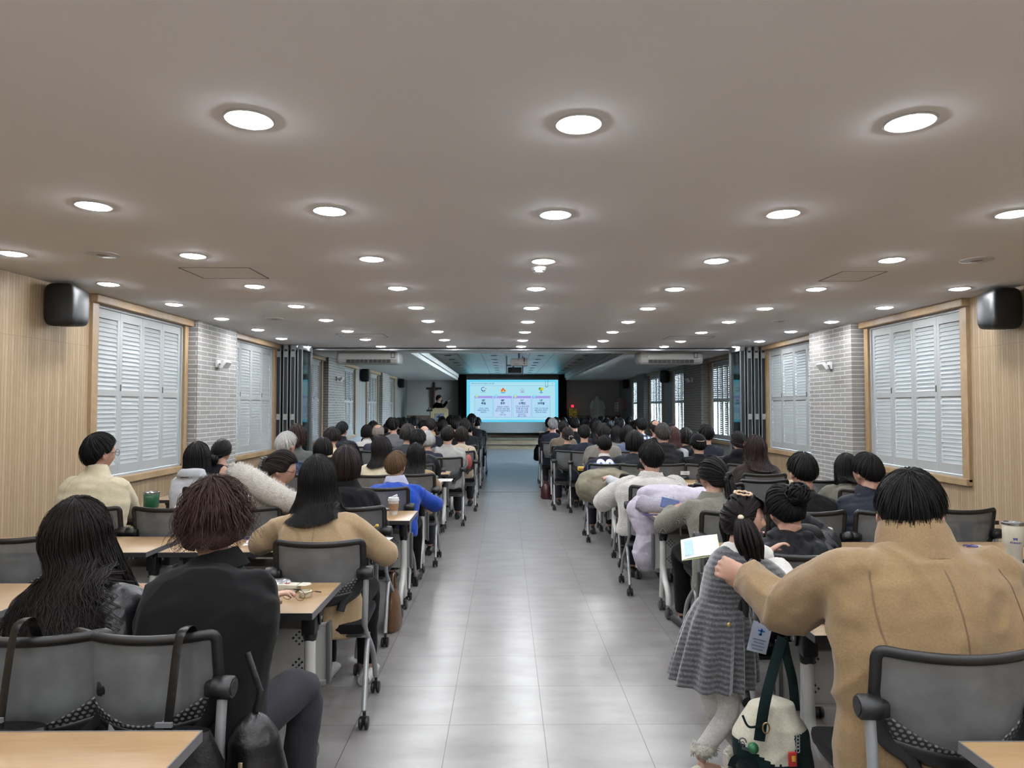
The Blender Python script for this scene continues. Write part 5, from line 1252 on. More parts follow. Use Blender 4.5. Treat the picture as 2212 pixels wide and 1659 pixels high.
PE = person(856, 975, 5.95, 'child with brown hair in a bright blue sweater with lavender collar', ('wool', (30, 74, 176)), S((104, 78, 54), th=.020, vol=1.02, frizz=.3), s=.96, backy=5.52, by=6, hy=8, hp=14, bulk=1.08, gl=True, sw=1.1, wr=V3(-.76, 6.2, .77), pole={'r': V3(1, -.2, -.7), 'l': V3(-1, -.4, -.6)}, legs=(24, 24, 26))
ring_collar(PE, (196, 196, 220), .078, .07, .03, 'wool', 'lavender_collar', .045); seat(PE, 'the bright blue sweater', None, -.05)
PG = person(427, 955, 5.88, 'person with long straight black hair in a light grey hoodie, back turned', ('wool', (198, 200, 204)), HG(.14, (26, 23, 24), th=.019, flare=.02, vol=1.04), s=.95, backy=5.52, collar='hood', hy=14, by=4, hp=8); seat(PG, 'the light grey hoodie', None, .22)
person(480, 948, 6.9, 'person in a black top with low tied black hair beside the grey hoodie', ('wool', (26, 26, 34)), PN((24, 22, 22), (.05, -.85, -.45), tailL=.10, th=.018), s=.95, lean=.2, hy=14, hp=12); seat(NPEOPLE[-1], 'the black top with low tied hair')
person(619, 933, 6.9, 'person with white hair in a navy padded jacket', ('shell', (44, 54, 80)), S((212, 210, 206), th=.020, vol=1.03, frizz=.35), lean=.24, hy=18, hp=12, quilt='h', bulk=1.08); seat(NPEOPLE[-1], 'the navy padded jacket with white hair')
person(698, 945, 6.95, 'person with short black bob and bare nape in a black top', ('wool', (34, 32, 34)), HG(.045, (30, 26, 26), th=.022), s=.9, lean=.2, hp=14); seat(NPEOPLE[-1], 'the black top with bare nape')
person(824, 941, 6.9, 'person with long dark hair swept right over a cream sweater', ('wool', (228, 214, 184)), HG(.16, (36, 28, 27), th=.019, flare=.02, vol=1.03), s=.95, lean=.2, by=5, hy=10, hr=-8, hp=4); seat(NPEOPLE[-1], 'the cream sweater', None, -.02)
person(899, 956, 7.0, 'person with very long straight black hair over a camel coat at the aisle', ('wool', (164, 134, 100)), HG(.34, (24, 21, 21), th=.019, flare=.03, vol=1.02), s=.92, lean=.2, hp=16); seat(NPEOPLE[-1], 'the camel coat with very long hair')
person(641, 916, 8.1, 'person with wavy brown bob in a grey-green sweater by the folding partition', ('wool', (88, 92, 88)), HG(.10, (56, 38, 34), wave=.010, th=.020, frizz=.3, flare=.01), lean=.18, by=-2); seat(NPEOPLE[-1], 'the grey-green sweater')
person(903, 927, 8.1, 'person with thick black hair in a black jacket, middle of the crucifix-side block', ('shell', (30, 30, 34)), S((24, 22, 24), th=.018, vol=1.02), lean=.2, collar='stand', hy=10); seat(NPEOPLE[-1], 'the black jacket with thick hair')
person(718, 923, 9.3, 'person with curly dark hair and glasses in a beige padded coat', ('shell', (214, 190, 152)), HG(.03, (42, 32, 30), wave=.012, th=.022, frizz=.5), lean=.2, hy=26, hp=14, quilt='h', gl=True); seat(NPEOPLE[-1], 'the beige padded coat')
person(881, 916, 9.3, 'person with greying wavy hair in a charcoal coat, hair clip on top', ('wool', (64, 66, 70)), HG(.04, (62, 58, 56), wave=.010, th=.022, frizz=.4), lean=.2); seat(NPEOPLE[-1], 'the charcoal coat')
person(923, 930, 9.1, 'person with silver hair half hidden behind the black jacket', ('wool', (44, 46, 60)), HG(.03, (196, 194, 192), th=.02), lean=.2, hy=15); seat(NPEOPLE[-1], 'the dark jacket with silver hair')
person(967, 920, 9.25, 'person with thinning black hair in a light grey jacket at the aisle', ('shell', (162, 160, 156)), S((34, 30, 30), th=.016, vol=1.0), lean=.22, hp=12, collar='shirt', sw=1.08, bulk=1.06, wrinkle=1.6); seat(NPEOPLE[-1], 'the light grey jacket')
P = person(739, 910, 10.5, 'person with black hair thinning at the crown in a black puffer', ('shell', (32, 34, 44)), S((30, 27, 27), th=.016), lean=.2, quilt='h', bulk=1.1, hy=16, collar='stand'); seat(P, 'the black puffer near the dim brick pillar')
person(793, 918, 11.75, 'person with black bob in a white jacket', ('wool', (206, 202, 194)), HG(.05, (24, 22, 23), th=.024), s=.95, lean=.2, collar='coat'); seat(NPEOPLE[-1], 'the white jacket')
person(817, 915, 10.5, 'balding person with grey hair in a navy suit', ('wool', (54, 58, 70)), S((150, 138, 128), top=24, th=.007, vol=.99), lean=.18, collar='shirt', skin=(196, 148, 128)); seat(NPEOPLE[-1], 'the navy suit')
person(851, 903, 11.8, 'person with layered black hair in a grey tweed jacket', ('wool', (112, 112, 114)), S((30, 27, 27), th=.024, frizz=.4), lean=.2, hy=10); seat(NPEOPLE[-1], 'the grey tweed jacket')
person(997, 921, 10.5, 'person with curly dark hair in a beige coat at the aisle', ('wool', (192, 176, 150)), HG(.06, (46, 38, 36), wave=.012, th=.020, frizz=.5), lean=.2); seat(NPEOPLE[-1], 'the beige coat at the aisle')
person(917, 918, 10.6, 'balding person in a dark navy suit behind the silver-haired one', ('wool', (40, 42, 54)), S((46, 42, 40), top=44, th=.006, vol=.99), lean=.18, hy=12, collar='shirt'); seat(NPEOPLE[-1], 'the dark navy suit')
P = person(930, 903, 11.75, 'person with a mustard yellow collar on a dark coat', ('wool', (34, 34, 42)), S((46, 40, 40), th=.016), lean=.2); ring_collar(P, (206, 160, 72), .07, .05, .02, 'wool', 'mustard_collar', .03)
for px, ty, Y, lab, col, hr in [
    (943, 911, 14.13, 'person with long brown hair right of the mustard collar', (70, 60, 56), HG(.12, (50, 36, 32))),
    (806, 909, 13.0, 'person with black hair below the dim brick pillar, crucifix side', (36, 36, 42), HG(.03)),
    (837, 913, 14.13, 'person with black bob left of the grey tweed jacket', (40, 38, 42), HG(.05)),
    (845, 902, 13.0, 'person with black hair just above the grey tweed jacket', (38, 38, 44), S()),
    (871, 901, 14.1, 'person with tall black hair in front of the grey tweed jacket', (34, 34, 40), HG(.06)),
    (893, 899, 15.3, 'person with full black hair below the crucifix', (34, 34, 38), HG(.05, frizz=.5)),
    (906, 901, 16.5, 'person with greyish hair below the crucifix foot', (74, 74, 84), S((96, 92, 92))),
    (915, 907, 13.0, 'person with black hair beside the mustard collar', (30, 30, 36), S()),
    (957, 906, 12.8, 'person with black bob in a dull grey coat in front of the lectern', (92, 90, 86), HG(.05)),
    (973, 897, 15.3, 'person with black hair at the lectern corner', (28, 28, 34), HG(.04)),
    (987, 897, 14.2, 'person with black hair before the dark drape, crucifix side', (30, 30, 36), S()),
    (984, 903, 13.05, 'person with short black hair and one ear showing before the dark drape', (40, 40, 44), S()),
    (1004, 903, 12.0, 'person with dark tied hair below the screen corner', (36, 36, 40), PN((40, 32, 30), tailL=.12)),
    (1019, 894, 14.6, 'tall person in black against the lower screen corner', (24, 24, 30), S(K, th=.022)),
    (1031, 901, 16.2, 'person in black at the aisle against the lower screen corner', (24, 24, 30), S()),
    (1014, 910, 13.4, 'person in dark navy at the aisle below the screen corner', (32, 34, 46), S()),
    (862, 902, 16.4, 'person far ahead by the crucifix-side wall with black hair', (34, 34, 40), S()),
    (955, 899, 17.6, 'person far ahead right under the lectern emblem', (34, 34, 40), HG(.04)),
    (880, 903, 17.6, 'person far ahead under the grey wall beside the crucifix', (34, 34, 40), S()),
    (1003, 901, 17.6, 'person far ahead against the drape and screen edge', (30, 30, 36), S())]:
    h = dict(hr); P = person(px, ty, Y, lab, ('wool', col), h, lean=.18, hp=5)
    if px > 950 or Y < 12.2: seat(P, lab.replace('person ', '').replace('tall ', '')[:60].strip(), far=True)['label'] = ('black mesh-backed chair of the %s' % lab) if len(lab.split()) < 12 else 'mesh chair of the ' + ' '.join(lab.split()[:11])
# ---- statue-side block
PD = person(1965, 1017, 2.18, 'person in a tan cotton jacket reaching one arm to the little girl', ('wool', (152, 126, 92)), S((24, 22, 22), th=.022, vol=1.03, frizz=.1, nl=620, back=104, sides=84), s=1.10, hs=1.05, backy=1.80, hy=40, hp=16, by=-3, sl=.05, sw=1.34, bulk=1.06, sleeve=1.12, wl=at(1612, 1243, 2.60), pole={'l': V3(-.25, -.4, -1), 'r': V3(1, -.3, -.6)}, hand_l=dict(d=V3(-.62, .72, .12), n=V3(.72, .6, -.2), curl=.5, side=1), wr=V3(1.98, 2.5, .79), knee=22, legs=(24, 24, 26), nk=.075, wrinkle=1.3)
seat(PD, 'the tan cotton jacket', None, -.03, -.05)
def seams(P, col, z0, z1, yoke=None):
    m = plain('seam', col, .9)
    b = MB(); b.grid(lambda u, v: P['r'] * ((u - .5) * .0036 + P['spine'](.65).x - P['o0'].x) + V3(0, 0, z0 + (z1 - z0) * v), 1, 40); o = b.build('back_seam', m, P['root'], True, 0); decal(P, o, .0016)
    for sd in (-1, 1):
        if yoke: b = MB(); b.grid(lambda u, v: P['r'] * (P['spine'](.65).x - P['o0'].x + sd * (yoke + .012 * math.sin(v * 3) + (u - .5) * .004)) + V3(0, 0, z0 + .18 + (z1 - z0 - .19) * v), 1, 30); o = b.build('armhole_seam', m, P['root'], True, 0); decal(P, o, .0016)
ring_collar(PD, (156, 130, 96), .080, .060, .050, 'wool', 'stand_collar', .036)
seams(PD, (122, 98, 70), .66, PD['N'].z - .05, .20); seams(PC, (140, 118, 90), .62, PC['N'].z - .06)
PQ = person(1696, 1045, 3.42, 'person with a messy black bun in a dark quilted hooded jacket, head bowed', ('shell', (30, 31, 37)), PN((24, 22, 23), (.25, -.85, .30), bun=.052, tailL=0, th=.016, frizz=.3), s=.96, backy=3.0, hp=22, by=4, hr=-10, quilt='d', bulk=1.14, collar='hood', wr=V3(1.55, 3.72, .98), pole={'r': V3(1, -.2, -.8)}); seat(PQ, 'the dark quilted jacket', None)
PT = person(1538, 985, 4.68, 'person in grey tweed jacket with long black ponytail and scrunchie', ('tweed', (110, 108, 100)), PN((30, 26, 25), (.34, -.92, -.22), tailL=.36, wave=.006, th=.018, tie=((20, 20, 22), .034)), backy=4.23, by=-6, hy=-14, hp=10, collar='coat', gl=True, wl=V3(*at(1456, 1105, 4.98)[:2], .80), hand_l=dict(curl=.8), pole={'l': V3(-1, -.3, -.7)}, legs=(24, 24, 26), hemz=.36); seat(PT, 'the grey tweed jacket, statue side', None, .04)
person(1733, 978, 4.75, 'person with neat short black hair in a plain black coat, both ears showing', ('wool', (22, 22, 25)), S((26, 23, 23), th=.022, vol=1.02, back=116, sides=88), backy=4.23, hp=16, by=3, collar='coat', bulk=1.08, sw=1.06); seat(NPEOPLE[-1], 'the plain black coat', None, -.05)
P = person(1872, 978, 4.68, 'person in a navy down jacket with a red tab at the collar', ('shell', (36, 40, 54)), S((28, 25, 25), th=.020, back=118), backy=4.23, hp=16, by=-5, quilt='h', bulk=1.16, collar='stand', hy=-6); seat(P, 'the navy down jacket', None, -.02)
MB().box(P['N'] - P['o0'] + V3(.07, -.085, .0), (.016, .012, .034)).build('red_tab', plain('red_tab', (206, 40, 44), .7), P['root'])
PW = person(1406, 950, 5.95, 'person in a cream fleece jacket with a small label patch on the back', ('sherpa', (218, 214, 206)), S((24, 22, 22), th=.018, vol=1.02, back=124), s=1.14, hs=1.16, backy=5.62, by=6, hy=-10, hp=12, sw=1.18, bulk=1.12, collar='coat', wl=V3(1.0, 6.35, .78), pole={'l': V3(-1, -.2, -.8), 'r': V3(1, -.2, -.8)}, legs=(40, 40, 44)); seat(PW, 'the cream fleece jacket', None)
pz = at(1478, 1022, 5.8); q = pz - PW['o0']; x_ = q.dot(PW['r']); backpatch(PW, 'label_patch', x_ - .03, x_ + .045, pz.z - .016, pz.z + .016, plain('label_white', (226, 224, 214), .7), .004); backtext(PW, '▬▬', x_ + .012, pz.z - .001, .018, (70, 70, 74))
seam = plain('piping_grey', (150, 150, 150), .8)
b = MB(); b.grid(lambda u, v: PW['r'] * (-.2 + .4 * u) + V3(0, 0, .93 + .04 * math.sin(u * math.pi) + .004 * v), 30, 1); o = b.build('yoke_seam', seam, PW['root'], True, 0); decal(PW, o, .002)
person(1829, 980, 5.9, 'person with long black hair in an olive jacket behind the navy down jacket', ('shell', (92, 88, 76)), HG(.16, (26, 24, 24), th=.022), s=.92, lean=.26, hp=14); seat(NPEOPLE[-1], 'the olive jacket')
P = person(1534, 993, 6.1, 'person in a cream fur-collared coat hidden behind the tweed jacket', ('shell', (216, 206, 190)), HG(.10, (48, 36, 32), wave=.02, th=.020, frizz=.4), s=.95, lean=.26, hp=16, sw=1.05); fluff('fur_collar', [P['N'] + V3(-.12, -.04, -.02), P['N'] + V3(0, -.10, 0), P['N'] + V3(.13, -.05, -.03), P['N'] + V3(.19, .05, -.12)], [.03, .035, .035, .03], (206, 184, 150), P['root'], P['o0'], 500, .02); seat(P, 'the cream fur-collared coat')
person(1398, 985, 6.95, 'person in a pale grey hoodie slumped over the table with head down', ('wool', (190, 192, 196)), S((28, 25, 25), th=.02), s=.96, lean=.42, sl=.10, hp=50, wl=V3(1.10, 7.42, .78), pole={'l': V3(-1, -.2, -.6)}); seat(NPEOPLE[-1], 'the pale grey hoodie')
person(1632, 941, 6.95, 'person with long wavy brown hair in a dark brown coat near the partition', ('wool', (58, 48, 44)), HG(.19, (56, 38, 34), wave=.012, th=.022, flare=.04, frizz=.3), lean=.22, bulk=1.1, sw=1.05); seat(NPEOPLE[-1], 'the dark brown coat')
PJ = person(1305, 940, 8.2, 'child in a blue jersey with white back number and white collar', ('wool', (38, 38, 58)), S((26, 22, 22), th=.020, back=112, sides=84), s=.93, backy=7.83, hp=10, sw=1.06, bulk=1.05)
def m_jersey():
    t = NT('jersey'); sx = t.n('ShaderNodeSeparateXYZ'); t.l(t.coord(), sx.inputs[0]); zt = PJ['N'].z - .035
    x = t.math('MULTIPLY', sx.outputs[0], sx.outputs[0]); zc = t.math('ADD', sx.outputs[2], t.math('MULTIPLY', x, 1.2)); m = t.math('LESS_THAN', zc, zt)
    m2 = t.math('MULTIPLY', m, t.math('LESS_THAN', t.math('ABSOLUTE', sx.outputs[0]), .20)); nz = t.noise(t.coord(), 120, 3)
    t.set(t.mix(m2, dim((38, 36, 56)), dim((92, 138, 214))), .85, 0, .2); t.bump(nz, .2, .004); return t.m
PJ['jacket'].data.materials[0] = m_jersey(); ring_collar(PJ, (232, 230, 226), .064, .045, .012); backtext(PJ, '98', 0, .85, .20, (236, 236, 236), .008); seat(PJ, 'the blue jersey', None)
person(1370, 929, 8.1, 'person with dark tied-back hair in a black padded vest over blue', ('shell', (42, 44, 52)), HG(.08, (28, 25, 26), th=.020, frizz=.2), lean=.24, quilt='h', hp=10, hy=12); seat(NPEOPLE[-1], 'the black padded vest')
person(1431, 913, 8.15, 'person with cropped greying hair in a black hooded puffer', ('shell', (34, 34, 36)), S((70, 66, 64), th=.014, back=112, sides=84), s=1.04, lean=.2, quilt='h', collar='hood', bulk=1.1); seat(NPEOPLE[-1], 'the black hooded puffer')
PCAP = person(1508, 936, 8.1, 'person in a black baseball cap and black coat', ('wool', (28, 28, 31)), S((30, 27, 27), th=.010, back=112), lean=.24, collar='coat', hp=6)
def cap_on(P, col, patch=True):
    C, Rm, hs, o0 = P['C'], P['R'], P['hs'], P['o0']; b = MB(); prof = []
    for k in range(9):
        a = math.pi / 2 * k / 8; prof.append((math.cos(a), math.sin(a)))
    rings = []
    for cz, sz in prof: rings.append([C + Rm @ (V3(.094 * cz * math.cos(t), .112 * cz * math.sin(t), .02 + .115 * sz) * hs) - o0 for t in [2 * math.pi * j / 24 for j in range(24)]])
    b.loft(rings); cp = b.build('cap', cloth(col, 'wool'), P['root'], True, 50)
    b = MB(); b.grid(lambda u, v: C + Rm @ (V3((u - .5) * .16 * (1 - .25 * v), .10 + v * .075, .03 - .02 * (2 * u - 1) ** 2 - .01 * v) * hs) - o0, 10, 4); o = b.build('cap_brim', cloth(col, 'wool'), cp, True, 0); m = o.modifiers.new('t', 'SOLIDIFY'); m.thickness = .004
    MB().sph(C + Rm @ (V3(0, 0, .137) * hs) - o0, .008, 8, 6).build('cap_button', M_BLK, cp)
    if patch: MB().tube([C + Rm @ (V3(-.045, -.104, .040) * hs) - o0, C + Rm @ (V3(0, -.1145, .034) * hs) - o0, C + Rm @ (V3(.045, -.104, .040) * hs) - o0], .006, 6, smooth=4, flat=.6).build('cap_strap', plain('strap_tan', (196, 160, 150), .6), cp)
    else: MB().sph(C + Rm @ (V3(0.04, -.1, .07) * hs) - o0, (.014, .006, .014), 8, 6).build('cap_badge', M_WHITE, cp)
cap_on(PCAP, (26, 26, 28)); seat(PCAP, 'the black baseball cap')
P = person(1595, 930, 8.1, 'person with a low dark bun and maroon scrunchie in a black hooded coat', ('wool', (28, 28, 31)), PN((36, 30, 30), (.45, -.80, -.38), bun=.036, tailL=0, tie=((92, 30, 46), .034)), s=.95, lean=.2, collar='hood'); seat(P, 'the black hooded coat with maroon scrunchie')
person(1302, 914, 9.2, 'person with full black hair in a taupe knit sweater behind the jersey child', ('wool', (124, 118, 110)), S((44, 42, 42), th=.019, frizz=.3), lean=.24, sw=1.12, bulk=1.1, hp=8); seat(NPEOPLE[-1], 'the taupe knit sweater')
person(1525, 916, 9.3, 'person with tousled black hair in a dark navy coat near the bright window', ('wool', (36, 38, 52)), S((32, 28, 28), th=.020, frizz=.5), s=1.02, lean=.18, sw=1.08, by=-4); seat(NPEOPLE[-1], 'the dark navy coat near the window')
person(1454, 921, 9.3, 'person with reddish brown hair in a light grey sweater beside the greying one', ('wool', (176, 176, 178)), HG(.14, (84, 58, 52), th=.02), s=.95, lean=.2, hp=8); seat(NPEOPLE[-1], 'the light grey sweater')
person(1481, 924, 10.45, 'person with wavy dark brown hair left of the black baseball cap', ('wool', (40, 36, 38)), HG(.07, (42, 33, 33), wave=.012, th=.022, frizz=.4), lean=.2); seat(NPEOPLE[-1], 'the dark top with wavy brown hair')
P = person(1449, 914, 11.75, 'person in a black cap with a small white badge', ('wool', (34, 34, 38)), S(K, th=.008), lean=.18); cap_on(P, (24, 24, 27), False); seat(P, 'the black cap with white badge')
person(1416, 906, 10.5, 'person with a bald crown in a black jacket', ('wool', (28, 28, 31)), S((34, 30, 29), top=40, th=.008), lean=.18, hy=-8, skin=(190, 146, 122)); seat(NPEOPLE[-1], 'the black jacket with bald crown')
person(1384, 902, 11.6, 'person in a black and white plaid shirt', ('plaid', (200, 200, 206)), S((24, 23, 26), th=.022), lean=.18, hy=-12, lod=2); seat(NPEOPLE[-1], 'the plaid shirt')
person(1332, 919, 11.75, 'person with wavy black hair over a beige collar behind the taupe sweater', ('wool', (150, 144, 136)), HG(.14, (46, 42, 42), wave=.012, th=.019), s=.95, lean=.2); seat(NPEOPLE[-1], 'the beige collar with wavy hair')
person(1355, 918, 10.4, 'person with thick wavy black hair in a dusty blue top', ('wool', (92, 104, 130)), HG(.10, (28, 26, 28), wave=.012, th=.022), s=.97, lean=.2); seat(NPEOPLE[-1], 'the dusty blue top')
person(1262, 917, 10.35, 'person with short black hair in a dark navy coat at the statue-side aisle', ('wool', (38, 42, 56)), S((30, 28, 28), th=.018, back=118), lean=.26, sw=1.08, by=4, hp=8); seat(NPEOPLE[-1], 'the dark navy coat, statue-side aisle')
person(1226, 921, 10.6, 'person with brown hair in a white-ribboned low knot, dark coat', ('wool', (34, 36, 44)), PN((54, 42, 40), (.3, -.85, -.35), bun=.03, tailL=0, tie=((220, 218, 212), .026)), lean=.24, lod=2); seat(NPEOPLE[-1], 'the dark coat with hair ribbon')
person(1217, 908, 11.75, 'person in a taupe brown coat at the statue-side aisle', ('wool', (110, 98, 84)), S((38, 34, 34), th=.018), lean=.22, sw=1.05, lod=2); seat(NPEOPLE[-1], 'the taupe brown coat')
for px, ty, Y, lab, col, hr in [
    (1194, 903, 13.0, 'person with white-grey hair at the aisle below the lit screen corner', (40, 44, 58), S((150, 150, 152))),
    (1187, 902, 14.2, 'person in black left of the white-grey hair', (26, 28, 34), S()),
    (1201, 901, 15.4, 'person in black right of the white-grey hair, against the screen', (26, 28, 34), S()),
    (1241, 901, 13.0, 'person in black under the golden tabernacle', (28, 30, 36), S()),
    (1259, 901, 15.3, 'person with a white collar right of the golden tabernacle', (190, 190, 190), S()),
    (1267, 908, 14.13, 'person with black hair in front of the white collar', (34, 36, 42), HG(.05)),
    (1286, 903, 13.0, 'person with black hair in front of the statue', (34, 36, 42), HG(.04)),
    (1299, 899, 15.3, 'person in black in front of the statue skirt', (30, 32, 38), S()),
    (1311, 903, 14.1, 'person with black hair right of the statue', (34, 34, 38), HG(.05)),
    (1290, 908, 11.7, 'person with long black hair down the back, before the statue', (40, 40, 46), HG(.24)),
    (1320, 907, 16.5, 'person with round black hair before the grey wall, statue side', (44, 44, 48), HG(.04)),
    (1338, 902, 13.0, 'person with a light blue collar below the notice board', (150, 164, 186), S()),
    (1360, 900, 15.3, 'person with black hair at the first bright window by the stage', (60, 66, 80), S()),
    (1371, 908, 14.13, 'person with black hair just left of the plaid shirt', (38, 38, 44), HG(.06)),
    (1217, 902, 16.5, 'person in black between white-grey hair and tabernacle', (28, 30, 36), S()),
    (1275, 900, 16.5, 'person far ahead at the statue pedestal', (34, 36, 42), S()),
    (1327, 900, 17.6, 'person far ahead below the red notice board', (34, 36, 42), HG(.04)),
    (1229, 900, 17.6, 'person far ahead below the red sanctuary lamp', (30, 32, 36), S())]:
    h = dict(hr); P = person(px, ty, Y, lab, ('wool', col), h, lean=.18, hp=5)
    if px < 1235 or Y < 12.2: seat(P, '', far=True)['label'] = ('black mesh-backed chair of the %s' % lab) if len(lab.split()) < 12 else 'mesh chair of the ' + ' '.join(lab.split()[:11])
# empty chairs in view
for px, py, by_, rz, lab in [(1655, 1043, 6.05, 0, 'empty black mesh-backed chair between the brown coat and the plain black coat'), (1788, 1040, 6.05, .05, 'empty black mesh-backed chair beside the brick pillar, statue side'),
                             (2085, 1112, 4.3, .1, 'empty black mesh-backed chair beside the statue-side oak wall'), (352, 1118, 4.43, 0, 'empty black mesh-backed chair with a hand resting on its back'),
                             (0, 1168, 3.42, .03, 'empty black mesh-backed chair left of the long wavy hair')]:
    p = at(px, py, by_); chair(p.x, by_ + .25, rz, lab)
# ------------------------------------------------------------------ the little girl, bags, coats and what lies on the tables
GX = 2.85
G = person(1606, 1062, GX, 'little girl with pigtails in a grey knit dress and white leggings, standing by the aisle', ('knit', (88, 88, 91)), None, s=.66, hs=.82, hy=26, hp=0, by=72, vox=.0046, lean=.10, stand=True, hipz=.60, legs=(232, 228, 218), nk=.150, lod=0,
           wr=at(1668, 1218, 2.86), wl=at(1664, 1190, 3.05), pole={'r': V3(-.2, -.7, -.3), 'l': V3(0, .6, -1)}, hand_r=dict(curl=1.25, d=V3(.95, .05, .2), n=V3(.1, .3, -.9)), feet=(V3(1.00, 2.98, .085), at(1512, 1640, 2.80)), group=None, shoe=(236, 230, 214), sw=.74, skin=(214, 172, 150), wrinkle=.6)
o0, C, R, hs, f, r = G['o0'], G['C'], G['R'], G['hs'], G['f'], G['r']
for ch in list(G['root'].children):
    if ch.name.startswith('jacket'): ch.name = 'dress'; G['dress'] = ch
    if ch.name.startswith('trousers'): ch.name = 'leggings'; ch.data.materials[0] = cloth((236, 232, 224), 'sherpa')
b = MB(); H = G['H']; rings = []
for k, (z, w, d) in enumerate(((.80, .080, .088), (.78, .076, .086), (.765, .084, .092), (.735, .104, .112), (.68, .124, .132), (.60, .140, .148), (.51, .154, .162), (.44, .164, .172), (.44, .150, .16), (.50, .13, .14))):
    c = V3(H.x, H.y, 0) + f * (.06 * max(0, (z - .4))) + (at(1562, 1500, GX) - V3(H.x, H.y, 0)) * 0; c.x += -.035 * max(0, (.8 - z) / .45); n = 72; ring = []
    for j in range(n):
        a = 2 * math.pi * j / n; pl = 1 + .10 * math.sin(a * 13 + 1.5 * math.sin(a * 3)) * min(1, max(0, (.77 - z) / .2)); ring.append(V3(c.x, c.y, z) + (r * math.cos(a) * w + f * math.sin(a) * d) * pl - o0)
    rings.append(ring)
b.loft(rings).build('skirt', cloth((88, 88, 91), 'knit'), G['root'], True, 60)
def armtube(name, pts, rr, mat, nz=.0): return MB().tube([Vector(p) - o0 for p in pts], rr, 16, smooth=5).build(name, mat, G['root'], True, 0)
M_COT = cloth((236, 234, 230), 'wool')
sh, el, wr_ = G['SR'], G['ER'], G['WR']
armtube('puff_sleeve', [sh + V3(0, 0, .012), sh + (el - sh) * .35, sh + (el - sh) * .75, sh + (el - sh) * .85], [.050, .072, .064, .036], cloth((88, 88, 91), 'knit'))
armtube('white_sleeve', [sh + (el - sh) * .75, el + V3(.01, 0, -.01), el + (wr_ - el) * .5 + V3(0, 0, -.008), el + (wr_ - el) * .85, wr_], [.036, .062, .070, .060, .026], M_COT)
sh, el, wr_ = G['SL'], G['EL'], G['WL']; armtube('white_sleeve', [sh + (el - sh) * .75, el, el + (wr_ - el) * .5, el + (wr_ - el) * .85, wr_], [.034, .052, .058, .050, .024], M_COT)
ring_collar(G, (238, 236, 230), .060, .026, .045, 'wool', 'white_collar', .070)
hair_build('hair', G['root'], o0, C, R, hs, 0, 'pony', (34, 27, 26), th=.012, gath=(.90, -.28, .12), tailL=.20, wave=.003, flare=.14, seed=5, tdir=f * .05 + V3(0, -.03, 0), nl=300)
hair_build('pigtail', G['root'], o0, C, R, hs, 1, 'pony', (34, 27, 26), th=.009, gath=(-.88, -.38, .18), tailL=.175, seed=6, nl=60)
b = MB(); rn = random.Random(4)
for k in range(46):
    x = -.062 + .124 * rn.random(); p0 = V3(x * .6, .062, .112); b.tube([C + R @ (V3(*q) * hs) - o0 for q in ((x * .7, .045, .118), (x * .9, .088, .088), (x, .108 - abs(x) * .35, .060), (x * 1.02, .112 - abs(x) * .4, .030 + rn.uniform(-.006, .004)))], [.002, .0055, .005, .001], 5, smooth=3, flat=.5)
b.build('fringe', hairmat((34, 27, 26)), G['root'], True, 0, False)
gd = (R @ V3(.90, -.28, .12)).normalized(); g0 = C + R @ (V3(.086, -.030, .014) * hs) + gd * .010 - o0
MB().sph(g0, (.013, .013, .013), 14, 9).build('hair_bobble', plain('cream_bobble', (232, 214, 186), .4), G['root'])
b = MB(); q0 = C + R @ (V3(.040, -.012, .122) * hs) - o0; ux = (R @ V3(.35, .9, -.1)).normalized(); un = (R @ V3(.42, .05, .9)).normalized(); uy = un.cross(ux)
b.tube([q0 + ux * .034 * math.cos(a) * (1 + .08 * math.cos(a * 9)) + uy * .014 * math.sin(a) * (1 + .2 * math.cos(a * 9)) + un * .008 for a in [2 * math.pi * k / 60 for k in range(61)]], .0042, 6); b.build('hair_clip', plain('beige_clip', (222, 186, 152), .6), G['root'])
for sd in (-1, 1):
    e = MB().sph(C + R @ (V3(sd * .030, .0655, -.004) * hs) - o0, .0125 * hs, 14, 10).build('eye', plain('eye_white', (232, 230, 228), .2), G['root']); MB().sph(C + R @ (V3(sd * .030, .0745, -.004) * hs) - o0, .0058 * hs, 10, 8).build('iris', plain('iris', (34, 24, 20), .2), e)
    MB().tube([C + R @ (V3(sd * x, (.090 - x * .30), z) * hs) - o0 for x, z in ((.016, .012), (.028, .016), (.041, .009))], .0016, 6).build('eyelid', plain('lash', (40, 30, 28), .6), G['root'])
MB().tube([C + R @ (V3(x, .0985 - abs(x) * .6, -.0725) * hs) - o0 for x in (-.02, -.01, 0, .01, .02)], [.001, .0035, .004, .0035, .001], 8).build('lips', plain('lips', (184, 104, 98), .4), G['root'])
b = MB(); q = at(1600, 1300, 2.735) - o0; b.tube([q + V3(0, 0, .03), q + V3(-.012, -.006, -.03), q + V3(-.018, -.004, -.07)], [.006, .016, .010], 8, flat=.4); b.tube([q + V3(0, 0, .03), q + V3(.018, -.006, -.02), q + V3(.02, -.004, -.06)], [.006, .014, .008], 8, flat=.4); b.build('waist_bow', plain('black_ribbon', (26, 26, 32), .5), G['root'])
q = at(1575, 1350, 2.665) - o0; MB().sph(q, (.008, .004, .010), 10, 7).build('gold_charm', plain('gold_charm', (206, 176, 110), .3, .6), G['root'])
fl = at(1508, 1622, 2.80); fluff('shoe_fur', [fl + V3(-.03, -.02, .02), fl + V3(.02, -.045, .02), fl + V3(.06, -.0, .015)], [.016, .02, .016], (238, 232, 214), G['root'], o0, 260, .022)
fd = V3(math.sin(math.radians(72)), math.cos(math.radians(72)), 0)
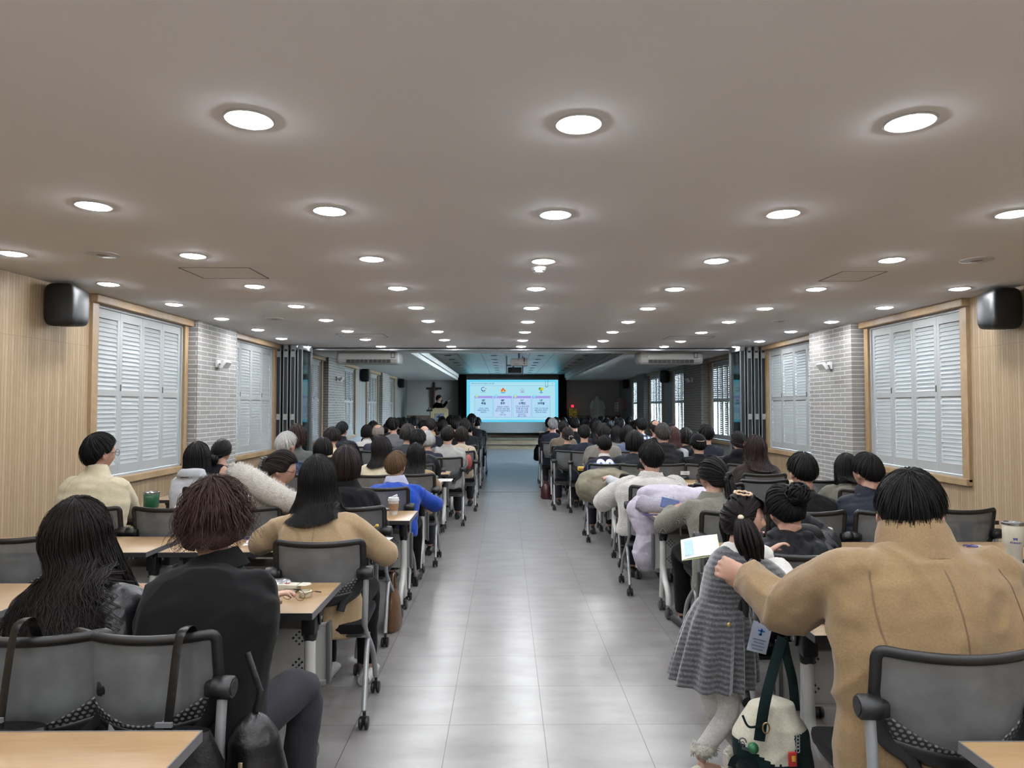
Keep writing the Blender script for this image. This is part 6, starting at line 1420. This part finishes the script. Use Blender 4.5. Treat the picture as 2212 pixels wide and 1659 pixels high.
for a_ in (at(1512, 1640, 2.80), V3(1.00, 2.98, .085)): q = V3(a_.x, a_.y, .045); fluff('fluffy_shoe', [q - fd * .05 + V3(0, 0, .0), q + V3(0, 0, .008), q + fd * .07, q + fd * .125 + V3(0, 0, -.012)], [.030, .040, .036, .024], (240, 234, 216), G['root'], o0, 500, .012)
# name badge of the girl
p = at(1641, 1377, 2.62); g = empty('name_badge', p, 0, 'clear plastic name badge with blue emblem hanging at the girl\'s dress', 'name badge')
Rb = Matrix.Rotation(math.radians(14), 3, 'Y'); MB().box((0, 0, 0), (.076, .003, .115), Rb, .002).build('card', plain('badge_card', (188, 196, 214), .3), g)
b = MB(); e = MB(); b.box(Rb @ V3(0, -.003, .022), (.006, .002, .026), Rb); b.box(Rb @ V3(0, -.003, .026), (.026, .002, .006), Rb); b.box(Rb @ V3(-.002, -.003, .012), (.012, .002, .006), Rb); b.build('cross_emblem', plain('badge_blue', (50, 110, 190), .5), g, False)
for k in range(4): e.box(Rb @ V3(0, -.003, -.008 - .012 * k), (.05 - .01 * (k % 2), .002, .004), Rb)
e.build('printed_line', plain('badge_grey', (120, 130, 156), .6), g, False)
MB().tube([(0, 0, .055), (-.02, .0, .12), (-.035, .03, .22)], .003, 6).build('lanyard', plain('lanyard_navy', (40, 44, 66), .6), g)

# canvas tote hanging from the table end beside the girl
p = at(1668, 1600, 2.52); g = empty('tote_bag', (p.x, p.y, 0), 0, 'cream and dark green canvas bag hanging from the table by the girl', 'bag')
zc = p.z; M_CRE = cloth((222, 216, 196), 'wool'); M_GRN = cloth((24, 44, 44), 'wool')
b = MB()
def rr4(z, w, d, x=0, y=0): return ((x, y, z), (w, 0, 0), (0, d, 0))
b.ell([rr4(zc - .16, .09, .06, .02), rr4(zc - .15, .125, .085, .02), rr4(zc - .06, .14, .095, .0), rr4(zc + .03, .13, .085, -.01), rr4(zc + .10, .10, .06, -.01), rr4(zc + .14, .085, .04, .0)], 24)
me = remesh(b, .008, 3); co = getco(me); setco(me, co + getno(me) * (.006 * wob(co, 28, 3) + .012 * (1 - np.abs(wob(co, 12, 8))) ** 3)[:, None])
me.materials.append(M_CRE); bag = link('bag_body', me, M_GRN, g, True, 0)
cz = np.array([pl.center[:] for pl in me.polygons]); low = (cz[:, 2] < zc - .045 + .55 * np.abs(cz[:, 0] + .02) * (cz[:, 0] < 0) - .0) | ((cz[:, 0] > .045) & (cz[:, 2] < zc + .055)); me.polygons.foreach_set('material_index', low.astype(np.int32))
def strap(name, pts, w, mat, par, org=None): 
    return MB().tube([Vector(q) - (org if org is not None else V3(0, 0, 0)) for q in pts], w, 8, smooth=6, flat=.16, up=(0, 1, 0)).build(name, mat, par, True, 60)
org = V3(p.x, p.y, 0)
strap('strap', [at(1640, 1600, 2.42), at(1652, 1520, 2.43), at(1672, 1440, 2.52), at(1690, 1378, 2.58)], .020, M_GRN, g, org); strap('strap', [at(1718, 1535, 2.55), at(1712, 1470, 2.58), at(1700, 1420, 2.62), at(1692, 1378, 2.62)], .018, M_GRN, g, org)
strap('piping', [at(1604, 1545, 2.42), at(1618, 1570, 2.41), at(1648, 1566, 2.41)], .004, M_GRN, g, org)
MB().sph(at(1627, 1616, 2.40) - org, .019, 16, 10).build('green_ball_charm', plain('ball_green', (24, 110, 58), .5, 0, .5, .3), g)
b = MB(); q = at(1655, 1573, 2.405) - org; b.tube([q + V3(.012 * math.cos(a), 0, .018 * math.sin(a)) for a in [2 * math.pi * k / 16 for k in range(17)]], .003, 6); b.build('metal_ring', plain('brass', (190, 160, 110), .3, .8), g)
cu = bpy.data.curves.new('t', 'FONT'); cu.body = 'CIRCLE\nCLUB'; cu.align_x = 'CENTER'; cu.size = .016; 
b = MB(); q = at(1604, 1604, 2.392) - org; b.tube([q + V3(.013 * math.cos(a), 0, .015 * math.sin(a)) for a in [math.pi * k / 12 for k in range(13)]], .0022, 5); b.tube([q + V3(.006 * math.cos(a), 0, .007 * math.sin(a) - .004) for a in [2 * math.pi * k / 14 for k in range(15)]], .0016, 5); b.box(q + V3(.010, 0, -.022), (.026, .003, .008), Matrix.Rotation(.3, 3, 'Y')); b.build('printed_mark', plain('print_grey', (70, 74, 82), .7), g)
b = MB(); q = at(1712, 1640, 2.40) - org; b.box(q, (.03, .008, .05), None, .004); b.build('red_tag', plain('red_tag_felt', (196, 44, 40), .7), g); b = MB(); b.box(q + V3(.002, -.006, .004), (.014, .004, .02), None, .003); b.build('yellow_patch', plain('yellow_felt', (232, 178, 60), .7), g)
b = MB()
for k in range(5): b.tube([q + V3(.02 + .006 * math.cos(a), 0, .03 + k * .012 + .008 * math.sin(a)) for a in [2 * math.pi * j / 10 for j in range(11)]], .0018, 5)
b.build('key_chain', M_ALU, g)
strap('webbing_loop', [at(1580, 1655, 2.44), at(1590, 1636, 2.42), at(1612, 1640, 2.42), at(1640, 1662, 2.46)], .014, M_GRN, g, org)

# black bags hung over the two nearest chairs
def hung_bag(px0, py0, Yb, px1, py1, Y1, label, w=.016):
    a, c = at(px0, py0, Yb), at(px1, py1, Y1); g = empty('shoulder_bag', (c.x, c.y, 0), 0, label, 'bag'); o = V3(c.x, c.y, 0); m = cloth((20, 20, 22), 'leather')
    MB().tube([q - o for q in (a + V3(.02, .12, -.25), a + V3(.012, .05, -.06), a + V3(.004, .025, .006), a + V3(0, -.015, .006), a + V3(-.004, -.03, -.03), (a + c) / 2 + V3(0, -.035, 0), c + V3(0, -.035, 0))], w, 8, smooth=6, flat=.14, up=(0, 1, 0)).build('strap', m, g, True, 60)
    b = MB(); b.ell([rr4(c.z - .30, .12, .05), rr4(c.z - .28, .15, .06), rr4(c.z - .10, .14, .055), rr4(c.z - .01, .10, .03)], 20); b.build('pouch', m, g, True, 60)
    b = MB(); b.box(V3(c.x, c.y - .055, c.z + .03) - o, (.045, .008, .012)); b.build('buckle', M_ALU, g, False); return g
hung_bag(48, 1348, 1.945, 20, 1560, 1.905, 'black bag hanging by a strap over the chair of the leather jacket'); hung_bag(398, 1366, 1.955, 375, 1570, 1.915, 'black bag hanging by a strap over the chair of the curly bob')
p = at(548, 1640, 2.03); g = empty('backpack', (p.x, p.y, 0), 0, 'black leather backpack with a zip charm beside the nearest aisle chair', 'bag'); zc = p.z; b = MB()
b.ell([rr4(zc - .20, .07, .06), rr4(zc - .18, .09, .075), rr4(zc - .05, .095, .08), rr4(zc + .06, .075, .065), rr4(zc + .11, .04, .035), rr4(zc + .13, .015, .012)], 20); me = remesh(b, .008, 3); co = getco(me); setco(me, co + getno(me) * (.008 * wob(co, 22, 4))[:, None]); link('bag_body', me, cloth((22, 22, 24), 'leather'), g, True, 0)
MB().tube([(0, 0, zc + .12), (.02, -.01, zc + .2), (-.03, .02, zc + .30)], .010, 8, flat=.3).build('strap', cloth((22, 22, 24), 'leather'), g); b = MB(); b.box((-.005, -.088, zc + .02), (.012, .006, .03), None, .002); b.build('zip_pull', plain('pale_gold', (206, 190, 150), .3, .8), g); MB().sph((-.005, -.10, zc - .045), (.016, .014, .034), 12, 8).build('leather_charm', cloth((22, 22, 24), 'leather'), g)

# coats draped over chairs
def drape(name, label, chunks, col, voxel, qp, cat='coat', kind='shell', seed=1, amp=.012, qdir=(0, 0, 1)):
    c0 = Vector(chunks[0][0]); o = V3(c0.x, c0.y, 0); g = empty(name, o, 0, label, cat); b = MB()
    for c, rad in chunks: b.sph(Vector(c) - o, rad, 18, 12)
    me = remesh(b, voxel, 8, .6); co = getco(me); no = getno(me); q = co @ np.array(qdir, np.float32) + .12 * wob(co, 4, seed) * .25
    d = amp * (np.sqrt(np.abs(np.sin(np.pi * q / qp))) - .6) + .004 * wob(co, 45, seed) + .012 * (1 - np.abs(wob(co, 10, seed + 2))) ** 4
    setco(me, co + no * d[:, None]); link('shell', me, cloth(col, kind), g, True, 0); return g, o
A_ = lambda px, py, Y: at(px, py, Y)
g, o = drape('puffer_coat', 'pale lavender long puffer coat with fur trim draped over the fleece jacket\'s chair',
             [(A_(1445, 1085, 5.55), (.20, .10, .09)), (A_(1440, 1066, 5.60), (.25, .09, .075)), (A_(1376, 1105, 5.58), (.07, .10, .12)), (A_(1515, 1070, 5.6), (.10, .08, .07)), (A_(1495, 1078, 5.57), (.16, .10, .08)), (A_(1398, 1125, 5.52), (.12, .09, .16)), (A_(1410, 1150, 5.50), (.14, .08, .20)), (A_(1395, 1192, 5.50), (.10, .09, .16)), (A_(1425, 1198, 5.50), (.12, .10, .14)), (A_(1470, 1130, 5.50), (.16, .07, .18)), (A_(1465, 1190, 5.50), (.14, .07, .12))], (206, 198, 212), .011, .13, seed=4, amp=.009)
fluff('fur_trim', [A_(1380, 1082, 5.46), A_(1402, 1092, 5.42), A_(1430, 1094, 5.40), A_(1455, 1084, 5.42)], [.06, .068, .065, .055], (206, 200, 214), g, o, 1300, .026)
g, o = drape('puffer_coat', 'khaki puffer coat draped over the chair of the child in the blue jersey',
             [(A_(1290, 1035, 7.74), (.22, .10, .10)), (A_(1310, 1024, 7.80), (.26, .08, .06)), (A_(1330, 1030, 7.78), (.18, .10, .08)), (A_(1268, 1055, 7.72), (.13, .14, .14)), (A_(1300, 1062, 7.66), (.22, .10, .14)), (A_(1322, 1078, 7.66), (.14, .09, .12)), (A_(1345, 1050, 7.70), (.16, .08, .14))], (134, 126, 106), .013, .16, seed=7, qdir=(.5, 0, 1), amp=.010)
g, o = drape('folded_coat', 'dark coat bundled on the wall-side seat behind the plain black coat', [(A_(1722, 1172, 3.4), (.14, .10, .09)), (A_(1740, 1185, 3.38), (.12, .09, .08))], (28, 28, 32), .012, .09, seed=9)
p = at(1360, 1115, 6.1); g = empty('fur_charm', p, 0, 'grey fluffy pom-pom bag charm hanging under the table edge', 'bag charm'); fluff('pom_pom', [p + V3(0, 0, .05), p, p + V3(0, 0, -.07)], [.03, .06, .04], (96, 98, 96), g, p, 700, .03)
p = at(850, 1318, 4.85); g = empty('tote_bag', (p.x, p.y, 0), 0, 'brown leather tote on the floor under the aisle table beside dark trousers', 'bag'); b = MB(); b.ell([rr4(.004, .05, .14), rr4(.02, .06, .15), rr4(.18, .045, .13), rr4(.26, .02, .10)], 20); b.build('bag_body', cloth((112, 78, 48), 'leather'), g, True, 60); MB().tube([(0, -.06, .24), (0, -.04, .36), (0, .04, .36), (0, .06, .24)], .008, 8, smooth=5).build('handle', cloth((112, 78, 48), 'leather'), g)
p = at(1164, 968, 15.2); g = empty('backpack', (p.x, p.y, 0), 0, 'black backpack hanging at the aisle end of a far statue-side table', 'bag'); b = MB(); b.ell([rr4(.36, .08, .10), rr4(.40, .12, .14), rr4(.60, .11, .14), rr4(.72, .05, .06)], 18); b.build('bag_body', cloth((18, 18, 20), 'shell'), g, True, 60); MB().tube([(.02, 0, .70), (.05, 0, .78), (.09, 0, .70)], .012, 6, smooth=4).build('handle', cloth((18, 18, 20), 'shell'), g)
p = at(1180, 1018, 11.6); g = empty('handbag', (p.x, p.y, 0), 0, 'dark red handbag standing on the floor at the statue-side aisle', 'bag'); b = MB(); b.ell([rr4(.004, .09, .12), rr4(.03, .10, .13), rr4(.20, .08, .11), rr4(.26, .04, .06)], 18); b.build('bag_body', cloth((74, 30, 34), 'leather'), g, True, 60); MB().tube([(-.03, 0, .24), (0, 0, .38), (.03, 0, .24)], .008, 6, smooth=5).build('handle', cloth((74, 30, 34), 'leather'), g)
p = at(1012, 998, 9.95); g = empty('handbag', (p.x, p.y, 0), 0, 'coral patterned pouch hanging at the aisle beside the beige coat', 'bag'); MB().sph((0, 0, p.z), (.05, .06, .11), 14, 10).build('pouch', plain('coral_print', (176, 84, 78), .7, 0, .3, .5, .2, 90), g); MB().tube([(0, 0, p.z + .08), (0, .02, p.z + .2)], .005, 6).build('strap', M_BLK, g)

# things on the tables
T = TZ + .0005
def ontop(px, py): return onz(px, py, T)
PAPER = plain('paper', (232, 231, 226), .8, 0, .2, .02)
def sheet(px, py, w, d, rz, label, col=None, name='paper_sheet', lines=True):
    p = ontop(px, py); g = empty(name, p, math.radians(rz), label, 'paper'); MB().box((0, 0, .001), (w, d, .0016)).build('page', plain('paper_%d' % (col or (232, 231, 226))[0], col or (232, 231, 226), .8, 0, .2, .02), g, False)
    if lines:
        b = MB()
        for k in range(6): b.box((-.01, d * .32 - k * d * .11, .0022), (w * .68, .004, .0005))
        b.build('print_lines', plain('print_ink', (150, 150, 156), .8), g, False)
    return g
sheet(814, 1168, .15, .21, -6, 'white handout on the table by the camel coat'); sheet(560, 1172, .16, .18, 10, 'white name card with purple lanyard left of the camel coat'); sheet(958, 1037, .20, .28, 0, 'white handout on the aisle table in front of the bright blue sweater'); sheet(986, 977, .16, .2, 0, 'small white handout on the far aisle table before the light grey jacket'); sheet(905, 1012, .12, .1, 5, 'light blue card under the green paper cup', (130, 176, 196), lines=False)
sheet(1776, 1322, .19, .26, -12, 'pale green printed handout under the phone', (212, 216, 180)); sheet(1255, 996, .15, .2, 5, 'colourful booklet on the aisle table beside the taupe sweater', (150, 110, 120))
sheet(1806, 1078, .10, .14, 20, 'pale lilac paper on the table beside the navy down jacket', (206, 190, 226), lines=False)
def lanyard(px, py, label, rz=0, w=.17, col=(72, 60, 140)):
    p = ontop(px, py); g = empty('lanyard', p, math.radians(rz), label, 'lanyard'); MB().tube([(-w, .01, .003), (-w * .6, .035, .003), (-w * .2, .02, .004), (.0, .03, .005), (w * .3, .01, .003), (w * .1, -.02, .003), (-w * .4, -.015, .004), (-w * .9, -.01, .003)], .0032, 6, smooth=5).build('cord', plain('purple_cord', col, .6), g); MB().box((w * .45, 0, .0015), (.05, .07, .002)).build('card', PAPER, g, False)
lanyard(556, 1164, 'purple lanyard lying on the table left of the camel coat', 4, .15); lanyard(1416, 1113, 'purple lanyard lying on the table by the tweed sleeve', 8, .10, (66, 60, 128)); lanyard(960, 1020, 'dark lanyard on the aisle table before the very long straight hair', 0, .09, (80, 70, 110)); lanyard(2105, 1181, 'blue lanyard on the table behind the tan jacket shoulder', 0, .06, (60, 60, 150))
# coffee cup with cardboard sleeve
p = ontop(850, 1112); g = empty('takeaway_cup', p, 0, 'white takeaway coffee cup with brown cardboard sleeve and lid', 'cup')
MB().lathe([(0, .001), (.029, .001), (.040, .112), (.0, .112)], seg=28).build('cup', plain('cup_white', (232, 228, 218), .6), g); MB().lathe([(.0335, .034), (.0345, .034), (.0395, .088), (.0385, .089)], seg=28).build('sleeve', plain('kraft_sleeve', (176, 138, 100), .8), g)
l_ = MB().lathe([(0, .108), (.043, .108), (.044, .114), (.041, .120), (.040, .132), (.037, .134), (.0, .134)], seg=28).build('lid', plain('lid_white', (236, 236, 236), .35), g); MB().box((.006, 0, .140), (.05, .03, .016), Matrix.Rotation(-.45, 3, 'Y'), .005).build('lid_tab', plain('lid_white', (236, 236, 236), .35), l_)
p = ontop(838, 1103); g = empty('foil_wrapper', p, 0, 'crumpled silver snack wrapper beside the takeaway coffee cup', 'wrapper'); b = MB(); b.sph((0, .02, .014), (.035, .03, .014), 16, 10); me = remesh(b, .005, 1); co = getco(me); setco(me, co + getno(me) * (.005 * wob(co, 120, 2))[:, None]); link('foil', me, plain('foil', (206, 206, 212), .25, .8), g, True, 20)
# insulated tumblers
def tumbler(p, label, col, H=.205, r0=.036, r1=.052, logo=False):
    g = empty('insulated_tumbler', p, 0, label, 'tumbler'); m = plain('tumbler_%d' % col[1], col, .4, 0, .5, .02); MB().lathe([(0, .001), (r0, .001), (r0 + .002, .004), (r0 + .003, H * .38), (r1, H * .47), (r1 + .001, H * .93), (r1, H * .94), (0, H * .94)], seg=36).build('body', m, g)
    MB().lathe([(r1 - .001, H * .93), (r1 + .003, H * .935), (r1 + .003, H * .985), (r1, H), (r1 - .006, H), (r1 - .008, H * .95)], seg=36).build('steel_rim', plain('steel', (190, 190, 192), .25, .9), g); MB().lathe([(0, H * .955), (r1 - .007, H * .955), (r1 - .007, H * .965), (0, H * .965)], seg=30).build('lid', plain('clear_lid', (176, 180, 180), .15), g)
    return g, m
p = at(326, 1128, 5.06); p.z = T; g, m = tumbler(p, 'dark green insulated tumbler beside the beige fleece jacket', (24, 96, 62)); b = MB(); b.tube([(.0 + .0525 * math.sin(a), -.0525 * math.cos(a), .172) for a in [-.3 + .08 * k for k in range(12)]], .0014, 5); b.build('logo_line', M_WHITE, g)
p = at(2192, 1262, 3.62); p.z = T; g, m = tumbler(p, 'cream insulated tumbler with handle and blue bear logo at the right table', (228, 220, 198), .215, .036, .050)
MB().tube([(.048, -.012, .185), (.085, -.03, .18), (.09, -.032, .14), (.088, -.03, .10), (.05, -.012, .095)], .009, 10, smooth=5, flat=1.4).build('handle', m, g)
def wrapcyl(o, R_c, a0):
    for v in o.data.vertices: a = a0 + v.co.x / R_c; v.co = V3(R_c * math.sin(a), -R_c * math.cos(a), v.co.y)
cu = bpy.data.curves.new('t', 'FONT'); cu.body = 'STANLEY'; cu.align_x = 'CENTER'; cu.size = .0125; cu.offset = .0004; o = text_mesh('lettering', cu); wrapcyl(o, .0516, -.45)
for v in o.data.vertices: v.co.z += .108
o.data.materials.append(plain('logo_blue', (52, 62, 148), .5)); o.parent = g
b = MB(); bear = [(-.010, 0), (-.007, 0), (-.006, .005), (.002, .005), (.003, 0), (.006, 0), (.007, .008), (.009, .012), (.006, .014), (-.004, .013), (-.009, .012), (-.012, .014), (-.013, .010), (-.010, .007)]
b.prism(bear, .0004); o = b.build('bear_logo', plain('logo_blue', (52, 62, 148), .5), g, False); wrapcyl(o, .0518, -.45)
for v in o.data.vertices: v.co.z += .124
p = at(1783, 1166, 4.0); p.z = T; g = empty('cup', p, 0, 'plain white cup between the quilted jacket and the plain black coat', 'cup'); MB().lathe([(0, .001), (.032, .001), (.038, .10), (.0385, .118), (.035, .12), (.03, .11), (0, .11)], seg=28).build('body', plain('cup_white', (232, 228, 218), .6), g); MB().lathe([(.036, .10), (.041, .104), (.041, .116), (.036, .12)], seg=28).build('rim', M_WHITE, g)
p = ontop(968, 1001); g = empty('takeaway_cup', p, 0, 'pale green paper cup with white lid on the far aisle table', 'cup'); MB().lathe([(0, .001), (.029, .001), (.041, .125), (0, .125)], seg=24).build('cup', plain('mint_paper', (128, 168, 142), .7), g); MB().lathe([(0, .122), (.044, .122), (.044, .135), (.036, .142), (0, .142)], seg=24).build('lid', plain('lid_white', (236, 236, 236), .35), g)
MB().tube([(.022, -.034, .05), (.028, -.033, .07), (.02, -.038, .09), (.016, -.037, .065)], .003, 5).build('logo', M_WHITE, g)
# glasses, open case, box and foil pack on the nearest aisle table
p = ontop(634, 1297); g = empty('eyeglasses', p, math.radians(-20), 'thin metal eyeglasses folded open on the nearest aisle table', 'glasses'); M_WIRE = plain('bronze_wire', (120, 92, 72), .3, .8)
for sd in (-1, 1): MB().tube([(sd * .032 + .025 * math.cos(a), 0, .024 + .022 * math.sin(a)) for a in [2 * math.pi * k / 24 for k in range(25)]], .0012, 6).build('rim', M_WIRE, g)
MB().tube([(-.008, 0, .03), (0, -.003, .033), (.008, 0, .03)], .0012, 6).build('bridge', M_WIRE, g)
for sd in (-1, 1): t_ = MB().tube([(sd * .057, 0, .03), (sd * .058, .06, .028), (sd * .050, .12, .012)], .0014, 6, smooth=4).build('temple', M_WIRE, g); MB().tube([(sd * .0565, .075, .024), (sd * .050, .125, .008)], .003, 6).build('temple_tip', M_BLK, t_)
p = ontop(660, 1289); g = empty('glasses_case', p, math.radians(8), 'small open cream case standing on the nearest aisle table', 'case'); MB().lathe([(0, .001), (.024, .001), (.026, .004), (.0265, .026), (.023, .027), (.0225, .006), (0, .006)], seg=32).build('case', plain('cream_case', (236, 228, 198), .45), g)
p = ontop(625, 1276); g = empty('snack_box', p, math.radians(-8), 'cream snack box with a red heart on the nearest aisle table', 'box'); MB().box((0, 0, .016), (.085, .055, .031), None, .003).build('box', plain('cream_card', (226, 220, 200), .6), g)
MB().prism([(.05, -.03), (.09, -.03), (.105, .0), (.085, .03), (.05, .03)], .001, None, (-.0, .0, .031)).build('open_flap', plain('cream_card', (226, 220, 200), .6), g, False); MB().prism([(-.012, 0), (0, -.014), (.012, 0), (.010, .007), (.005, .008), (0, .004), (-.005, .008), (-.010, .007)], .001, None, (-.01, 0, .032)).build('heart', plain('heart_red', (170, 70, 74), .6), g, False)
p = ontop(600, 1272); g = empty('foil_wrapper', p, 0, 'silver foil snack pack by the black coat sleeve on the nearest table', 'wrapper'); b = MB(); b.sph((0, 0, .022), (.06, .04, .022), 18, 12); me = remesh(b, .005, 1); co = getco(me); setco(me, co + getno(me) * (.007 * wob(co, 70, 5))[:, None]); link('foil', me, plain('foil', (206, 206, 212), .25, .8), g, True, 20)
# booklet, phones, pencil case
p = at(1512, 1182, 3.86); g = empty('booklet', p, 0, 'open pale green booklet sticking out past the table beside the girl', 'booklet'); Rk = Matrix.Rotation(math.radians(-16), 3, 'Z') @ Matrix.Rotation(math.radians(-12), 3, 'Y') @ Matrix.Rotation(math.radians(14), 3, 'X')
MB().box((0, 0, .0), (.21, .27, .003), Rk).build('cover', plain('booklet_green', (214, 222, 168), .6), g, False); b = MB(); b.grid(lambda u, v: Rk @ V3((u - .5) * .20, (v - .5) * .26, (.003 + .005 * math.sin(u * math.pi))), 12, 2); b.build('pages', PAPER, g); b = MB(); b.box(Rk @ V3(-.06, 0, .0068), (.05, .2, .001), Rk); b.build('blue_panel', plain('pale_blue_print', (176, 206, 214), .7), g, False)
p = ontop(1752, 1338); g = empty('smartphone', p, math.radians(-38), 'black smartphone lying on the table under the tan jacket arm', 'phone'); MB().box((0, 0, .005), (.078, .165, .0095), None, .004).build('case', M_BLK, g); MB().box((0, 0, .0100), (.070, .156, .001)).build('screen', plain('phone_glass', (14, 15, 18), .06), g, False)
p = ontop(1786, 1345); g = empty('earbud_case', p, 0, 'small white earbud case beside the smartphone', 'case'); MB().box((0, 0, .011), (.055, .045, .022), None, .009).build('case', M_WHITE, g)
p = at(1447, 1088, 5.02); g = empty('smartphone', p, .3, 'light blue smartphone in the hand of the tweed jacket', 'phone'); MB().box((0, 0, 0), (.15, .009, .075), Matrix.Rotation(.25, 3, 'Y'), .003).build('case', plain('phone_blue', (120, 150, 206), .4), g); MB().box((0, -.006, 0), (.14, .001, .066), Matrix.Rotation(.25, 3, 'Y')).build('screen', plain('phone_lilac', (140, 160, 214), .2), g, False)
p = ontop(803, 1158); g = empty('pencil', p + V3(0, 0, .045), 0, 'orange and yellow pencil held by the camel coat hand', 'pencil'); MB().tube([(-.05, .03, -.01), (.03, -.01, .02)], .004, 6).build('shaft', plain('pencil_orange', (226, 150, 50), .5), g); MB().sph((.036, -.013, .024), (.012, .01, .01), 10, 7).build('charm', plain('yellow_charm', (236, 196, 70), .5), g)
p = ontop(1264, 1017); g = empty('pencil_case', p, 0, 'yellow pencil case with brown print on the aisle table by the jersey child', 'pencil case'); MB().box((0, 0, .028), (.20, .07, .055), None, .02).build('case', plain('case_yellow', (228, 184, 60), .6), g); b = MB()
for k in range(6): b.sph((-.07 + .028 * k, -.034, .026), (.010, .004, .010), 8, 6)
b.build('print', plain('case_print', (134, 70, 60), .7), g); MB().tube([(-.085, 0, .056), (.085, 0, .056)], .003, 6).build('zip', plain('zip_gold', (180, 150, 80), .4, .5), g)
p = at(1344, 1062, 6.35); g = empty('pouch', p, 0, 'bright pink pouch under the table beside the fleece jacket', 'pouch'); MB().box((0, 0, 0), (.11, .06, .10), None, .02).build('pouch_body', plain('hot_pink', (222, 70, 128), .5), g); MB().box((0, -.032, .02), (.09, .004, .012)).build('flap_seam', plain('pink_dark', (176, 44, 96), .5), g, False)
p = at(1604, 1043, 5.45); p.z = T; g = empty('cup', p, 0, 'white can with dark lettering band near the brown coat', 'cup'); MB().lathe([(0, .001), (.03, .001), (.033, .01), (.033, .11), (.028, .12), (0, .12)], seg=24).build('can', plain('cup_white', (232, 228, 218), .6), g); MB().lathe([(.0332, .04), (.0337, .04), (.0337, .07), (.0332, .07)], seg=24).build('band', plain('ink', (60, 62, 66), .6), g)

# speaker on the stage
pz = at(948, 853, 26.3)
PS = person(948, 853, 26.3, 'person in a black suit speaking into a microphone at the lectern, pointing to the screen', ('wool', (22, 22, 26)), S(K, th=.018), s=1.02, stand=True, hipz=.34 + .92, by=62, hy=10, lean=.04, lod=1, group=None, nk=.16, wl=at(967, 867, 26.42), pole={'r': V3(.3, -.6, -1), 'l': V3(.5, .2, -1.4)}, wr=at(953, 871, 26.05), feet=(V3(at(945, 880, 26.4).x, 26.45, .425), V3(at(947, 880, 26.2).x, 26.2, .425)), legs=(22, 22, 26), hand_l=dict(curl=.7, d=V3(.8, 0, .6)), hand_r=dict(curl=1.1, d=V3(.3, 0, 1)))
a, c = at(953.5, 870, 26.0), at(955, 865.5, 25.98); g = empty('microphone', a, 0, 'black handheld microphone held to the speaker\'s mouth', 'microphone'); MB().tube([(0, 0, -.06), (c - a) * .8], .013, 10).build('handle', M_BLK, g); MB().sph(c - a, .028, 12, 8).build('grille', M_DARK, g)
bpy.data.scenes.remove(TMP)
